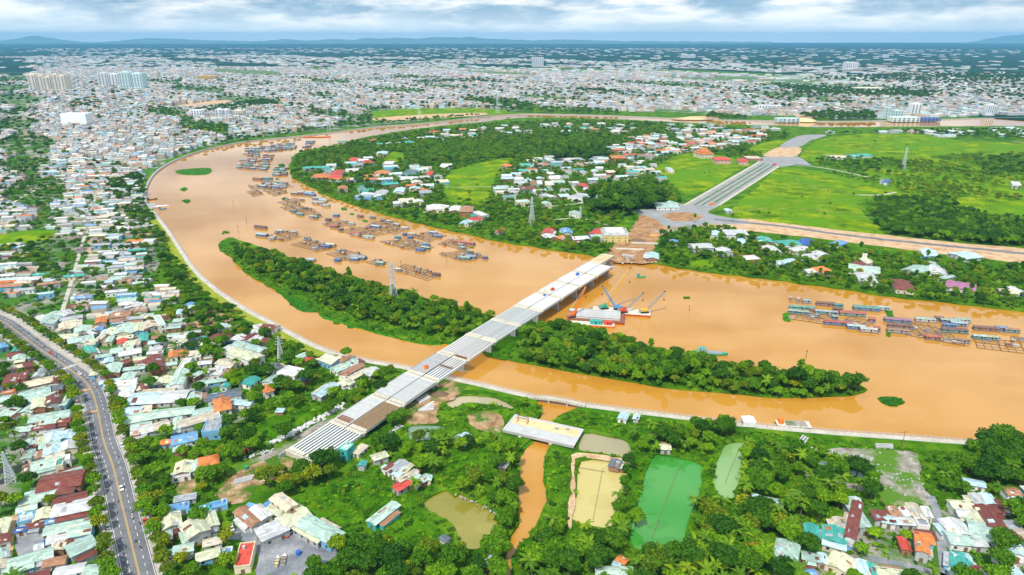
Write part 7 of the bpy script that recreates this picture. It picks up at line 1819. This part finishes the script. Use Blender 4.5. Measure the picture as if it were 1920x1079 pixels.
# where trees grow: photo outline, spacing in metres, mix of kinds, size range, ground height, filled share
ALLK = [0, 1, 2, 0, 1, 5, 7, 3]
ISL = [0, 1, 2, 0, 3, 2, 7, 5, 8, 6, 9, 7, 4, 11]
VEG = [
 ([(436, 462), (560, 492), (640, 520), (720, 540), (800, 565), (880, 586), (925, 596), (895, 618), (850, 634), (800, 626), (720, 610), (650, 592), (610, 574), (560, 548), (500, 522), (452, 490)], 5.3, ISL, (.5, 1.2), -.95, .96, True),
 ([(975, 630), (1000, 612), (1075, 618), (1150, 635), (1250, 663), (1330, 680), (1400, 694), (1480, 704), (1540, 711), (1600, 719), (1622, 732), (1600, 741), (1480, 744), (1400, 739), (1280, 729), (1150, 709), (1050, 693), (970, 673)], 5.4, ISL, (.55, 1.3), -.95, .98, True),
 ([(-90, 1120), (-90, 690), (60, 700), (130, 800), (150, 930), (185, 1120)], 9, [0, 1, 3, 7, 5, 9, 11], (.6, 1.0), 0, .85, False),
 ([(220, 780), (300, 640), (420, 620), (560, 650), (700, 690), (760, 700), (700, 760), (600, 830), (520, 860), (440, 940), (330, 960), (270, 930)], 8, [0, 1, 3, 5, 7, 4, 2, 9, 11, 0], (.6, 1.05), 0, .8, False),
 ([(270, 930), (330, 950), (440, 1000), (480, 1090), (290, 1120)], 8, [0, 3, 5, 6, 7, 1], (.6, .95), 0, .8, False),
 ([(480, 860), (560, 868), (640, 880), (630, 900), (560, 935), (500, 925), (470, 900)], 7, [4, 3, 5, 6, 1], (.8, 1.2), 0, .9, False),
 ([(640, 862), (700, 845), (745, 822), (770, 838), (850, 822), (930, 826), (1000, 855), (985, 960), (950, 1000), (900, 960), (840, 925), (770, 930), (720, 890)], 6.8, [0, 1, 5, 2, 9, 10, 11, 7, 3], (.65, 1.05), 0, .85, False),
 ([(600, 1000), (680, 1000), (760, 1030), (860, 1040), (930, 1020), (965, 1040), (945, 1120), (560, 1120)], 7, [3, 4, 0, 1, 6, 2], (.75, 1.15), 0, .85, False),
 ([(900, 960), (990, 940), (985, 990), (950, 1030), (900, 1060)], 7, [0, 1, 7], (.7, 1.0), 0, .8, False),
 ([(985, 1040), (1010, 1000), (1060, 1000), (1150, 1000), (1180, 1030), (1290, 1050), (1340, 990), (1400, 950), (1480, 1000), (1500, 1120), (970, 1120)], 7, [3, 4, 9, 10, 1, 0, 9], (.75, 1.15), 0, .9, False),
 ([(1150, 880), (1185, 880), (1170, 960), (1165, 1010), (1150, 1000)], 9, [0, 2, 9, 8], (.6, .9), 0, .6, False),
 ([(1180, 815), (1250, 795), (1390, 800), (1400, 830), (1350, 830), (1335, 860), (1250, 850), (1190, 860)], 7.5, [0, 1, 5, 9, 7, 3], (.7, 1.05), 0, .85, False),
 ([(1380, 850), (1420, 835), (1540, 850), (1640, 905), (1650, 945), (1560, 960), (1500, 1010), (1420, 1000), (1380, 960)], 7, [3, 0, 1, 9, 10, 4, 2], (.75, 1.1), 0, .88, False),
 ([(1300, 960), (1420, 960), (1500, 1010), (1480, 1100), (1300, 1090)], 7, [4, 6, 5, 9, 10, 1], (.75, 1.1), 0, .88, False),
 ([(1500, 960), (1640, 950), (1760, 960), (1760, 1110), (1500, 1110)], 9, [0, 3, 1, 9, 7, 11], (.6, 1.0), 0, .7, False),
 ([(1745, 850), (1850, 845), (2000, 850), (2000, 1110), (1780, 1110), (1760, 960)], 7.5, [3, 0, 1, 4, 10, 2], (.7, 1.15), 0, .8, False),
 ([(1840, 840), (1960, 850), (1960, 890), (1850, 880)], 6, [4, 3], (1.0, 1.35), 0, .95, False),
 ([(1235, 442), (1330, 425), (1420, 440), (1500, 452), (1650, 475), (1800, 488), (1990, 512), (1990, 596), (1800, 572), (1650, 556), (1560, 541), (1440, 524), (1330, 511), (1240, 498)], 7.0, [0, 1, 2, 5, 7, 3, 9, 8], (.6, 1.0), 0, .85, False),
 ([(545, 312), (560, 290), (640, 274), (760, 250), (900, 236), (1050, 228), (1200, 230), (1400, 244), (1480, 254), (1440, 292), (1300, 300), (1250, 330), (1280, 380), (1200, 395), (1150, 430), (1140, 482), (1000, 466), (900, 448), (790, 423), (700, 398), (620, 372), (545, 335)], 7.6, [0, 1, 2, 3, 7, 5, 7, 6], (.45, 1.1), 0, .68, False),
 ([(1035, 308), (1132, 304), (1135, 288), (1040, 288)], 9, [3, 4, 8], (1.6, 2.1), 0, .95, False),
 ([(1105, 402), (1175, 405), (1232, 395), (1235, 372), (1115, 368)], 9, [3, 4, 8], (1.6, 2.2), 0, .95, False),
 ([(720, 296), (800, 303), (960, 297), (975, 276), (860, 262), (730, 268)], 6.5, [7, 0], (.9, 1.05), 0, .95, False),
 ([(1610, 430), (1700, 446), (1800, 456), (1990, 470), (1990, 428), (1830, 402), (1800, 382), (1650, 378)], 7.5, [4, 3, 0, 1, 2], (.9, 1.35), 0, .95, False),
 ([(1600, 345), (1660, 372), (1790, 375), (1990, 385), (1990, 285), (1760, 296), (1640, 315)], 7.5, [5, 7, 6, 7, 1, 5, 0], (.45, 1.05), 0, .75, 'clumps'),
 ([(1500, 300), (1600, 296), (1740, 305), (1660, 330), (1560, 312)], 12, [0, 1, 3, 7], (.7, 1.0), 0, .7, False),
 ([(1820, 300), (1990, 288), (1990, 330), (1850, 330)], 9, [0, 1, 3], (.8, 1.1), 0, .8, False),
 ([(1480, 256), (1700, 247), (1990, 246), (1990, 262), (1820, 262), (1700, 250), (1540, 258)], 13, [0, 3, 1], (.8, 1.2), 0, .8, False),
 ([(1800, 410), (1990, 420), (1990, 462), (1820, 450)], 8, [8, 2, 0, 10], (.9, 1.3), 0, .85, False),
 ([(1400, 380), (1480, 370), (1600, 382), (1600, 395), (1480, 395), (1400, 395)], 24, [3, 0, 7], (.5, .8), 0, .5, False),
 ([(240, 405), (290, 400), (330, 450), (385, 515), (470, 590), (560, 645), (540, 668), (400, 630), (330, 575), (300, 490), (255, 450)], 7.5, [0, 1, 3, 7, 5, 4], (.7, 1.05), 0, .85, False),
 ([(0, 580), (60, 555), (140, 560), (200, 570), (330, 560), (400, 600), (330, 640), (240, 605), (120, 605), (40, 610)], 9, [0, 1, 5, 7, 11], (.6, 1.0), 0, .7, False),
 ([(205, 340), (262, 330), (272, 365), (240, 385), (205, 372)], 9, [3, 4], (.9, 1.2), 0, .85, False),
 ([(-140, 560), (-140, 300), (260, 300), (270, 400), (300, 480), (280, 560)], 9.5, [0, 1, 3, 5, 7, 3], (.55, 1.0), 0, .8, False),
 ([(-140, 480), (0, 468), (60, 470), (100, 490), (50, 520), (-140, 530)], 9, [0, 3, 5, 1], (.7, 1.1), 0, .75, False),
 ([(300, 300), (380, 268), (520, 248), (640, 232), (600, 222), (430, 232), (320, 250), (280, 275)], 13, [3, 0, 1, 4], (.8, 1.3), 0, .75, False),
 ([(-140, 300), (-140, 205), (700, 200), (1000, 205), (960, 214), (620, 244), (330, 292)], 15, [3, 0, 4, 1], (.8, 1.3), 0, .62, False),
 ([(130, 195), (180, 186), (190, 198), (140, 206)], 15, [3, 4], (1.2, 1.6), 0, .9, False), ([(360, 210), (500, 190), (520, 198), (400, 216)], 15, [3, 4], (1.2, 1.6), 0, .9, False),
 ([(770, 155), (900, 150), (915, 156), (780, 160)], 20, [3, 4], (1.3, 1.8), 0, .9, False), ([(800, 200), (900, 185), (1060, 195), (1180, 215), (1050, 216), (900, 203)], 15, [3, 0, 1], (1.0, 1.4), 0, .8, False),
 ([(1010, 170), (1100, 168), (1260, 180), (1240, 186), (1050, 180)], 17, [3, 4], (1.0, 1.5), 0, .7, False), ([(1330, 215), (1420, 225), (1320, 228)], 13, [3, 0], (1.0, 1.4), 0, .9, False),
 ([(1500, 220), (1560, 205), (1640, 212), (1640, 226), (1540, 226)], 14, [3, 4], (1.1, 1.5), 0, .85, False),
 ([(1440, 160), (1620, 170), (1760, 175), (1740, 186), (1500, 180)], 20, [3, 4], (1.3, 1.8), 0, .8, False), ([(1500, 150), (1700, 140), (1990, 140), (1990, 165), (1700, 160)], 34, [3, 4], (1.3, 1.9), 0, .6, False),
 ([(-140, 205), (-140, 150), (700, 140), (1400, 160), (2100, 165), (2100, 205), (1500, 205), (1000, 200)], 30, [3, 4, 0], (1.0, 1.7), 0, .5, False),
]
NAT = [river_poly] + pond_polys
HB = np.array([(h['x'], h['y'], h['L'] / 2, h['W'] / 2, math.cos(h['a']), math.sin(h['a'])) for h in kept if h['size'] > 0 and h['py'] > 225])
def clear_of_houses(P, margin):
    ok = np.ones(len(P), bool)
    for s in range(0, len(P), 4000):
        Q = P[s:s + 4000]
        lo, hi = Q.min(0) - 60, Q.max(0) + 60
        hh = HB[(HB[:, 0] > lo[0]) & (HB[:, 0] < hi[0]) & (HB[:, 1] > lo[1]) & (HB[:, 1] < hi[1])]
        if not len(hh): continue
        dx_, dy_ = Q[:, None, 0] - hh[None, :, 0], Q[:, None, 1] - hh[None, :, 1]
        u, v = np.abs(dx_ * hh[None, :, 4] + dy_ * hh[None, :, 5]), np.abs(-dx_ * hh[None, :, 5] + dy_ * hh[None, :, 4])
        ok[s:s + 4000] = ~((u < hh[None, :, 2] + margin) & (v < hh[None, :, 3] + margin)).any(1)
    return ok
_n = np.array([-bdir[1], bdir[0]])
BR = np.array([bA - bdir * 8 + _n * 15, bA - bdir * 8 - _n * 15, bA + bdir * 12.8 * SPAN - _n * 15, bA + bdir * 12.8 * SPAN + _n * 15])
SBP = np.array([ctr + np.array([math.cos(ang), math.sin(ang)]) * sx * (LX / 2 + 4) + np.array([-math.sin(ang), math.cos(ang)]) * sy * (LY / 2 + 4) for sx, sy in ((-1, -1), (1, -1), (1, 1), (-1, 1))])
def grow(px, sp, seed, fill):
    r = np.random.default_rng(seed); P = W2(px); lo, hi = P.min(0), P.max(0)
    gx, gy = np.meshgrid(np.arange(lo[0], hi[0], sp), np.arange(lo[1], hi[1], sp * .9))
    X = np.column_stack([(gx + (np.arange(gx.shape[0]) % 2)[:, None] * sp / 2).ravel(), gy.ravel()]) + r.uniform(-.45, .45, (gx.size, 2)) * sp
    X = X[inside(X, P) & (r.random(len(X)) < fill)]
    return X, r
trees = []
for i, (px, sp, mix, (s0, s1), z, fill, isl) in enumerate(VEG):
    X, r = grow(px, sp, 300 + i, fill)
    if not len(X): continue
    ok = ~inside(X, BR) & ~inside(X, SBP)
    if isl == 'clumps': ok &= (np.sin(X[:, 0] / 31 + 1) * np.sin(X[:, 1] / 47) + .7 * np.sin(X[:, 0] / 13 + X[:, 1] / 29) + r.normal(0, .35, len(X))) > -.25
    if isl is not True:
        for E_ in EXC_TREE: ok &= ~inside(X, E_)
        ok &= clear_of_houses(X, 1.2)
    big_ = 1.22 if 2 <= i <= 16 else 1.0
    for x, y in X[ok]: trees.append([x, y, z, mix[r.integers(len(mix))], r.uniform(s0, s1) * big_, r.uniform(0, 6.28), 0])
# the avenue's rows of trees
for side in (-1, 1):
    for d in np.arange(6, AVS[-1] - 4, 6.8):
        if rng.random() < .12: continue
        p, a = along(AV, AVS, d + rng.uniform(-1.2, 1.2), side * (9.4 + rng.uniform(-.5, .5)))
        trees.append([p[0], p[1], .13, [5, 6, 0, 5, 2][rng.integers(5)], rng.uniform(.8, 1.12), rng.uniform(0, 6.28), 1])
# single trees one can point at
for x, y, k, s in ((1510, 722, 0, 1.7), (1490, 728, 3, 1.6), (1530, 726, 1, 1.5), (1590, 732, 0, 1.4), (1605, 733, 3, 1.3), (1410, 400, 7, .45), (1422, 402, 3, .5), (1441, 404, 3, .55), (1466, 402, 7, .4), (1482, 402, 0, .4), (1503, 372, 3, .4), (1556, 385, 3, .45), (1552, 360, 7, .4), (1570, 395, 0, .4), (1640, 268, 3, .6), (1700, 275, 0, .6), (1770, 272, 7, .6), (1320, 330, 8, .5), (1330, 326, 8, .5), (895, 350, 3, .5), (880, 365, 3, .5), (1192, 985, 1, 1.0), (1168, 960, 2, 1.0), (1166, 925, 8, .8), (981, 765, 0, .9), (424, 446, 2, 1.1), (1302, 418, 8, .9), (1372, 415, 8, .8), (1545, 405, 3, .5), (1600, 368, 3, .55), (740, 800, 1, 1.1), (755, 790, 0, 1.0), (1178, 878, 3, .9), (1158, 968, 2, .9), (935, 880, 1, 1.1), (965, 925, 4, 1.0), (940, 915, 0, .9)):
    p = G(x, y); trees.append([p.x, p.y, 0 if k != 2 or x > 500 else -.9, k, s, x * .37, 2])
T = np.array(trees)
tpx, tpy, tdep = to_px(T[:, 0], T[:, 1])
show = np.where((tpx > -30) & (tpx < 1950) & (tpy < 1095), T[:, 4] / tdep, 0)
show[(T[:, 3] == 11)] *= .5
order = np.argsort(-show)
single_palm = [i for i in order if T[i, 3] in (9, 10)][:46]
single_tree = [i for i in order if T[i, 3] < 9][:300]
items = []
for i in single_tree:
    items.append(dict(i=i, x=T[i, 0], y=T[i, 1], k=int(T[i, 3]), av=T[i, 6] == 1))
name_apart([t for t in items if not t['av']], lambda t: KINDS[t['k']][0])
avt = sorted([t for t in items if t['av']], key=lambda t: t['y'])
avc = {}
for t in avt:
    p = np.array([t['x'], t['y']]); j = int(np.argmin(np.linalg.norm(AV - p, axis=1))); tg = AV[min(j + 1, len(AV) - 1)] - AV[max(j - 1, 0)]
    sd = 'outer' if tg[0] * (p - AV[j])[1] - tg[1] * (p - AV[j])[0] < 0 else 'river'
    sd = 'outer' if p[0] < AV[j][0] else 'river'
    n_ = avc[sd] = avc.get(sd, -1) + 1
    t['label'] = f"{KINDS[t['k']][0]}, {ordinal(n_)} in the avenue row on its {sd} side counting from the front"
for t in items:
    i = t['i']; w, cm, tm, R, hh = KINDS[t['k']]
    r = root('tree', (T[i, 0], T[i, 1], T[i, 2]), T[i, 5], t['label'], 'tree', 'avenue trees' if t['av'] else 'broadleaf trees of the near ground'); s = T[i, 4]; r.scale = (s, s, s)
    link('trunk', tm, r); link('crown', cm, r)
pit = []
for i in single_palm: pit.append(dict(i=i, x=T[i, 0], y=T[i, 1], k=int(T[i, 3]) - 9))
name_apart(pit, lambda t: ('short', 'tall')[t['k']] + ' coconut palm')
for t in pit:
    i = t['i']; (tm, top), hh = PALMS[t['k']]
    r = root('palm_tree', (T[i, 0], T[i, 1], T[i, 2]), T[i, 5], t['label'], 'palm', 'coconut palms of the near ground'); s = T[i, 4]; r.scale = (s, s, s)
    link('trunk', tm, r)
    for m, rot in frond_set(t['k'], 11): link('frond', m, r, top, rot)
used = np.zeros(len(T), bool); used[single_tree] = True; used[single_palm] = True
TT = T[~used]
scatter('woodland', lib, TT[:, :2], TT[:, 3], TT[:, 4], TT[:, 5], TT[:, 2] - .1, 'dense tree cover of island, shores and town')

# shrubs and weeds between everything
MEAD = [([(1368, 398), (1420, 352), (1472, 314), (1600, 338), (1640, 365), (1605, 382), (1655, 440), (1560, 430), (1400, 411)], 4.2, [3, 4, 1], .05), ([(1505, 285), (1560, 257), (1700, 251), (1820, 266), (1930, 268), (1950, 280), (1760, 291), (1740, 302), (1600, 292), (1520, 302)], 7.5, [3, 4, 1], .05),
 ([(1232, 312), (1300, 287), (1402, 304), (1378, 322), (1308, 362), (1262, 350)], 5, [3, 4, 1], .05), ([(833, 371), (848, 322), (935, 299), (962, 300), (930, 335), (912, 378), (880, 382)], 5.5, [3, 4, 1], .05), ([(1790, 375), (1860, 374), (1950, 384), (1950, 412), (1870, 415), (1810, 402)], 5, [3, 4, 1], .05)]
BUSH = MEAD + [
 ([(-90, 1120), (-90, 700), (60, 700), (150, 930), (185, 1120)], 4.5, [0, 1, 2, 4, 6], .0), ([(220, 800), (300, 640), (420, 610), (560, 640), (760, 700), (700, 770), (520, 860), (440, 940), (480, 1120), (290, 1120)], 3.4, [0, 1, 2, 4, 6, 0], 0),
 ([(500, 880), (760, 770), (840, 730), (1000, 760), (1240, 790), (1400, 810), (1760, 845), (2000, 850), (2000, 1120), (470, 1120), (560, 930)], 2.9, [0, 1, 2, 0, 3, 4, 6], 0), ([(556, 935), (640, 905), (720, 895), (770, 935), (795, 965), (840, 1010), (870, 1045), (840, 1090), (620, 1090), (640, 1010), (600, 980)], 1.5, [3, 1, 3, 5], 0),
 ([(240, 405), (330, 450), (470, 590), (560, 645), (400, 640), (300, 580), (200, 600), (60, 600), (120, 560), (290, 540)], 4.5, [0, 1, 2, 4], 0), ([(1235, 442), (1330, 420), (1500, 448), (1800, 484), (1990, 508), (1990, 596), (1650, 556), (1440, 524), (1240, 498)], 4.5, [0, 1, 2, 4, 6], 0),
 ([(545, 315), (562, 289), (760, 249), (1050, 228), (1480, 250), (1440, 292), (1250, 330), (1280, 380), (1150, 430), (1140, 482), (900, 448), (700, 399), (545, 337)], 6, [0, 1, 2, 4], 0),
 ([(1600, 345), (1660, 440), (1990, 468), (1990, 285), (1760, 296), (1520, 302)], 7, [0, 1, 2, 4, 4], 0), ([(412, 462), (640, 510), (930, 592), (1010, 604), (1250, 659), (1540, 708), (1628, 733), (1480, 747), (1150, 712), (915, 662), (780, 640), (600, 588), (470, 520)], 3.2, [0, 1, 2, 0, 1], -.95)]
bp, bv, bs, bz = [], [], [], []
for i, (px, sp, mix, z) in enumerate(BUSH):
    X, r = grow(px, sp, 700 + i, .8)
    ok = ~inside(X, SBP)
    if z == .05: ok &= (np.sin(X[:, 0] / 17) * np.sin(X[:, 1] / 23 + X[:, 0] / 40) + r.normal(0, .5, len(X))) > .15
    elif z < 0: ok &= inside(X, island_w)
    else:
        for E_ in EXC_BUSH: ok &= ~inside(X, E_)
        ok &= clear_of_houses(X, .3)
    X = X[ok]; sc = r.uniform(.45, 1.15, len(X)) * (1.0 if sp > 2 else .42) * (1.5 if sp > 6 else 1)
    sc[inside(X, BR)] *= .5
    if z == .05: sc *= .55
    bp.append(X); bv.append(np.array(mix)[r.integers(0, len(mix), len(X))]); bs.append(sc); bz.append(np.full(len(X), z - .05))
X = np.concatenate(bp)
scatter('undergrowth', low, X, np.concatenate(bv), np.concatenate(bs), rng.uniform(0, 6.28, len(X)), np.concatenate(bz), 'shrubs and weeds between trees and houses')

# mats of water hyacinth, each afloat by itself
def hyacinth(px, z, label, dens=1.0, seed=0):
    P = ragged(W2(px, z), .5, 2.5, seed); c = P.mean(0); r = np.random.default_rng(seed)
    o = root('water_hyacinth_mat', (c[0], c[1], z), 0, label, 'water plants', 'water hyacinth mats')
    n = len(P)
    if poly_area(P) < 0: P = P[::-1]
    MB().prism([tuple(p - c) for p in P], -.15, .14).build('mat', MATS['leaf_hyacinth'], o)
    lo, hi = P.min(0), P.max(0)
    k = int(min(3200, max(60, abs(poly_area(P)) * dens)))
    Q = r.uniform(lo, hi, (k * 2, 2)); Q = Q[inside(Q, P)][:k]
    b = MB()
    for x, y in Q - c:
        s, a, t = r.uniform(.35, .8), r.uniform(0, 6.28), r.uniform(-.5, .5)
        u, v = np.array([math.cos(a), math.sin(a), t]) * s * .6, np.array([-math.sin(a), math.cos(a), r.uniform(-.5, .5)]) * s * .5
        p = np.array([x, y, .3 + r.uniform(0, .5)])
        b.add([p - u - v, p + u - v, p + u + v, p - u + v], [(0, 1, 2, 3)])
    tag(b.build('leaves', MATS['leaf_hyacinth'], o), kind='stuff')
hyacinth([(1645, 747), (1660, 745), (1690, 748), (1697, 755), (1680, 763), (1660, 760)], WZ, 'lens shaped hyacinth mat drifting alone off the island tip', 3, 1)
hyacinth([(410, 458), (438, 455), (446, 472), (420, 475)], WZ, 'hyacinth apron at the upstream island tip', 2.5, 2)
hyacinth([(518, 545), (545, 540), (600, 572), (598, 585), (570, 585), (545, 572), (530, 556)], WZ, 'broad hyacinth apron along the island side channel', 2.5, 3)
hyacinth([(600, 582), (660, 597), (720, 616), (780, 632), (825, 640), (826, 648), (780, 644), (720, 630), (650, 610), (606, 596)], WZ, 'long hyacinth fringe under the island trees near the bridge', 2.5, 4)
hyacinth([(626, 604), (640, 603), (638, 608), (628, 609)], WZ, 'small hyacinth tuft off the fringe', 4, 5); hyacinth([(650, 612), (662, 611), (660, 616), (652, 617)], WZ, 'second small hyacinth tuft off the fringe', 4, 6)
hyacinth([(332, 320), (370, 316), (395, 317), (390, 327), (355, 329), (334, 326)], WZ, 'big hyacinth mat near the town bank', .8, 7)
hyacinth([(342, 377), (350, 375), (358, 378), (350, 382)], WZ, 'little hyacinth mat in the wide river, front one', 3, 8); hyacinth([(338, 356), (346, 352), (352, 356), (344, 359)], WZ, 'little hyacinth mat in the wide river, rear one', 3, 9)
hyacinth([(522, 310), (532, 308), (534, 316), (522, 318)], WZ, 'leaf shaped hyacinth mat in the raft village', 2, 10)
hyacinth([(1458, 737), (1490, 735), (1500, 741), (1470, 746)], WZ, 'hyacinth fringe under the downstream island trees', 3, 11); hyacinth([(1281, 558), (1293, 557), (1294, 561), (1283, 561)], WZ, 'floating weed patch in the open river', 3, 12)
hyacinth([(1467, 590), (1480, 588), (1482, 604), (1470, 603)], WZ, 'weed tuft at the upstream corner of the lower fish cages', 3, 13); hyacinth([(1661, 617), (1669, 616), (1670, 633), (1662, 632)], WZ, 'weed tuft beside the brown hut of the lower fish cages', 3, 14)
hyacinth([(1660, 582), (1672, 584), (1676, 603), (1664, 603)], WZ, 'weed patch beside the pale hut of the lower fish cages', 3, 15)
hyacinth([(1025, 850), (1075, 838), (1085, 850), (1072, 900), (1062, 960), (1062, 1000), (1010, 1010), (995, 1008), (1014, 975), (1024, 930), (1020, 885)], WZ + .3, 'thick green water plants filling the canal side', 2.2, 16)
hyacinth([(968, 1035), (1000, 1010), (1012, 1040), (1010, 1120), (960, 1120)], WZ + .3, 'green water plants in the front reach of the canal', 2.2, 17)
hyacinth([(950, 812), (1000, 825), (990, 842), (975, 852), (965, 835)], WZ + .3, 'green water plants under the slab bridge', 2.2, 18)
for k, (x, y, w, lb) in enumerate([(645, 392, 14, 'green weed bed between the weedy rafts'), (660, 402, 10, 'smaller green weed bed beside the red houseboat'), (595, 404, 9, 'green weed bed beside the mint hut'), (685, 415, 12, 'green weed bed near the far bank'), (535, 373, 14, 'green weed bed at the raft village edge'), (520, 336, 8, 'green weed strip in the raft village'), (585, 393, 8, 'green weed bed on the teal-hut raft'), (885, 465, 8, 'green weed bed beside the long red hut')]):
    hyacinth([(x - w / 2, y), (x, y - w * .18), (x + w / 2, y + w * .12), (x, y + w * .22)], WZ, lb, 1.5, 30 + k)
